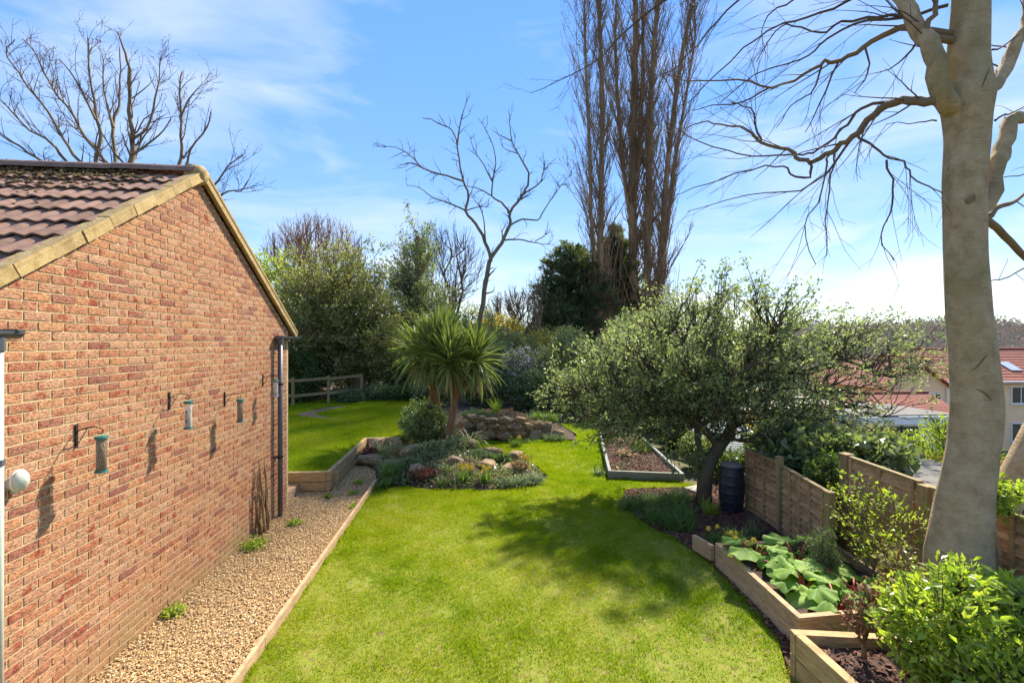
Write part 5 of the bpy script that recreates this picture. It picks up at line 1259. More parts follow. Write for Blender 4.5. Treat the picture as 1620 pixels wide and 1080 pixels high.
def rhubarb_leaf(seed):
    r_ = np.random.default_rng(seed)
    nr, na = 7, 36
    V = [(0, 0, 0)]
    for i in range(1, nr + 1):
        for j in range(na):
            t = j / na * 2 * math.pi
            # heart outline, stalk joins at x=0, tip along +x
            rad = 0.5 * (0.62 + 0.38 * math.cos(t)) ** 0.4 * (1 - 0.42 * math.exp(-((abs(t - math.pi)) / 0.42) ** 2)) * (1 + 0.07 * math.sin(5 * t + seed) + 0.06 * math.sin(9 * t + 1.7 * seed))
            f = i / nr
            x = 0.20 * f + rad * math.cos(t) * f; y = rad * math.sin(t) * f * 1.05
            z = 0.06 * f * math.sin(6 * t + seed) * f + 0.030 * math.sin(18 * t) * f + 0.05 * math.sin(4 * t + 2 * seed) * f * f - 0.20 * f * f * abs(math.cos(t * 0.5)) * 0.6 + r_.normal() * 0.008
            V.append((x, y, z))
    F3 = [(0, 1 + j, 1 + (j + 1) % na) for j in range(na)]
    F4 = [(1 + (i - 1) * na + j, 1 + i * na + j, 1 + i * na + (j + 1) % na, 1 + (i - 1) * na + (j + 1) % na) for i in range(1, nr) for j in range(na)]
    me = mesh_np('leaf', np.array(V), [np.array(F3), np.array(F4)], np.full(len(V), r_.uniform(0.1, 0.9)), True); me.materials.append(M['l_rhubarb'])
    return me
rl = [rhubarb_leaf(s_) for s_ in range(5)]
for x, y, n_, sz, lb in [(3.40, 5.28, 7, 0.36, 'big rhubarb plant at the far left of the timber bed'), (3.85, 5.15, 9, 0.46, 'tallest rhubarb with the largest leaf at the back of the bed'), (3.55, 4.62, 7, 0.34, 'low rhubarb plant in the middle of the bed'), (4.05, 4.55, 8, 0.42, 'rhubarb plant on the right of the bed near the rosemary'), (3.62, 4.25, 7, 0.36, 'nearest rhubarb plant at the front of the bed')]:
    rp = root('rhubarb_plant', (x, y, 0.2), lb, 'rhubarb')
    for i in range(n_):
        a_ = i * 2.4 + random.uniform(-.4, .4); ln = sz * random.uniform(0.35, 0.95); el_ = random.uniform(0.45, 1.3)
        tip = Vector((math.cos(a_) * math.cos(el_) * ln, math.sin(a_) * math.cos(el_) * ln, math.sin(el_) * ln * 0.8))
        MB().tube([(0, 0, 0), tuple(tip * 0.5 + Vector((0, 0, 0.03))), tuple(tip)], [0.014, 0.011, 0.008], 6).build('stalk', M['red_stalk'], rp, smooth=True, local=True)
        child('leaf', random.choice(rl), rp, tip, (random.uniform(-.25, .25), random.uniform(-.1, .35), a_), sz * random.uniform(0.9, 1.3) * np.array((1, 1, 1)))
# ================================================================== CABBAGE PALM
pal = root('cabbage_palm', (-0.62, 11.8, 0.2), 'cabbage palm with two brown stems and a big head of sword leaves', 'palm')
def trunk_part(pts, r0, r1):
    P_ = smoothline(pts, 5); k_ = len(P_)
    rad = np.linspace(r0, r1, k_) * (1 + 0.10 * np.sin(np.arange(k_) * 2.2) + rng.normal(size=k_) * 0.03)
    MB().tube(P_, rad, 12).build('stem', M['bark_palm'], pal, smooth=True)
trunk_part([(-0.66, 11.8, 0.15), (-0.62, 11.8, 0.6), (-0.52, 11.8, 1.25), (-0.49, 11.75, 1.75), (-0.60, 11.65, 2.35)], 0.10, 0.085)
trunk_part([(-0.52, 11.8, 1.30), (-0.36, 11.8, 1.65), (-0.16, 11.82, 2.05), (0.02, 11.85, 2.4)], 0.07, 0.065)
trunk_part([(-0.95, 12.4, 0.2), (-0.97, 12.45, 0.9), (-1.05, 12.5, 1.6), (-1.25, 12.5, 2.1), (-1.42, 12.5, 2.5)], 0.085, 0.075)
trunk_part([(-1.08, 12.5, 0.2), (-1.12, 12.52, 1.0), (-1.12, 12.45, 1.7), (-0.95, 12.35, 2.3), (-0.80, 12.3, 2.8)], 0.075, 0.065)
def sword(el, droop, ln, wd, seed):
    r_ = np.random.default_rng(seed); k_ = 7
    V = []; e_ = el; p = np.zeros(3)
    for i in range(k_):
        t = i / (k_ - 1)
        w_ = wd * (0.45 + 1.0 * t if t < 0.3 else 0.75 * (1 - ((t - 0.3) / 0.7) ** 1.8) + 0.01)
        d = np.array([math.cos(e_), 0, math.sin(e_)]); up = np.array([-math.sin(e_), 0, math.cos(e_)])
        V += [p + np.array([0, -w_ / 2, 0]) + up * w_ * 0.22, p.copy(), p + np.array([0, w_ / 2, 0]) + up * w_ * 0.22]
        p = p + d * ln / (k_ - 1); e_ -= droop / (k_ - 1) * (0.4 + 1.2 * t)
    F = []
    for i in range(k_ - 1):
        b_ = i * 3; F += [(b_, b_ + 1, b_ + 4, b_ + 3), (b_ + 1, b_ + 2, b_ + 5, b_ + 4)]
    return np.array(V), np.array(F), np.full(k_ * 3, r_.uniform(0.05, 0.95))
CL = []
for ci, (e0, dr) in enumerate(((1.35, 0.25), (1.1, 0.35), (0.85, 0.45), (0.55, 0.55), (0.25, 0.7), (-0.1, 0.8), (-0.5, 0.75), (-0.9, 0.5))):
    for v_ in range(3):
        V, F, t_ = sword(e0 + random.uniform(-.1, .1), dr * random.uniform(0.7, 1.3), 1.12, 0.098, ci * 10 + v_)
        me = mesh_np('leaf', V, [F], t_); me.materials.append(M['l_palm']); CL.append((e0, me, V, F, t_))
HEADS = [((-0.60, 11.62, 2.38), 0.98), ((0.03, 11.82, 2.42), 0.95), ((-1.42, 12.45, 2.52), 1.0), ((-0.80, 12.3, 2.85), 0.98), ((-1.15, 12.1, 2.62), 0.95)]
wts = np.array([1.0, 1.2, 1.25, 1.25, 1.15, 0.95, 0.75, 0.6]); wts /= wts.sum()
skirt = MB()
for hc, hl in HEADS:
    for i in range(60 + 170):
        ci = rng.choice(8, p=wts); e0, me, V, F, t_ = CL[ci * 3 + random.randrange(3)]
        az = random.uniform(0, 2 * math.pi); s_ = hl * random.uniform(0.78, 1.08)
        off = Vector((random.gauss(0, .03), random.gauss(0, .03), random.uniform(-.14, .05) + 0.06 * e0))
        if i < 60:
            child('leaf', me, pal, Vector(hc) + off - pal.location, (random.uniform(-.12, .12), random.uniform(-.08, .08), az), (s_, s_, s_))
        else:
            A = np.array(Matrix.Rotation(az, 3, 'Z')) * s_
            skirt.add(V @ A.T + np.array(hc) + np.array(off), F, (t_[0] + random.random()) % 1 or 0.5)
tag(skirt.build('leaf_mass', M['l_palm'], pal), kind='stuff')
dead = MB()
for hc, hl in HEADS:
    for i in range(26):
        e0, me, V, F, t_ = CL[random.choice((6, 7)) * 3 + random.randrange(3)]
        A = np.array(Matrix.Rotation(random.uniform(0, 6.28), 3, 'Z') @ Matrix.Rotation(random.uniform(-.3, .5), 3, 'Y')) * random.uniform(0.5, 0.85)
        dead.add(V @ A.T + np.array(hc) - np.array((0, 0, random.uniform(0.1, 0.3))), F, random.uniform(.05, 1))
tag(dead.build('dead_leaves', M['l_straw'], pal), kind='stuff')

# ================================================================== SHRUBS OF THE ROCKERY AND BORDERS
crown('shrub', (-1.35, 12.6, 0.2), 'rounded glossy evergreen shrub left of the palm', 'shrub', [(-1.35, 12.55, 0.72, 0.70, 0.62, 0.62)], M['l_gloss'], M['bark_dark'], n1=8, n2=40, n3=380, per=26, L=0.065, rtrunk=0.04, spread=0.12, zmin=0.15)
crown('shrub', (-0.80, 10.75, 0.15), 'low variegated cream and green shrub in the middle of the rockery', 'shrub', [(-0.95, 10.7, 0.35, 0.55, 0.42, 0.22), (-0.45, 11.1, 0.4, 0.45, 0.35, 0.2)], M['l_varieg'], M['bark_dark'], n1=8, n2=40, n3=330, per=22, L=0.05, rtrunk=0.025, spread=0.09, zmin=0.15)
crown('shrub', (-1.02, 9.55, 0.05), 'reddish brown heather at the front left of the rockery', 'shrub', [(-1.02, 9.5, 0.16, 0.36, 0.2, 0.14)], M['l_red'], M['bark_twig'], n1=6, n2=20, n3=140, per=22, L=0.04, rtrunk=0.012, spread=0.06, zmin=0.06)
crown('shrub', (-2.55, 11.25, 0.05), 'dark red leaved plant beside the sleeper wall', 'shrub', [(-2.55, 11.3, 0.2, 0.2, 0.25, 0.15)], M['l_red'], M['bark_twig'], n1=6, n2=16, n3=80, per=22, L=0.05, rtrunk=0.012, spread=0.06, zmin=0.04)
crown('shrub', (0.35, 10.35, 0.15), 'grey green trailing plant between the rocks on the rockery', 'shrub', [(0.15, 10.45, 0.28, 0.4, 0.28, 0.12)], M['l_silver'], M['bark_twig'], n1=6, n2=20, n3=140, per=22, L=0.04, rtrunk=0.012, spread=0.07, zmin=0.12)
crown('shrub', (0.62, 10.15, 0.15), 'small mid green cushion near the squarish rock', 'shrub', [(0.62, 10.15, 0.26, 0.2, 0.2, 0.14)], M['l_green'], M['bark_twig'], n1=5, n2=14, n3=80, per=22, L=0.045, rtrunk=0.012, spread=0.06, zmin=0.1)
crown('shrub', (0.98, 9.75, 0.1), 'brown twiggy heather near the daffodils at the rockery tip', 'shrub', [(0.98, 9.75, 0.2, 0.2, 0.16, 0.13)], M['l_straw'], M['bark_twig'], n1=5, n2=14, n3=80, per=20, L=0.04, rtrunk=0.012, spread=0.06, zmin=0.06)
crown('shrub', (-1.45, 9.95, 0.1), 'dark green leafy plant between brown rocks on the rockery', 'shrub', [(-1.42, 9.95, 0.25, 0.25, 0.2, 0.14)], M['l_dark'], M['bark_twig'], n1=5, n2=14, n3=90, per=22, L=0.05, rtrunk=0.012, spread=0.06, zmin=0.1)
crown('shrub', (0.35, 14.3, 0.4), 'pale creeping shrub on the bank beside the palm', 'shrub', [(0.1, 14.2, 0.62, 0.55, 0.4, 0.18)], M['l_silver'], M['bark_twig'], n1=6, n2=20, n3=150, per=22, L=0.05, rtrunk=0.014, spread=0.09, zmin=0.4)

# low growth covering the rockery soil
def cover(name, poly, h, n_, mat, label, L_, z0=0.0, cat='ground cover'):
    P_ = np.array(poly); P2 = np.concatenate([P_[i] * (1 - t) + P_[(i + 1) % len(P_)] * t for i in range(len(P_)) for t in np.linspace(0, 1, 5)[:-1]]).reshape(-1, 2)
    c_ = P2.mean(0)
    x = rng.uniform(P_[:, 0].min(), P_[:, 0].max(), n_ * 2); y = rng.uniform(P_[:, 1].min(), P_[:, 1].max(), n_ * 2)
    cl = np.sin(x * 5.3 + 2 * np.sin(y * 3.1)) * np.sin(y * 4.7 + 1.5 * np.sin(x * 3.7))
    k_ = inpoly(x, y, poly) & (rng.random(n_ * 2) < 0.45 + 0.5 * cl); x, y = x[k_], y[k_]
    f = np.ones(len(x))
    for s_ in np.linspace(0.95, 0.05, 14): f[inpoly((x - c_[0]) / s_ + c_[0], (y - c_[1]) / s_ + c_[1], poly)] = s_
    zz = z0 + h * np.sin((1 - f) * np.pi / 2) ** 0.8 + rng.random(len(x)) * 0.07
    m_ = MB(); leafcloud(m_, np.stack([x, y, zz], -1), rng.normal(size=(len(x), 3)) * np.array([1, 1, .5]) + np.array([0, 0, .5]), L_ * rng.uniform(0.5, 1.3, len(x)), 0.5, 0.3, None, 0.3)
    tag(m_.build(name, mat), label, cat, kind='stuff')
cover('ground_cover', ROCKERY, 0.32, 16000, M['l_gloss'], 'small leaved green growth covering the rockery soil', 0.055)
cover('leaf_litter', ROCKERY, 0.30, 7000, M['l_straw'], 'dry brown leaves and stems among the rockery plants', 0.05, cat='leaf litter')
cover('bank_cover', [(-0.35, 14.1), (0.3, 13.65), (0.92, 13.4), (1.6, 13.5), (2.28, 13.75), (2.8, 14.6), (2.2, 16.0), (0.6, 17.4), (-0.7, 17.2), (-0.9, 15.2)], 0.55, 9000, M['l_straw'], 'dry leaves and old stems on the bank behind the stone wall', 0.07, cat='leaf litter')
for x, y, rx, lb, mt in [(5.25, 10.2, 0.5, 'dark low shrub right of the grey raised bed', 'l_dark'), (5.5, 12.2, 0.7, 'bluish leafy shrub behind the grey raised bed', 'l_silver'), (5.35, 9.3, 0.4, 'small green shrub behind the crooked trunk', 'l_green'), (5.6, 14.2, 0.8, 'mid green shrub past the far end of the grey bed', 'l_gloss'), (6.6, 13.3, 0.9, 'olive shrub behind the corrugated shed', 'l_olive'), (7.6, 10.2, 0.9, 'leafy shrub right of the corrugated shed', 'l_gloss'), (6.4, 9.4, 0.7, 'dark bush in front of the corrugated shed', 'l_dark')]:
    crown('shrub', (x, y, -0.3), lb, 'shrub', [(x, y, rx * 0.75, rx, rx * 0.9, rx * 0.8)], M[mt], M['bark_dark'], rtrunk=0.03, n1=8, n2=36, n3=int(380 * rx), per=24, L=0.07, spread=0.13)
# bright bush at the bottom right
crown('shrub', (3.60, 2.95, 0.28), 'dense bright yellow green leafy bush in the nearest raised bed', 'shrub', [(3.58, 3.0, 0.78, 0.60, 0.50, 0.52), (3.95, 2.75, 0.62, 0.55, 0.5, 0.45), (3.35, 2.75, 0.62, 0.35, 0.4, 0.36)], M['l_bright'], M['bark_twig'], n1=12, n2=70, n3=900, per=17, L=0.062, wr=0.46, rtrunk=0.03, spread=0.07, shell=0.4, zmin=0.3)
crown('shrub', (4.45, 4.75, 0.1), 'loose climbing shrub with sparse yellow green leaves before the taller fence', 'shrub', [(4.40, 4.75, 0.9, 0.30, 0.45, 0.55), (4.55, 5.2, 0.85, 0.22, 0.3, 0.5), (4.5, 4.3, 1.0, 0.2, 0.3, 0.4)], M['l_bright'], M['bark_brown'], n1=9, n2=40, n3=120, per=10, L=0.048, rtrunk=0.02, spread=0.09, zmin=0.2)
crown('shrub', (3.98, 4.88, 0.2), 'grey green rosemary among the rhubarb', 'shrub', [(3.98, 4.88, 0.5, 0.16, 0.18, 0.3)], M['l_silver'], M['bark_brown'], n1=8, n2=24, n3=150, per=26, L=0.035, wr=0.2, rtrunk=0.014, spread=0.07, zmin=0.2)
crown('rose_bush', (3.17, 3.46, 0.29), 'pruned rose with brown stems and few reddish young leaves', 'rose', [(3.22, 3.46, 0.72, 0.22, 0.16, 0.24)], M['l_red'], M['stick'], n1=9, n2=20, n3=46, per=7, L=0.045, rtrunk=0.022, spread=0.06, zmin=0.45)
crown('rose_bush', (3.85, 3.82, 0.0), 'taller rose with bare brown stems between the two timber beds', 'rose', [(3.85, 3.85, 0.75, 0.25, 0.15, 0.35)], M['l_olive'], M['stick'], n1=9, n2=20, n3=60, per=7, L=0.045, rtrunk=0.02, spread=0.07, zmin=0.3)
crown('sprig', (4.62, 3.72, 1.2), 'spray of bright young leaves right of the beech trunk', 'foliage', [(4.62, 3.6, 1.55, 0.16, 0.14, 0.16)], M['l_bright'], M['bark_twig'], n1=5, n2=12, n3=60, per=13, L=0.05, rtrunk=0.012, spread=0.07)
strap('strap_plant', 4.30, 5.45, 0.2, 24, 0.3, 0.06, M['l_silver'], 'broad grey green leaves at the fence end of the rhubarb bed', 'plant', 0.06, 1.0)

# ================================================================== THE BIG EVERGREEN TREE
ht = [(4.3, 8.6, 2.6, 2.3, 1.7, 1.0), (2.8, 8.9, 2.15, 1.5, 1.3, 0.85), (3.2, 8.5, 1.55, 1.4, 0.9, 0.65), (5.3, 8.8, 3.0, 2.2, 1.6, 1.2), (7.7, 8.9, 2.65, 2.3, 1.4, 0.8, 0.9), (6.2, 8.0, 1.75, 2.1, 1.0, 0.75), (5.0, 9.0, 3.6, 0.9, 0.9, 0.9), (2.7, 8.5, 1.35, 0.9, 0.7, 0.5, 2.5), (5.9, 7.5, 1.45, 1.2, 0.6, 0.4, 2.5), (4.6, 8.4, 1.65, 1.4, 0.8, 0.5, 1.6)]
crown('evergreen_tree', (4.06, 7.72, 0), 'wide spreading small leaved evergreen tree with crooked mossy trunk', 'tree', ht, M['l_holly'], M['bark_dark'],
      trunk=smoothline([(4.06, 7.72, -0.05), (4.05, 7.72, 0.35), (4.16, 7.78, 0.7), (4.42, 7.9, 1.0), (4.75, 8.1, 1.25), (4.95, 8.3, 1.7)], 3), rtrunk=0.13, n1=18, n2=200, n3=2500, per=18, L=0.068, wr=0.52, spread=0.13, shell=0.55, clump=0.16, twig=0.005, limb_ells=[e_ for e_ in ht if e_[2] > 2.2])
# second, upright stem of the same tree kind
crown('evergreen_tree', (4.12, 8.05, 0), 'slim upright evergreen stem close behind the crooked trunk', 'tree', [(4.15, 8.2, 2.0, 0.9, 0.8, 0.6), (4.05, 7.9, 0.75, 0.22, 0.2, 0.3, 2.0)], M['l_holly'], M['bark_dark'], trunk=smoothline([(4.12, 8.05, -0.05), (4.16, 8.05, 0.7), (4.10, 8.1, 1.3), (4.28, 8.15, 1.7)], 3), rtrunk=0.06, n1=7, n2=30, n3=260, per=28, L=0.06, wr=0.52, spread=0.12)
# shrubs over the low fence
crown('shrub', (5.5, 7.2, -0.2), 'dark large leaved shrub hanging over the low fence', 'shrub', [(5.45, 7.1, 1.05, 0.75, 0.85, 0.5), (5.9, 6.5, 1.1, 0.7, 0.7, 0.4)], M['l_dark'], M['bark_dark'], n1=8, n2=50, n3=480, per=12, L=0.13, wr=0.6, rtrunk=0.05, spread=0.13, flat=0.4)
crown('shrub', (5.12, 5.9, -0.1), 'bushy yellow green climber between the low and tall fences', 'shrub', [(4.85, 5.95, 0.85, 0.28, 0.30, 0.55)], M['l_green'], M['bark_dark'], n1=7, n2=26, n3=220, per=20, L=0.05, rtrunk=0.025, spread=0.08)

# ================================================================== BEECH
bee = root('beech_tree', (4.25, 3.72, 0), 'big smooth barked bare beech trunk with drooping twigs at the right', 'tree')
tp = np.array([p for p, _ in BEECH_TRUNK]); trd = np.array([r_ for _, r_ in BEECH_TRUNK]) * 0.70; trd[:2] = (0.235, 0.21)
tp[0, 2] = -0.05
fine = smoothline(tp, 6); fr_ = np.interp(np.linspace(0, 1, len(fine)), np.linspace(0, 1, len(trd)), trd)
top = fine[-1]
fine = np.concatenate([fine, [top + np.array([0.02, 0.1, 1.0]), top + np.array([0.0, 0.25, 2.6]), top + np.array([0.1, 0.4, 4.5])]]); fr_ = np.concatenate([fr_, [0.15, 0.12, 0.06]])
V, F = rings(fine[None], fr_[None], 28)
# uneven bark: shallow lobes
cc = np.repeat(fine, 28, 0); rad = V - cc
ang = np.tile(np.arange(28) * 2 * np.pi / 28, len(fine)); hz = cc[:, 2]
V = cc + rad * (1 + 0.05 * np.sin(ang * 2 + hz * 0.8) + 0.035 * np.sin(ang * 3 - hz * 1.7 + 1) + 0.02 * np.sin(ang * 5 + hz * 4) + 0.012 * np.sin(ang * 7 - hz * 11))[:, None]
flare = np.clip(0.35 - hz, 0, 1)[:, None]
V = V + rad * flare * (0.5 + 0.5 * np.sin(ang * 5)[:, None])
MB().add(V, F).build('trunk', M['bark_grey'], bee, smooth=True)
sp_ = np.array([p for p, _ in BEECH_STEM]); sr_ = np.array([r_ for _, r_ in BEECH_STEM])
f2 = smoothline(sp_, 4)
f2r = np.interp(np.linspace(0, 1, len(f2)), np.linspace(0, 1, len(sr_)), sr_)
e2 = f2[-1] + np.array([(0.1, 0.05, 0.6), (0.16, 0.12, 1.3), (0.3, 0.2, 2.1), (0.5, 0.25, 2.9)])
f2 = np.concatenate([f2, e2]); f2r = np.concatenate([f2r, [0.065, 0.05, 0.03, 0.008]])
MB().tube(f2, f2r, 16).build('side_stem', M['bark_grey'], bee, smooth=True)
def on_trunk(s_, z_, out=0.003):
    i = np.argmin(np.abs(fine[:, 2] - z_)); c_ = fine[i]; r_ = fr_[i]
    fw = np.array([c_[0], c_[1], 0]); fw /= np.linalg.norm(fw); rt = np.array([fw[1], -fw[0], 0])
    return np.array([c_[0], c_[1], z_]) + rt * s_ * r_ - fw * math.sqrt(max(0.02, 1 - s_ * s_)) * (r_ * 1.0 + out)
for pts, r_ in [([(-0.1, 2.50), (0.3, 2.46), (0.7, 2.36)], 0.006), ([(-0.2, 2.62), (0.2, 2.70), (0.55, 2.78), (0.85, 2.77)], 0.006), ([(-0.8, 4.43), (-0.4, 4.50), (0.0, 4.48)], 0.006), ([(0.2, 4.95), (0.5, 5.1), (0.8, 5.25)], 0.006)]:
    P_ = smoothline([on_trunk(*q_) for q_ in pts], 4)
    k_ = len(P_)
    MB().tube(P_, r_ * 0.6 * np.sin(np.linspace(0.15, math.pi - 0.15, k_)) + 0.0008, 6).build('bark_scar', M['scar'], bee, smooth=True)
for s_, z_, rr, aspect in [(0.28, 4.12, 0.05, 1.0)]:
    c_ = on_trunk(s_, z_, -0.03)
    o = child('knot', rocks[2], bee, Vector(c_) - bee.location, (0, 0, 0.3), (rr * 1.5, rr * 0.7, rr * aspect)); 
    o.data = o.data.copy(); o.data.materials.clear(); o.data.materials.append(M['bark_grey'])
bl_, br_ = [], []
for r0, r1, pts in BEECH:
    if r0 > 0.03:
        i_ = np.argmin(np.abs(fine[:, 2] - (pts[0][2] - 0.12)))
        if abs(pts[0][0] - fine[i_][0]) < 0.5: pts = [tuple(fine[i_])] + list(pts)
    if 0.03 > r0: r0 *= 0.75
    P_ = smoothline(pts, 3, 0.008); Rr_ = np.linspace(r0 ** 0.7, r1 ** 0.7, len(P_)) ** (1 / 0.7)
    if r1 > 0.012:
        dr_ = P_[-1] - P_[-2]; dr_ = dr_ / np.linalg.norm(dr_); ex = []; q_ = P_[-1]
        for s_ in range(5):
            dr_ = dr_ + rng.normal(size=3) * 0.18 + np.array([0.03, 0, 0.12]); dr_ /= np.linalg.norm(dr_); q_ = q_ + dr_ * r1 * 7; ex.append(q_)
        P_ = np.concatenate([P_, ex]); Rr_ = np.concatenate([Rr_, np.linspace(r1 * 0.85, 0.004, 5)])
    bl_.append(P_); br_.append(Rr_)
thick = MB(); thin = MB()
for P_, r_ in zip(bl_, br_):
    if r_[0] > 0.03:
        if r_[0] > 0.06: MB().tube(P_, r_, 14).build('limb', M['bark_grey'], bee, smooth=True)
        else: MB().tube(P_, r_, 10).build('limb', M['bark_brown'], bee, smooth=True)
    else: addtubes(thin, [P_], [r_], 6)
lim = [(p, r_) for p, r_ in zip(bl_, br_)]
s1p, s1r = sprout([p for p, _ in lim if p[-1][0] < 4.2], [r_ for p, r_ in lim if p[-1][0] < 4.2], 5.0, 0.8, 0.7, -0.12, 6, 0.10, 0.40, 0.0015, 0.12, 0.3, (-0.25, 0.05, -0.12), 0.0035, 0.009)
s2p, s2r = sprout(s1p, s1r, 4.0, 0.30, 0.7, -0.03, 4, 0.10, 0.6, 0.0012, 0.2, 0.4, (-0.1, 0, -0.1), 0.002)
s3p, s3r = sprout([p for p, _ in lim if p[-1][0] >= 4.2], [r_ for p, r_ in lim if p[-1][0] >= 4.2], 2.2, 0.5, 0.7, 0.0, 5, 0.12, 0.4, 0.002, 0.2, 0.3, rmax=0.008)
addtubes(thin, s1p, s1r, 4); addtubes(thin, s2p, s2r, 3); addtubes(thin, s3p, s3r, 4)
tag(thin.build('twigs', M['bark_twig'], bee, smooth=True), kind='stuff')
bud = MB()
bp_ = np.array([p[-1] for p in s2p] + [p[-2] for p in s2p]); bd = np.array([p[-1] - p[-2] for p in s2p] * 2)
leafcloud(bud, bp_, bd, 0.018, 0.3, 0.3); tag(bud.build('buds', M['bark_twig'], bee), kind='stuff')

# ================================================================== BARE TREES BEHIND
def bare_from(name, base, label, traces, bark, dens1, len1, dens2, len2, up=0.25, jit=0.2, trunk=None, cat='tree', bias=(0, 0, 0), tw=0.006, knob=None, dens3=0, len3=0, rscale=1.0):
    r_ = root(name, base, label, cat)
    tk = MB(); tg = MB(); pl, rl_ = [], []
    for r0, r1, pts in traces:
        r0 *= rscale
        P_ = smoothline(pts, 3, 0.02 * r0 / 0.1); pl.append(P_); rl_.append(np.linspace(r0 ** .8, r1 ** .8, len(P_)) ** 1.25)
    for P_, rr in zip(pl, rl_): tk.tube(P_, rr, 10, cap=False)
    if trunk: tk.tube(smoothline([q[:3] for q in trunk], 4), np.interp(np.linspace(0, 1, 4 * (len(trunk) - 1) + 1), np.linspace(0, 1, len(trunk)), [q[3] for q in trunk]), 12)
    tk.build('trunk', bark, r_, smooth=True)
    a, b = sprout(pl, rl_, dens1, len1, 0.75, up, 6, jit, 0.45, tw * 0.6, 0.15, 0.4, bias, tw * 1.6)
    c, d = sprout(a, b, dens2, len2, 0.7, up * 0.6, 4, jit, 0.6, tw * 0.45, 0.15, 0.3, bias, tw)
    addtubes(tg, a, b, 5); addtubes(tg, c, d, 3)
    if dens3:
        e_, f_ = sprout(c, d, dens3, len3, 0.7, up * 0.4, 3, jit, 0.7, tw * 0.4, 0.1, 0.2, bias, tw * .8); addtubes(tg, e_, f_, 3); c = c + e_
    tag(tg.build('branches', M['bark_twig'], r_, smooth=True), kind='stuff')
    if knob:
        kb = MB(); pp_ = np.concatenate([q[1:] for q in c]); q_ = rng.choice(len(pp_), min(len(pp_), knob[0]), replace=False)
        leafcloud(kb, pp_[q_], rng.normal(size=(len(q_), 3)), knob[1], 0.5, 0.3); tag(kb.build('buds', M['bark_twig'], r_), kind='stuff')
    return r_
bare_from('bare_tree', (-0.7, 26, 0.2), 'gaunt bare tree with crooked forking limbs above the palm', CROOKED, M['bark_brown'], 2.2, 1.3, 3.2, 0.6, 0.15, 0.24, trunk=[(-1.4, 26, 0.0, 0.2), (-1.3, 26, 2.5, 0.17), (CROOKED[0][2][0][0], 26, CROOKED[0][2][0][2], 0.15)], tw=0.011)
bare_from('bare_tree', (-12.7, 17, 0), 'bare many stemmed tree rising behind the tiled roof', LEFTTREE, M['bark_brown'], 3.2, 1.6, 3.4, 0.6, 0.35, 0.13, trunk=[(-12.3, 17, -0.2, 0.42), (-12.2, 17, 3.5, 0.36), (-12.2, 17, 6.8, 0.33)], tw=0.006, knob=(9000, 0.05), rscale=0.62, dens3=2.2, len3=0.35)

def poplar(name, label, traces, xw, seed):
    base = traces[0][2][0]
    r_ = root(name, (base[0], base[1], 0), label, 'tree', None)
    tk = MB(); tg = MB(); pl, rr = [], []
    for i, (r0, r1, pts) in enumerate(traces):
        pts = list(pts)
        if i == 0: pts = [(base[0], base[1], -0.3)] + pts
        last = np.array(pts[-1]); pts.append(tuple(last + np.array([random.uniform(-.2, .2), 0, 2.5])))
        P_ = smoothline(pts, 4, 0.02); rad_ = np.linspace(r0, r1 * 0.5, len(P_)); tk.tube(P_, rad_, 12, cap=False); pl.append(P_); rr.append(rad_)
    tk.build('trunk', M['bark_poplar'], r_, smooth=True)
    a, b = sprout(pl, rr, 3.1, 6.0, 0.58, 0.30, 9, 0.07, 0.22, 0.012, 0.05, 0.15, (0, 0, 0.25), 0.030)
    c, d = sprout(a, b, 1.9, 2.1, 0.45, 0.5, 5, 0.13, 0.5, 0.008, 0.05, 0.2, (0, 0, 0.2), 0.014)
    e_, f_ = sprout(c, d, 1.4, 0.7, 0.8, 0.25, 3, 0.2, 0.6, 0.007, 0.1, 0.2, (0, 0, 0.1), 0.010)
    addtubes(tg, a, b, 5); addtubes(tg, c, d, 4); addtubes(tg, e_, f_, 3)
    tag(tg.build('branches', M['poplar_twig'], r_, smooth=True), kind='stuff')
    kb = MB(); pp_ = np.concatenate([q[1:] for q in e_]); q_ = rng.choice(len(pp_), min(len(pp_), 5000), replace=False)
    leafcloud(kb, pp_[q_], rng.normal(size=(len(q_), 3)), 0.09, 0.55, 0.3); tag(kb.build('buds', M['bark_twig'], r_), kind='stuff')
poplar('poplar_tree', 'leftmost tall bare poplar with brushy shoots at its base', POPLAR_A, 1.0, 1)
poplar('poplar_tree', 'middle and thickest tall bare poplar', POPLAR_B, 1.0, 2)
poplar('poplar_tree', 'right hand tall bare poplar forking low into leaning stems', POPLAR_C, 1.0, 3)
# brush of reddish shoots round the left poplar and the right poplars
for (bx, by, n_, sp_x, lb, h0) in ((POPLAR_A[0][2][0][0] - 0.1, 37.8, 150, 1.25, 'reddish brush of upright shoots at the foot of the left poplar', 10.0), (POPLAR_C[0][2][0][0] + 1.1, 38.6, 110, 1.6, 'reddish upright shoots at the foot of the right poplar', 9.5)):
    m_ = MB(); pl, rl_ = [], []
    for i in range(n_):
        x = bx + random.gauss(0, sp_x * 0.35); hgt = h0 * random.uniform(0.55, 1.05)
        dx = (x - bx) * random.uniform(0.2, 1.0) + random.gauss(0, .15)
        pl.append(np.array([(x + dx * t ** 1.5 + random.gauss(0, .02), by + random.gauss(0, .05), hgt * t) for t in np.linspace(0, 1, 7)])); rl_.append(np.linspace(0.034, 0.010, 7))
    c, d = sprout(pl, rl_, 1.1, 0.8, 0.35, 0.9, 4, 0.1, 0.6, 0.006, 0.4, 0.2, (0, 0, .4), 0.01)
    addtubes(m_, pl, rl_, 5); addtubes(m_, c, d, 3)
    tag(m_.build('shoots', M['shoot'], loc=(bx, by, 0), smooth=True), lb, 'shoots')

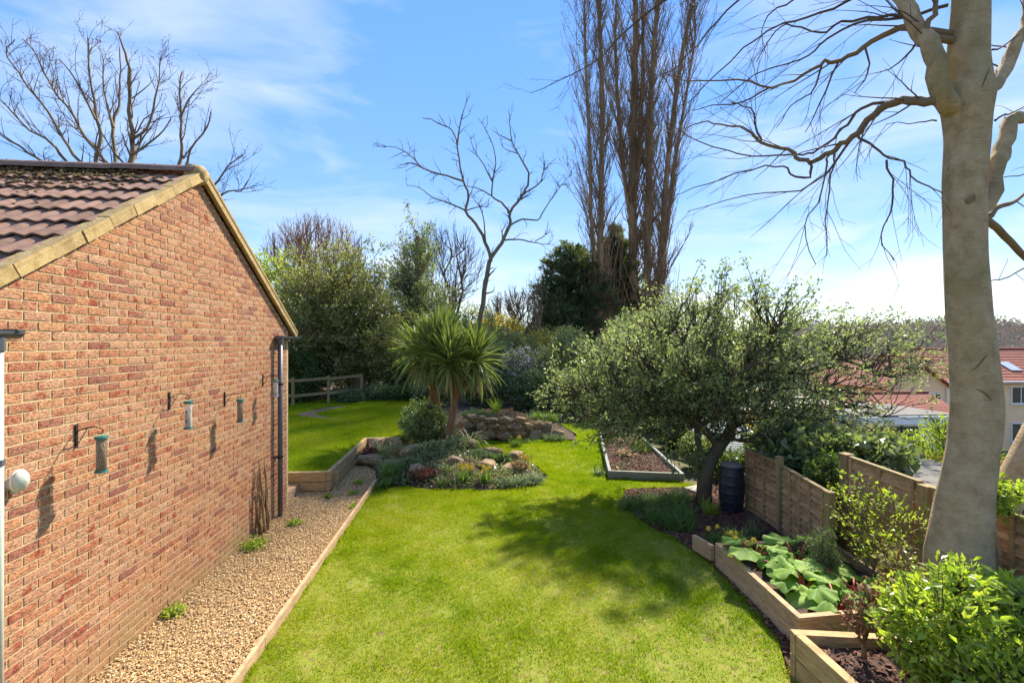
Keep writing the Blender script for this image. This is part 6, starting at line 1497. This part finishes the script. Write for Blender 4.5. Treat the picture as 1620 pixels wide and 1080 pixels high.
def bare_dome(name, base, label, cz, rx, rz_, n1, n2, n3, bark, haze_n=0, tw=0.012, ry=None, twm=None, rt=0.22):
    """bare crown seen from afar: limbs, branches and a fuzz of fine twigs"""
    base = np.array(base, float); r_ = root(name, base, label, 'tree')
    ells = [(base[0], base[1], cz, rx, ry or rx * 0.8, rz_)]
    tk = MB(); tr_ = np.array([base, base + np.array([0.1, 0, (cz - base[2]) * 0.45])]); tk.tube(smoothline(tr_, 4), rt, 10)
    N = tr_[1:]
    T1 = in_ell(n1, ells, 0.8); P1 = bez(N[connect(T1, N, base)], T1, -0.02, 0.10, 8)
    V, F = rings(P1, np.linspace(rt * .5, rt * .12, 8)[None].repeat(n1, 0), 6); tk.add(V, F); tk.build('trunk', bark, r_, smooth=True)
    tg = MB(); N2 = P1[:, 2:].reshape(-1, 3)
    T2 = in_ell(n2, ells, 0.5); P2 = bez(N2[connect(T2, N2, base)], T2, -0.04, 0.09, 7)
    V, F = rings(P2, np.linspace(rt * .14, rt * .04, 7)[None].repeat(n2, 0), 4); tg.add(V, F)
    N3 = P2[:, 2:].reshape(-1, 3); T3 = in_ell(n3, ells, 0.35)
    Sp = np.concatenate([N3[connect(T3[a:a + 300], N3, base)] for a in range(0, n3, 300)])
    P3 = bez(Sp, T3, 0.0, 0.08, 5)
    V, F = rings(P3, np.linspace(tw, tw * .35, 5)[None].repeat(n3, 0), 3); tg.add(V, F)
    a, b = sprout(list(P3), [np.linspace(tw, tw * .35, 5)] * n3, 2.0 / max(0.3, rx * 0.25), rx * 0.16, 0.6, 0.25, 3, 0.15, 0.7, tw * .3, 0.2, 0.2, rmin=tw * .5)
    addtubes(tg, a, b, 3)
    tag(tg.build('branches', twm or M['bark_twig'], r_, smooth=True), kind='stuff')
bare_dome('bare_tree', (-12.0, 36, 0), 'rounded bare brown tree far behind the evergreen, left of centre', 9.8, 3.9, 3.0, 14, 120, 900, M['bark_brown'], tw=0.022, twm=M['shoot'])
bare_dome('bare_tree', (-1.9, 29, 0), 'bare twiggy tree between the slim holly and the gaunt tree', 7.8, 2.9, 2.9, 14, 90, 420, M['bark_brown'], tw=0.016)
bare_dome('bare_tree', (3.1, 36, 0), 'brown fuzzy bare tree low behind the palm, right of the gaunt trunk', 4.6, 2.5, 2.9, 14, 120, 900, M['bark_brown'], tw=0.024, twm=M['bark_brown'])
bare_dome('bare_tree', (4.6, 33, 0), 'small thin bare tree just left of the dark cypress', 6.8, 1.0, 1.8, 7, 26, 60, M['bark_brown'], tw=0.014, rt=0.1)

# ================================================================== EVERGREENS BEHIND
crown('evergreen_tree', (-5.5, 22, 0.3), 'broad dark olive evergreen tree with thick trunk behind the raised lawn', 'tree', [(-6.6, 22, 4.6, 2.5, 2.2, 2.5), (-5.2, 21.6, 3.6, 1.9, 1.8, 1.7), (-8.2, 22, 3.4, 1.6, 1.6, 1.7), (-7.2, 21.7, 2.2, 2.4, 1.4, 1.3), (-4.6, 22.2, 2.3, 1.3, 1.2, 1.1)], M['l_olive'], M['bark_brown'], trunk=smoothline([(-5.5, 22, 0.2), (-5.5, 22, 1.2), (-5.7, 22, 2.2), (-6.2, 22, 3.6)], 3), rtrunk=0.42, n1=14, n2=100, n3=1900, per=30, L=0.13, wr=0.5, spread=0.30, clump=0.16, shell=0.4, twig=0.008)
crown('evergreen_tree', (-11.0, 25, 0.3), 'light green leafy tree peeping over the brick gable', 'tree', [(-10.8, 25, 5.6, 2.0, 1.6, 2.4), (-11.5, 25, 4, 2.0, 1.6, 2)], M['l_bright'], M['bark_brown'], rtrunk=0.2, n1=10, n2=50, n3=460, per=18, L=0.16, wr=0.5, spread=0.32, twig=0.01)
crown('holly_tree', (-3.1, 25, 0.3), 'slim pointed holly tree with grey green leaves', 'tree', [(-3.1, 25, 4.2, 2.0, 1.7, 2.2), (-3.1, 25, 6.4, 1.35, 1.2, 2.1), (-3.05, 25, 8.4, 0.65, 0.6, 1.5)], M['l_holly'], M['bark_brown'], trunk=smoothline([(-3.1, 25, 0.2), (-3.1, 25, 4), (-3.05, 25, 8.6)], 4), rtrunk=0.16, n1=16, n2=90, n3=900, per=26, L=0.13, wr=0.5, spread=0.26, clump=0.2, shell=0.5, twig=0.008)
crown('laurel', (-0.6, 24, 0.2), 'dark laurel bush behind the palm head', 'shrub', [(-0.9, 24, 2.6, 1.6, 1.3, 1.9), (0.6, 24, 2.2, 1.3, 1.2, 1.5)], M['l_dark'], M['bark_dark'], rtrunk=0.1, n1=10, n2=50, n3=620, per=26, L=0.13, wr=0.5, spread=0.24, clump=0.25, twig=0.008)
crown('shrub', (2.2, 22.5, 0.1), 'yellowish bushy shrub behind the magnolia', 'shrub', [(2.2, 22.5, 1.9, 1.6, 1.2, 1.6)], M['l_olive'], M['bark_brown'], rtrunk=0.08, n1=10, n2=50, n3=480, per=22, L=0.11, wr=0.45, spread=0.22, twig=0.008)
crown('magnolia', (1.75, 19.2, 0.1), 'white blossoming magnolia with pale forked stems', 'tree', [(1.95, 19.3, 2.0, 1.0, 0.9, 0.85)], M['l_silver'], M['stick'], trunk=[(1.75, 19.2, 0.0), (1.65, 19.2, 0.5), (1.55, 19.2, 1.1)], rtrunk=0.06, n1=10, n2=50, n3=240, per=12, L=0.09, spread=0.2, blossom=(M['l_blossom'], 420, 0.085), twig=0.007)
for x, y, rx, rz_, n_, mt, lb in [(0.55, 18.8, 1.0, 0.95, 420, 'l_dark', 'dark camellia left of the magnolia stems'), (2.4, 18.3, 1.1, 0.9, 480, 'l_dark', 'dark glossy camellia right of the magnolia stems'), (3.9, 17.6, 1.1, 0.95, 480, 'l_olive', 'thin olive shrub at the back border below the cypress'), (5.3, 16.8, 1.2, 1.1, 520, 'l_dark', 'dark shrub behind the grey raised bed'), (4.3, 20.5, 1.5, 1.9, 520, 'l_holly', 'greyish shrub rising below the dark cypress'), (6.6, 18.5, 1.5, 2.2, 620, 'l_holly', 'tall leafy shrub half hidden by the big evergreen')]:
    crown('shrub', (x, y, 0.0), lb, 'shrub', [(x, y, rz_ * 0.95, rx, rx * 0.8, rz_)], M[mt], M['bark_dark'], rtrunk=0.05, n1=10, n2=45, n3=n_, per=26, L=0.095, wr=0.5, spread=0.19, zmin=0.1, twig=0.006)
for x, y, rx, rz_, mt, lb in [(-7.3, 20.0, 0.9, 1.2, 'l_green', 'leafy hedge plant behind the rail fence by the gable'), (-8.6, 19.6, 1.0, 1.7, 'l_olive', 'taller hedge plant at the gable corner'), (-5.3, 19.9, 0.7, 0.30, 'l_silver', 'low pale ground shrub left of the thick trunk'), (-4.2, 20.6, 0.9, 0.36, 'l_dark', 'low dark ground shrub below the thick trunk'), (-2.9, 20.2, 0.8, 0.42, 'l_green', 'low green shrub at the far right of the raised lawn'), (-3.4, 22.3, 1.1, 1.1, 'l_dark', 'dark shrub to the right of the thick trunk'), (-1.6, 18.5, 0.9, 0.7, 'l_dark', 'dark shrub behind the glossy rockery shrub'), (-1.9, 21.5, 1.2, 1.3, 'l_holly', 'leafy shrub behind the left side of the palm'), (-8.0, 22.3, 1.6, 1.6, 'l_dark', 'deep dark shrub under the olive evergreen'), (-6.2, 25.0, 2.0, 1.5, 'l_dark', 'dark shrub seen past the thick trunk'), (-3.6, 25.5, 2.0, 1.5, 'l_gloss', 'leafy shrub at the foot of the slim holly'), (-10.5, 24.0, 2.2, 1.7, 'l_olive', 'olive shrub far left behind the rail fence'), (0.9, 21.0, 1.3, 1.5, 'l_gloss', 'leafy shrub behind the dark camellia')]:
    crown('shrub', (x, y, 0.28), lb, 'shrub', [(x, y, 0.28 + rz_ * 0.9, rx, rx * 0.7, rz_)], M[mt], M['bark_dark'], rtrunk=0.05, n1=8, n2=36, n3=int(330 * rx), per=24, L=0.10, wr=0.5, spread=0.18, zmin=0.3, twig=0.006)

def conifer(base, h, rb, label, n_):
    base = np.array(base, float); r_ = root('cypress_tree', base, label, 'tree')
    MB().tube([base, base + (0, 0, h * 0.5), base + (0, 0, h * 0.86)], [0.22, 0.14, 0.04], 10).build('trunk', M['bark_dark'], r_)
    t = 1 - np.sqrt(rng.random(n_)) ; t = np.clip(t, 0.02, 0.99)
    az = rng.uniform(0, 2 * np.pi, n_)
    env = rb * (1 - t) ** 0.6 * (0.75 + 0.25 * np.sin(az * 3 + t * 7)) 
    ln = env * rng.uniform(0.75, 1.12, n_)
    S0 = base + np.stack([0 * t, 0 * t, t * h * 0.94], -1)
    T_ = S0 + np.stack([np.cos(az) * ln, np.sin(az) * ln, 0.45 * ln + 0.2], -1)
    P_ = bez(S0, T_, -0.10, 0.05, 6)
    lm = MB(); tw = MB(); V, F = rings(P_, np.linspace(0.02, 0.005, 6)[None].repeat(n_, 0), 3); tw.add(V, F); tw.build('branches', M['bark_dark'], r_)
    per = 90; m = n_ * per; k_ = np.repeat(np.arange(n_), per); u = 1 - rng.random(m) ** 1.6 * 0.75
    i0 = np.minimum((u * 5).astype(int), 4); f = (u * 5 - i0)[:, None]
    pos = P_[k_, i0] * (1 - f) + P_[k_, i0 + 1] * f
    d = unit(P_[k_, i0 + 1] - P_[k_, i0])
    pos = pos + rng.normal(size=(m, 3)) * np.array([0.18, 0.18, 0.09])
    leafcloud(lm, pos, d + rng.normal(size=(m, 3)) * 0.35 + np.array([0, 0, .15]), 0.36 * rng.uniform(0.5, 1.2, m), 0.3, 0.2, np.clip(rng.random(n_)[k_] * 0.6 + rng.random(m) * 0.3 + 0.25 * (u > 0.93), 0, 1))
    lm.build('crown', M['l_conifer'], r_)
conifer((8.6, 39.5, 0), 12.2, 5.4, 'dark cypress tree left of the poplar trunks', 1100)
conifer((13.0, 41.5, 0), 14.4, 4.4, 'taller dark cypress directly behind the poplar trunks', 900)
for x, y, rx, rz_, lb in [(9.5, 24, 1.9, 2.6, 'leafy shrub at the foot of the right poplar'), (12.5, 24, 2.2, 1.9, 'olive bush beyond the big evergreen on the right')]:
    crown('shrub', (x, y, -0.6), lb, 'shrub', [(x, y, rz_ * 0.7, rx, rx * 0.8, rz_)], M['l_olive'], M['bark_dark'], rtrunk=0.06, n1=10, n2=45, n3=520, per=24, L=0.12, wr=0.5, spread=0.22, twig=0.008)

# ================================================================== NEIGHBOURS' BUILDINGS
def gable_house(name, label, x0, x1, y0, y1, zg, ze, zrd, ridge, wallm, over=0.3):
    """box with a pitched roof; ridge 'x' or 'y'"""
    cx, cy = (x0 + x1) / 2, (y0 + y1) / 2
    r_ = root(name, (cx, cy, zg), label, 'house')
    m_ = MB()
    if ridge == 'y': prof = [(x0, zg), (x1, zg), (x1, ze), (cx, zrd - 0.12), (x0, ze)]; A = [(a, y0, b) for a, b in prof]; B = [(a, y1, b) for a, b in prof]
    else: prof = [(y0, zg), (y1, zg), (y1, ze), (cy, zrd - 0.12), (y0, ze)]; A = [(x0, a, b) for a, b in prof]; B = [(x1, a, b) for a, b in prof]
    V = A + B; n_ = 5
    m_.add(V, [(i, (i + 1) % n_, n_ + (i + 1) % n_, n_ + i) for i in range(n_)])
    m_.f.append(np.array([(0, 1, 2), (0, 2, 4), (2, 3, 4), (5, 7, 6), (5, 9, 7), (7, 9, 8)]))
    m_.build('wall', wallm, r_)
    rf__ = MB()
    half = (cx - x0) if ridge == 'y' else (cy - y0)
    sl = (zrd - ze) / half; ang = math.atan(sl); ln = (half + over) / math.cos(ang)
    courses = 12
    for sg in (-1, 1):
        for k_ in range(courses):
            s_ = (k_ + 0.5) / courses * ln
            off = sg * s_ * math.cos(ang); zz = zrd - s_ * math.sin(ang) + 0.02
            if ridge == 'y': rf__.box((cx + off, cy, zz), (ln / courses * 1.08, y1 - y0 + 2 * over, 0.07), 0, random.uniform(.01, 1), 0, sg * (ang - 0.06))
            else: rf__.box((cx, cy + off, zz), (x1 - x0 + 2 * over, ln / courses * 1.08, 0.07), 0, random.uniform(.01, 1), -sg * (ang - 0.06))
    ro = rf__.build('roof', M['red_tile'], r_)
    if ridge == 'y': MB().tube([(cx, y0 - over, zrd + 0.06), (cx, y1 + over, zrd + 0.06)], 0.10, 8).build('ridge', M['red_tile'], ro)
    else: MB().tube([(x0 - over, cy, zrd + 0.06), (x1 + over, cy, zrd + 0.06)], 0.10, 8).build('ridge', M['red_tile'], ro)
    return r_, ro
def window(parent, x, y, z, wd, h, face='y'):
    f = MB(); t = 0.07
    for dx, dz, sx_, sz_ in ((-wd / 2, 0, t, h + t), (wd / 2, 0, t, h + t), (0, h / 2, wd - t, t), (0, -h / 2, wd - t, t), (0, 0, t * .7, h - t)):
        if face == 'y': f.box((x + dx, y - 0.03, z + dz), (sx_, 0.08, sz_))
        else: f.box((x - 0.03, y + dx, z + dz), (0.08, sx_, sz_))
    o = f.build('window', M['white_paint'], parent)
    p = MB().box((x, y - 0.01, z) if face == 'y' else (x - 0.01, y, z), (wd - t, 0.03, h - t) if face == 'y' else (0.03, wd - t, h - t))
    p.build('pane', M['glass'], o)
    MB().box((x, y - 0.06, z - h / 2 - 0.06) if face == 'y' else (x - .06, y, z - h / 2 - 0.06), (wd + 0.2, 0.16, 0.05) if face == 'y' else (0.16, wd + .2, .05)).build('sill', M['white_paint'], o)
hA, roA = gable_house('house', 'two storey cream rendered house with red tiled roof and chimney', 33.2, 47.0, 30.0, 37.0, -5.4, 0.05, 2.25, 'x', M['render'])
for x in (35.6, 39.7, 43.8):
    window(hA, x, 30.0, -1.0, 1.5, 1.2); window(hA, x, 30.0, -3.7, 1.5, 1.3)
ch = MB().box((38.6, 33.5, 2.75), (0.7, 0.6, 1.4)).box((38.6, 33.5, 3.42), (0.82, 0.72, 0.14)); co = ch.build('chimney', M['red_tile'], roA)
for dx in (-.18, .18): MB().tube([(38.6 + dx, 33.5, 3.48), (38.6 + dx, 33.5, 3.85)], [0.12, 0.10], 10).build('chimney_pot', M['pot_orange'], roA)
MB().box((40.6, 31.35, 1.02), (0.9, 1.1, 0.06), 0, 0, math.atan((2.25 - .05) / 3.5)).build('skylight', M['blue_glass'], roA)
MB().box((40.0, 29.62, 0.0), (14.4, 0.12, 0.13)).build('gutter', M['white_paint'], hA)
hB, roB = gable_house('house', 'cream gabled wing with round vent left of the beech trunk', 28.3, 33.1, 29.3, 36.0, -5.4, -0.2, 1.46, 'y', M['render'])
window(hB, 29.6, 29.3, -1.35, 1.2, 1.2); window(hB, 32.0, 29.3, -1.35, 1.1, 1.2)
lathe = MB().tube([(30.7, 29.27, 0.75), (30.7, 29.31, 0.75)], 0.18, 14); lathe.build('round_vent', M['red_tile'], hB)
MB().tube([(33.0, 29.2, -0.3), (33.0, 29.2, -5.2)], 0.06, 8).build('downpipe', M['white_paint'], hB)
hC, roC = gable_house('bungalow', 'low neighbouring bungalow with red brown tiled roof and skylight', 20.5, 28.0, 24.0, 28.5, -5.2, -1.35, -0.35, 'x', M['render'])
MB().box((22.8, 24.9, -0.88), (0.8, 0.7, 0.05), 0, 0, math.atan(1 / 2.25)).build('skylight', M['blue_glass'], roC)
window(hC, 24.0, 24.0, -2.5, 1.4, 1.1)
gC = root('flat_roof_extension', (19.4, 19.5, -5), 'white fascia flat roofed extension with dark glazed doors', 'extension')
MB().box((19.6, 20.8, -3.0), (4.2, 3.0, 4.3)).build('wall', M['white_paint'], gC)
MB().box((19.6, 20.7, -0.65), (4.8, 3.6, 0.36)).build('flat_roof', M['white_paint'], gC)
MB().box((19.6, 20.7, -0.44), (4.6, 3.4, 0.06)).build('roofing', M['felt'], gC)
for i in range(3):
    d_ = MB().box((18.2 + i * 0.85, 19.27, -2.1), (0.8, 0.05, 2.2)); do = d_.build('glazed_door', M['glass'], gC)
    MB().box((17.8 + i * 0.85, 19.24, -2.1), (0.06, 0.07, 2.3)).build('door_frame', M['grey_plastic'], gC)
for x, z_, mt, lb in ((18.3, -2.0, 'pot_blue', 'teal plastic toy on the patio before the dark glazed doors'), (18.9, -1.85, 'pot_orange', 'orange plastic toy on the patio before the dark glazed doors'), (19.6, -2.25, 'pot_blue', 'small teal tub on the patio near the white wall')):
    t_ = MB().tube([(x, 18.9, z_ - 0.2), (x, 18.9, z_ + 0.15), (x, 18.9, z_ + 0.2)], [0.16, 0.24, 0.2], 14).tube([(x - .22, 18.9, z_ + .1), (x, 18.9, z_ + .38), (x + .22, 18.9, z_ + .1)], 0.015, 6)
    tag(t_.build('garden_toy', M[mt], loc=(x, 18.9, z_ - 0.2), smooth=True), lb, 'toy')
pt_ = MB().box((18.9, 18.6, -2.32), (4.6, 1.9, 0.16)).box((18.9, 18.6, -3.8), (4.4, 1.8, 2.9)); tag(pt_.build('patio', M['concrete'], loc=(18.9, 18.6, -5)), 'raised neighbouring patio below the glazed doors', 'patio')
gD = root('flat_roof_house', (15.5, 22, -5), 'pale low flat roofed building seen through the evergreen leaves', 'building')
MB().box((15.4, 23.6, -2.9), (8.6, 4.4, 4.4)).build('wall', M['white_paint'], gD)
MB().box((15.4, 23.5, -0.55), (9.2, 5.0, 0.28)).build('flat_roof', M['concrete'], gD)
for x in (12.4, 15.2, 18.2): window(gD, x, 21.4, -2.2, 1.6, 1.2)
# corrugated shed roof beyond the grey bed
sh = root('corrugated_shed', (6.2, 11.0, -1), 'small shed with striped corrugated metal roof behind the crooked tree', 'shed')
MB().box((6.25, 11.1, -0.35), (1.15, 1.35, 1.3)).build('wall', M['dark_timber'], sh)
cv = []; nx = 2; ny = 91
for i in range(ny):
    y = 10.2 + 1.8 * i / (ny - 1)
    zz = 0.30 + (y - 10.2) * 0.33 + 0.016 * math.sin(i * 2 * math.pi / 5)
    cv += [(5.5, y, zz), (7.0, y, zz - 0.05), (7.0, y, zz - 0.054), (5.5, y, zz - 0.004)]
cf = []
for i in range(ny - 1):
    b_ = 4 * i; cf += [(b_, b_ + 1, b_ + 5, b_ + 4), (b_ + 3, b_ + 7, b_ + 6, b_ + 2)]
MB().add(cv, cf).build('corrugated_roof', M['corrugated'], sh)
MB().beam((7.02, 10.2, 0.30), (7.02, 12.0, 0.90), 0.05, 0.09).build('barge_board', M['white_paint'], sh)
# felt roofed shed over the tall fence
fs = root('felt_shed', (6.1, 5.6, -1), 'flat grey felt shed roof over the taller fence', 'shed')
MB().box((6.3, 5.9, -0.1), (1.9, 1.7, 1.9)).build('wall', M['dark_timber'], fs)
MB().box((6.3, 5.9, 0.93), (2.1, 1.9, 0.07), 0, 0, 0.03, 0.0).build('felt_roof', M['felt'], fs)
for a_, b_ in (((5.27, 6.88, 1.0), (7.35, 6.88, 1.0)), ((5.23, 4.9, 0.94), (5.23, 6.88, 1.0))): MB().beam(a_, b_, 0.04, 0.1).build('roof_trim', M['fence_post'], fs)
for x, y, zc, rx, rz_, mt, lb, g in [(9.5, 8.4, 0.5, 0.9, 0.9, 'l_bright', 'light green bush between the felt shed and white extension', -1.2), (8.5, 9.0, 0.1, 1.1, 0.7, 'l_gold', 'golden leaved shrub beyond the felt shed', -1.0), (8.3, 6.9, 0.4, 1.2, 0.7, 'l_gold', 'yellow green shrub right of the beech trunk', -1.0), (9.0, 12.5, 0.2, 1.6, 0.9, 'l_gold', 'golden shrub glimpsed through the big evergreen', -2.0), (12.0, 13.0, -0.6, 1.8, 1.1, 'l_olive', 'olive bush down the slope before the flat roofs', -3.0)]:
    crown('shrub', (x, y, g), lb, 'shrub', [(x, y, zc, rx, rx * 0.8, rz_)], M[mt], M['bark_brown'], rtrunk=0.05, n1=8, n2=36, n3=300, per=20, L=0.08, wr=0.5, spread=0.16, twig=0.006)

# fallen leaves and daisies scattered on the lawn
nl = 420
x = rng.uniform(-1.9, 3.0, nl); y = 3.4 + rng.random(nl) ** 1.6 * 9.0
k_ = inpoly(x, y, LAWN) & (rng.random(nl) < 0.35 + 0.6 * sstep(0.5, 2.6, x)); x, y = x[k_], y[k_]
m_ = MB(); leafcloud(m_, np.stack([x, y, np.full(len(x), 0.028)], -1), rng.normal(size=(len(x), 3)) * np.array([1, 1, .25]), 0.035 * rng.uniform(.6, 1.3, len(x)), 0.55, 0.5, None, 0.6)
tag(m_.build('fallen_leaves', M['l_straw']), 'scattered dry fallen leaves on the lawn', 'leaves', kind='stuff')
# thicket closing the view behind the garden
for x, y, zc, rx, rz_, mt, n_, lb in [(-13.5, 30, 2.6, 3.0, 2.6, 'l_olive', 520, 'olive thicket far left behind the gable corner'), (-8.2, 31, 2.6, 3.0, 2.8, 'l_dark', 560, 'dark thicket behind the broad evergreen'), (-2.6, 31, 2.4, 2.8, 2.6, 'l_olive', 520, 'olive thicket behind the slim holly'), (1.4, 30, 2.4, 2.4, 2.5, 'l_gold', 420, 'yellowish thicket behind the palm head'), (-0.6, 33, 3.0, 2.6, 3.0, 'l_olive', 420, 'taller olive thicket behind the gaunt tree trunk'), (4.0, 28, 1.8, 1.8, 2.0, 'l_gold', 320, 'pale yellowish thicket left of the cypress'), (5.6, 31, 2.0, 2.4, 2.2, 'l_olive', 420, 'olive thicket behind the left cypress'), (11.5, 32, 2.4, 3.2, 2.6, 'l_olive', 480, 'olive thicket right of the poplars')]:
    crown('thicket', (x, y, -0.3), lb, 'shrub', [(x, y, zc, rx, rx * 0.6, rz_)], M[mt], M['bark_brown'], rtrunk=0.07, n1=10, n2=50, n3=n_, per=24, L=0.16, wr=0.45, spread=0.32, twig=0.01)
# far woodland on the rise beyond the houses
nW = 9000
aa = rng.uniform(0.45, 1.25, nW); rr_ = rng.uniform(95, 230, nW) ** 1.0
wx, wy = rr_ * np.sin(aa), rr_ * np.cos(aa)
wz = terrain_h(wx, wy)
cl = MB()
per = 16; k_ = np.repeat(np.arange(nW), per); m = nW * per
pos = np.stack([wx[k_], wy[k_], wz[k_] + 2.0], -1) + rng.normal(size=(m, 3)) * np.array([1.6, 1.6, 1.6])
leafcloud(cl, pos, rng.normal(size=(m, 3)) + np.array([0, 0, .8]), 1.5, 0.22, 0.2, np.clip(rng.random(nW)[k_] * 0.7 + rng.random(m) * 0.3, .01, 1))
tag(cl.build('far_woodland', M['l_wood']), 'brown bare woodland on the hillside beyond the houses', 'woodland', kind='stuff')
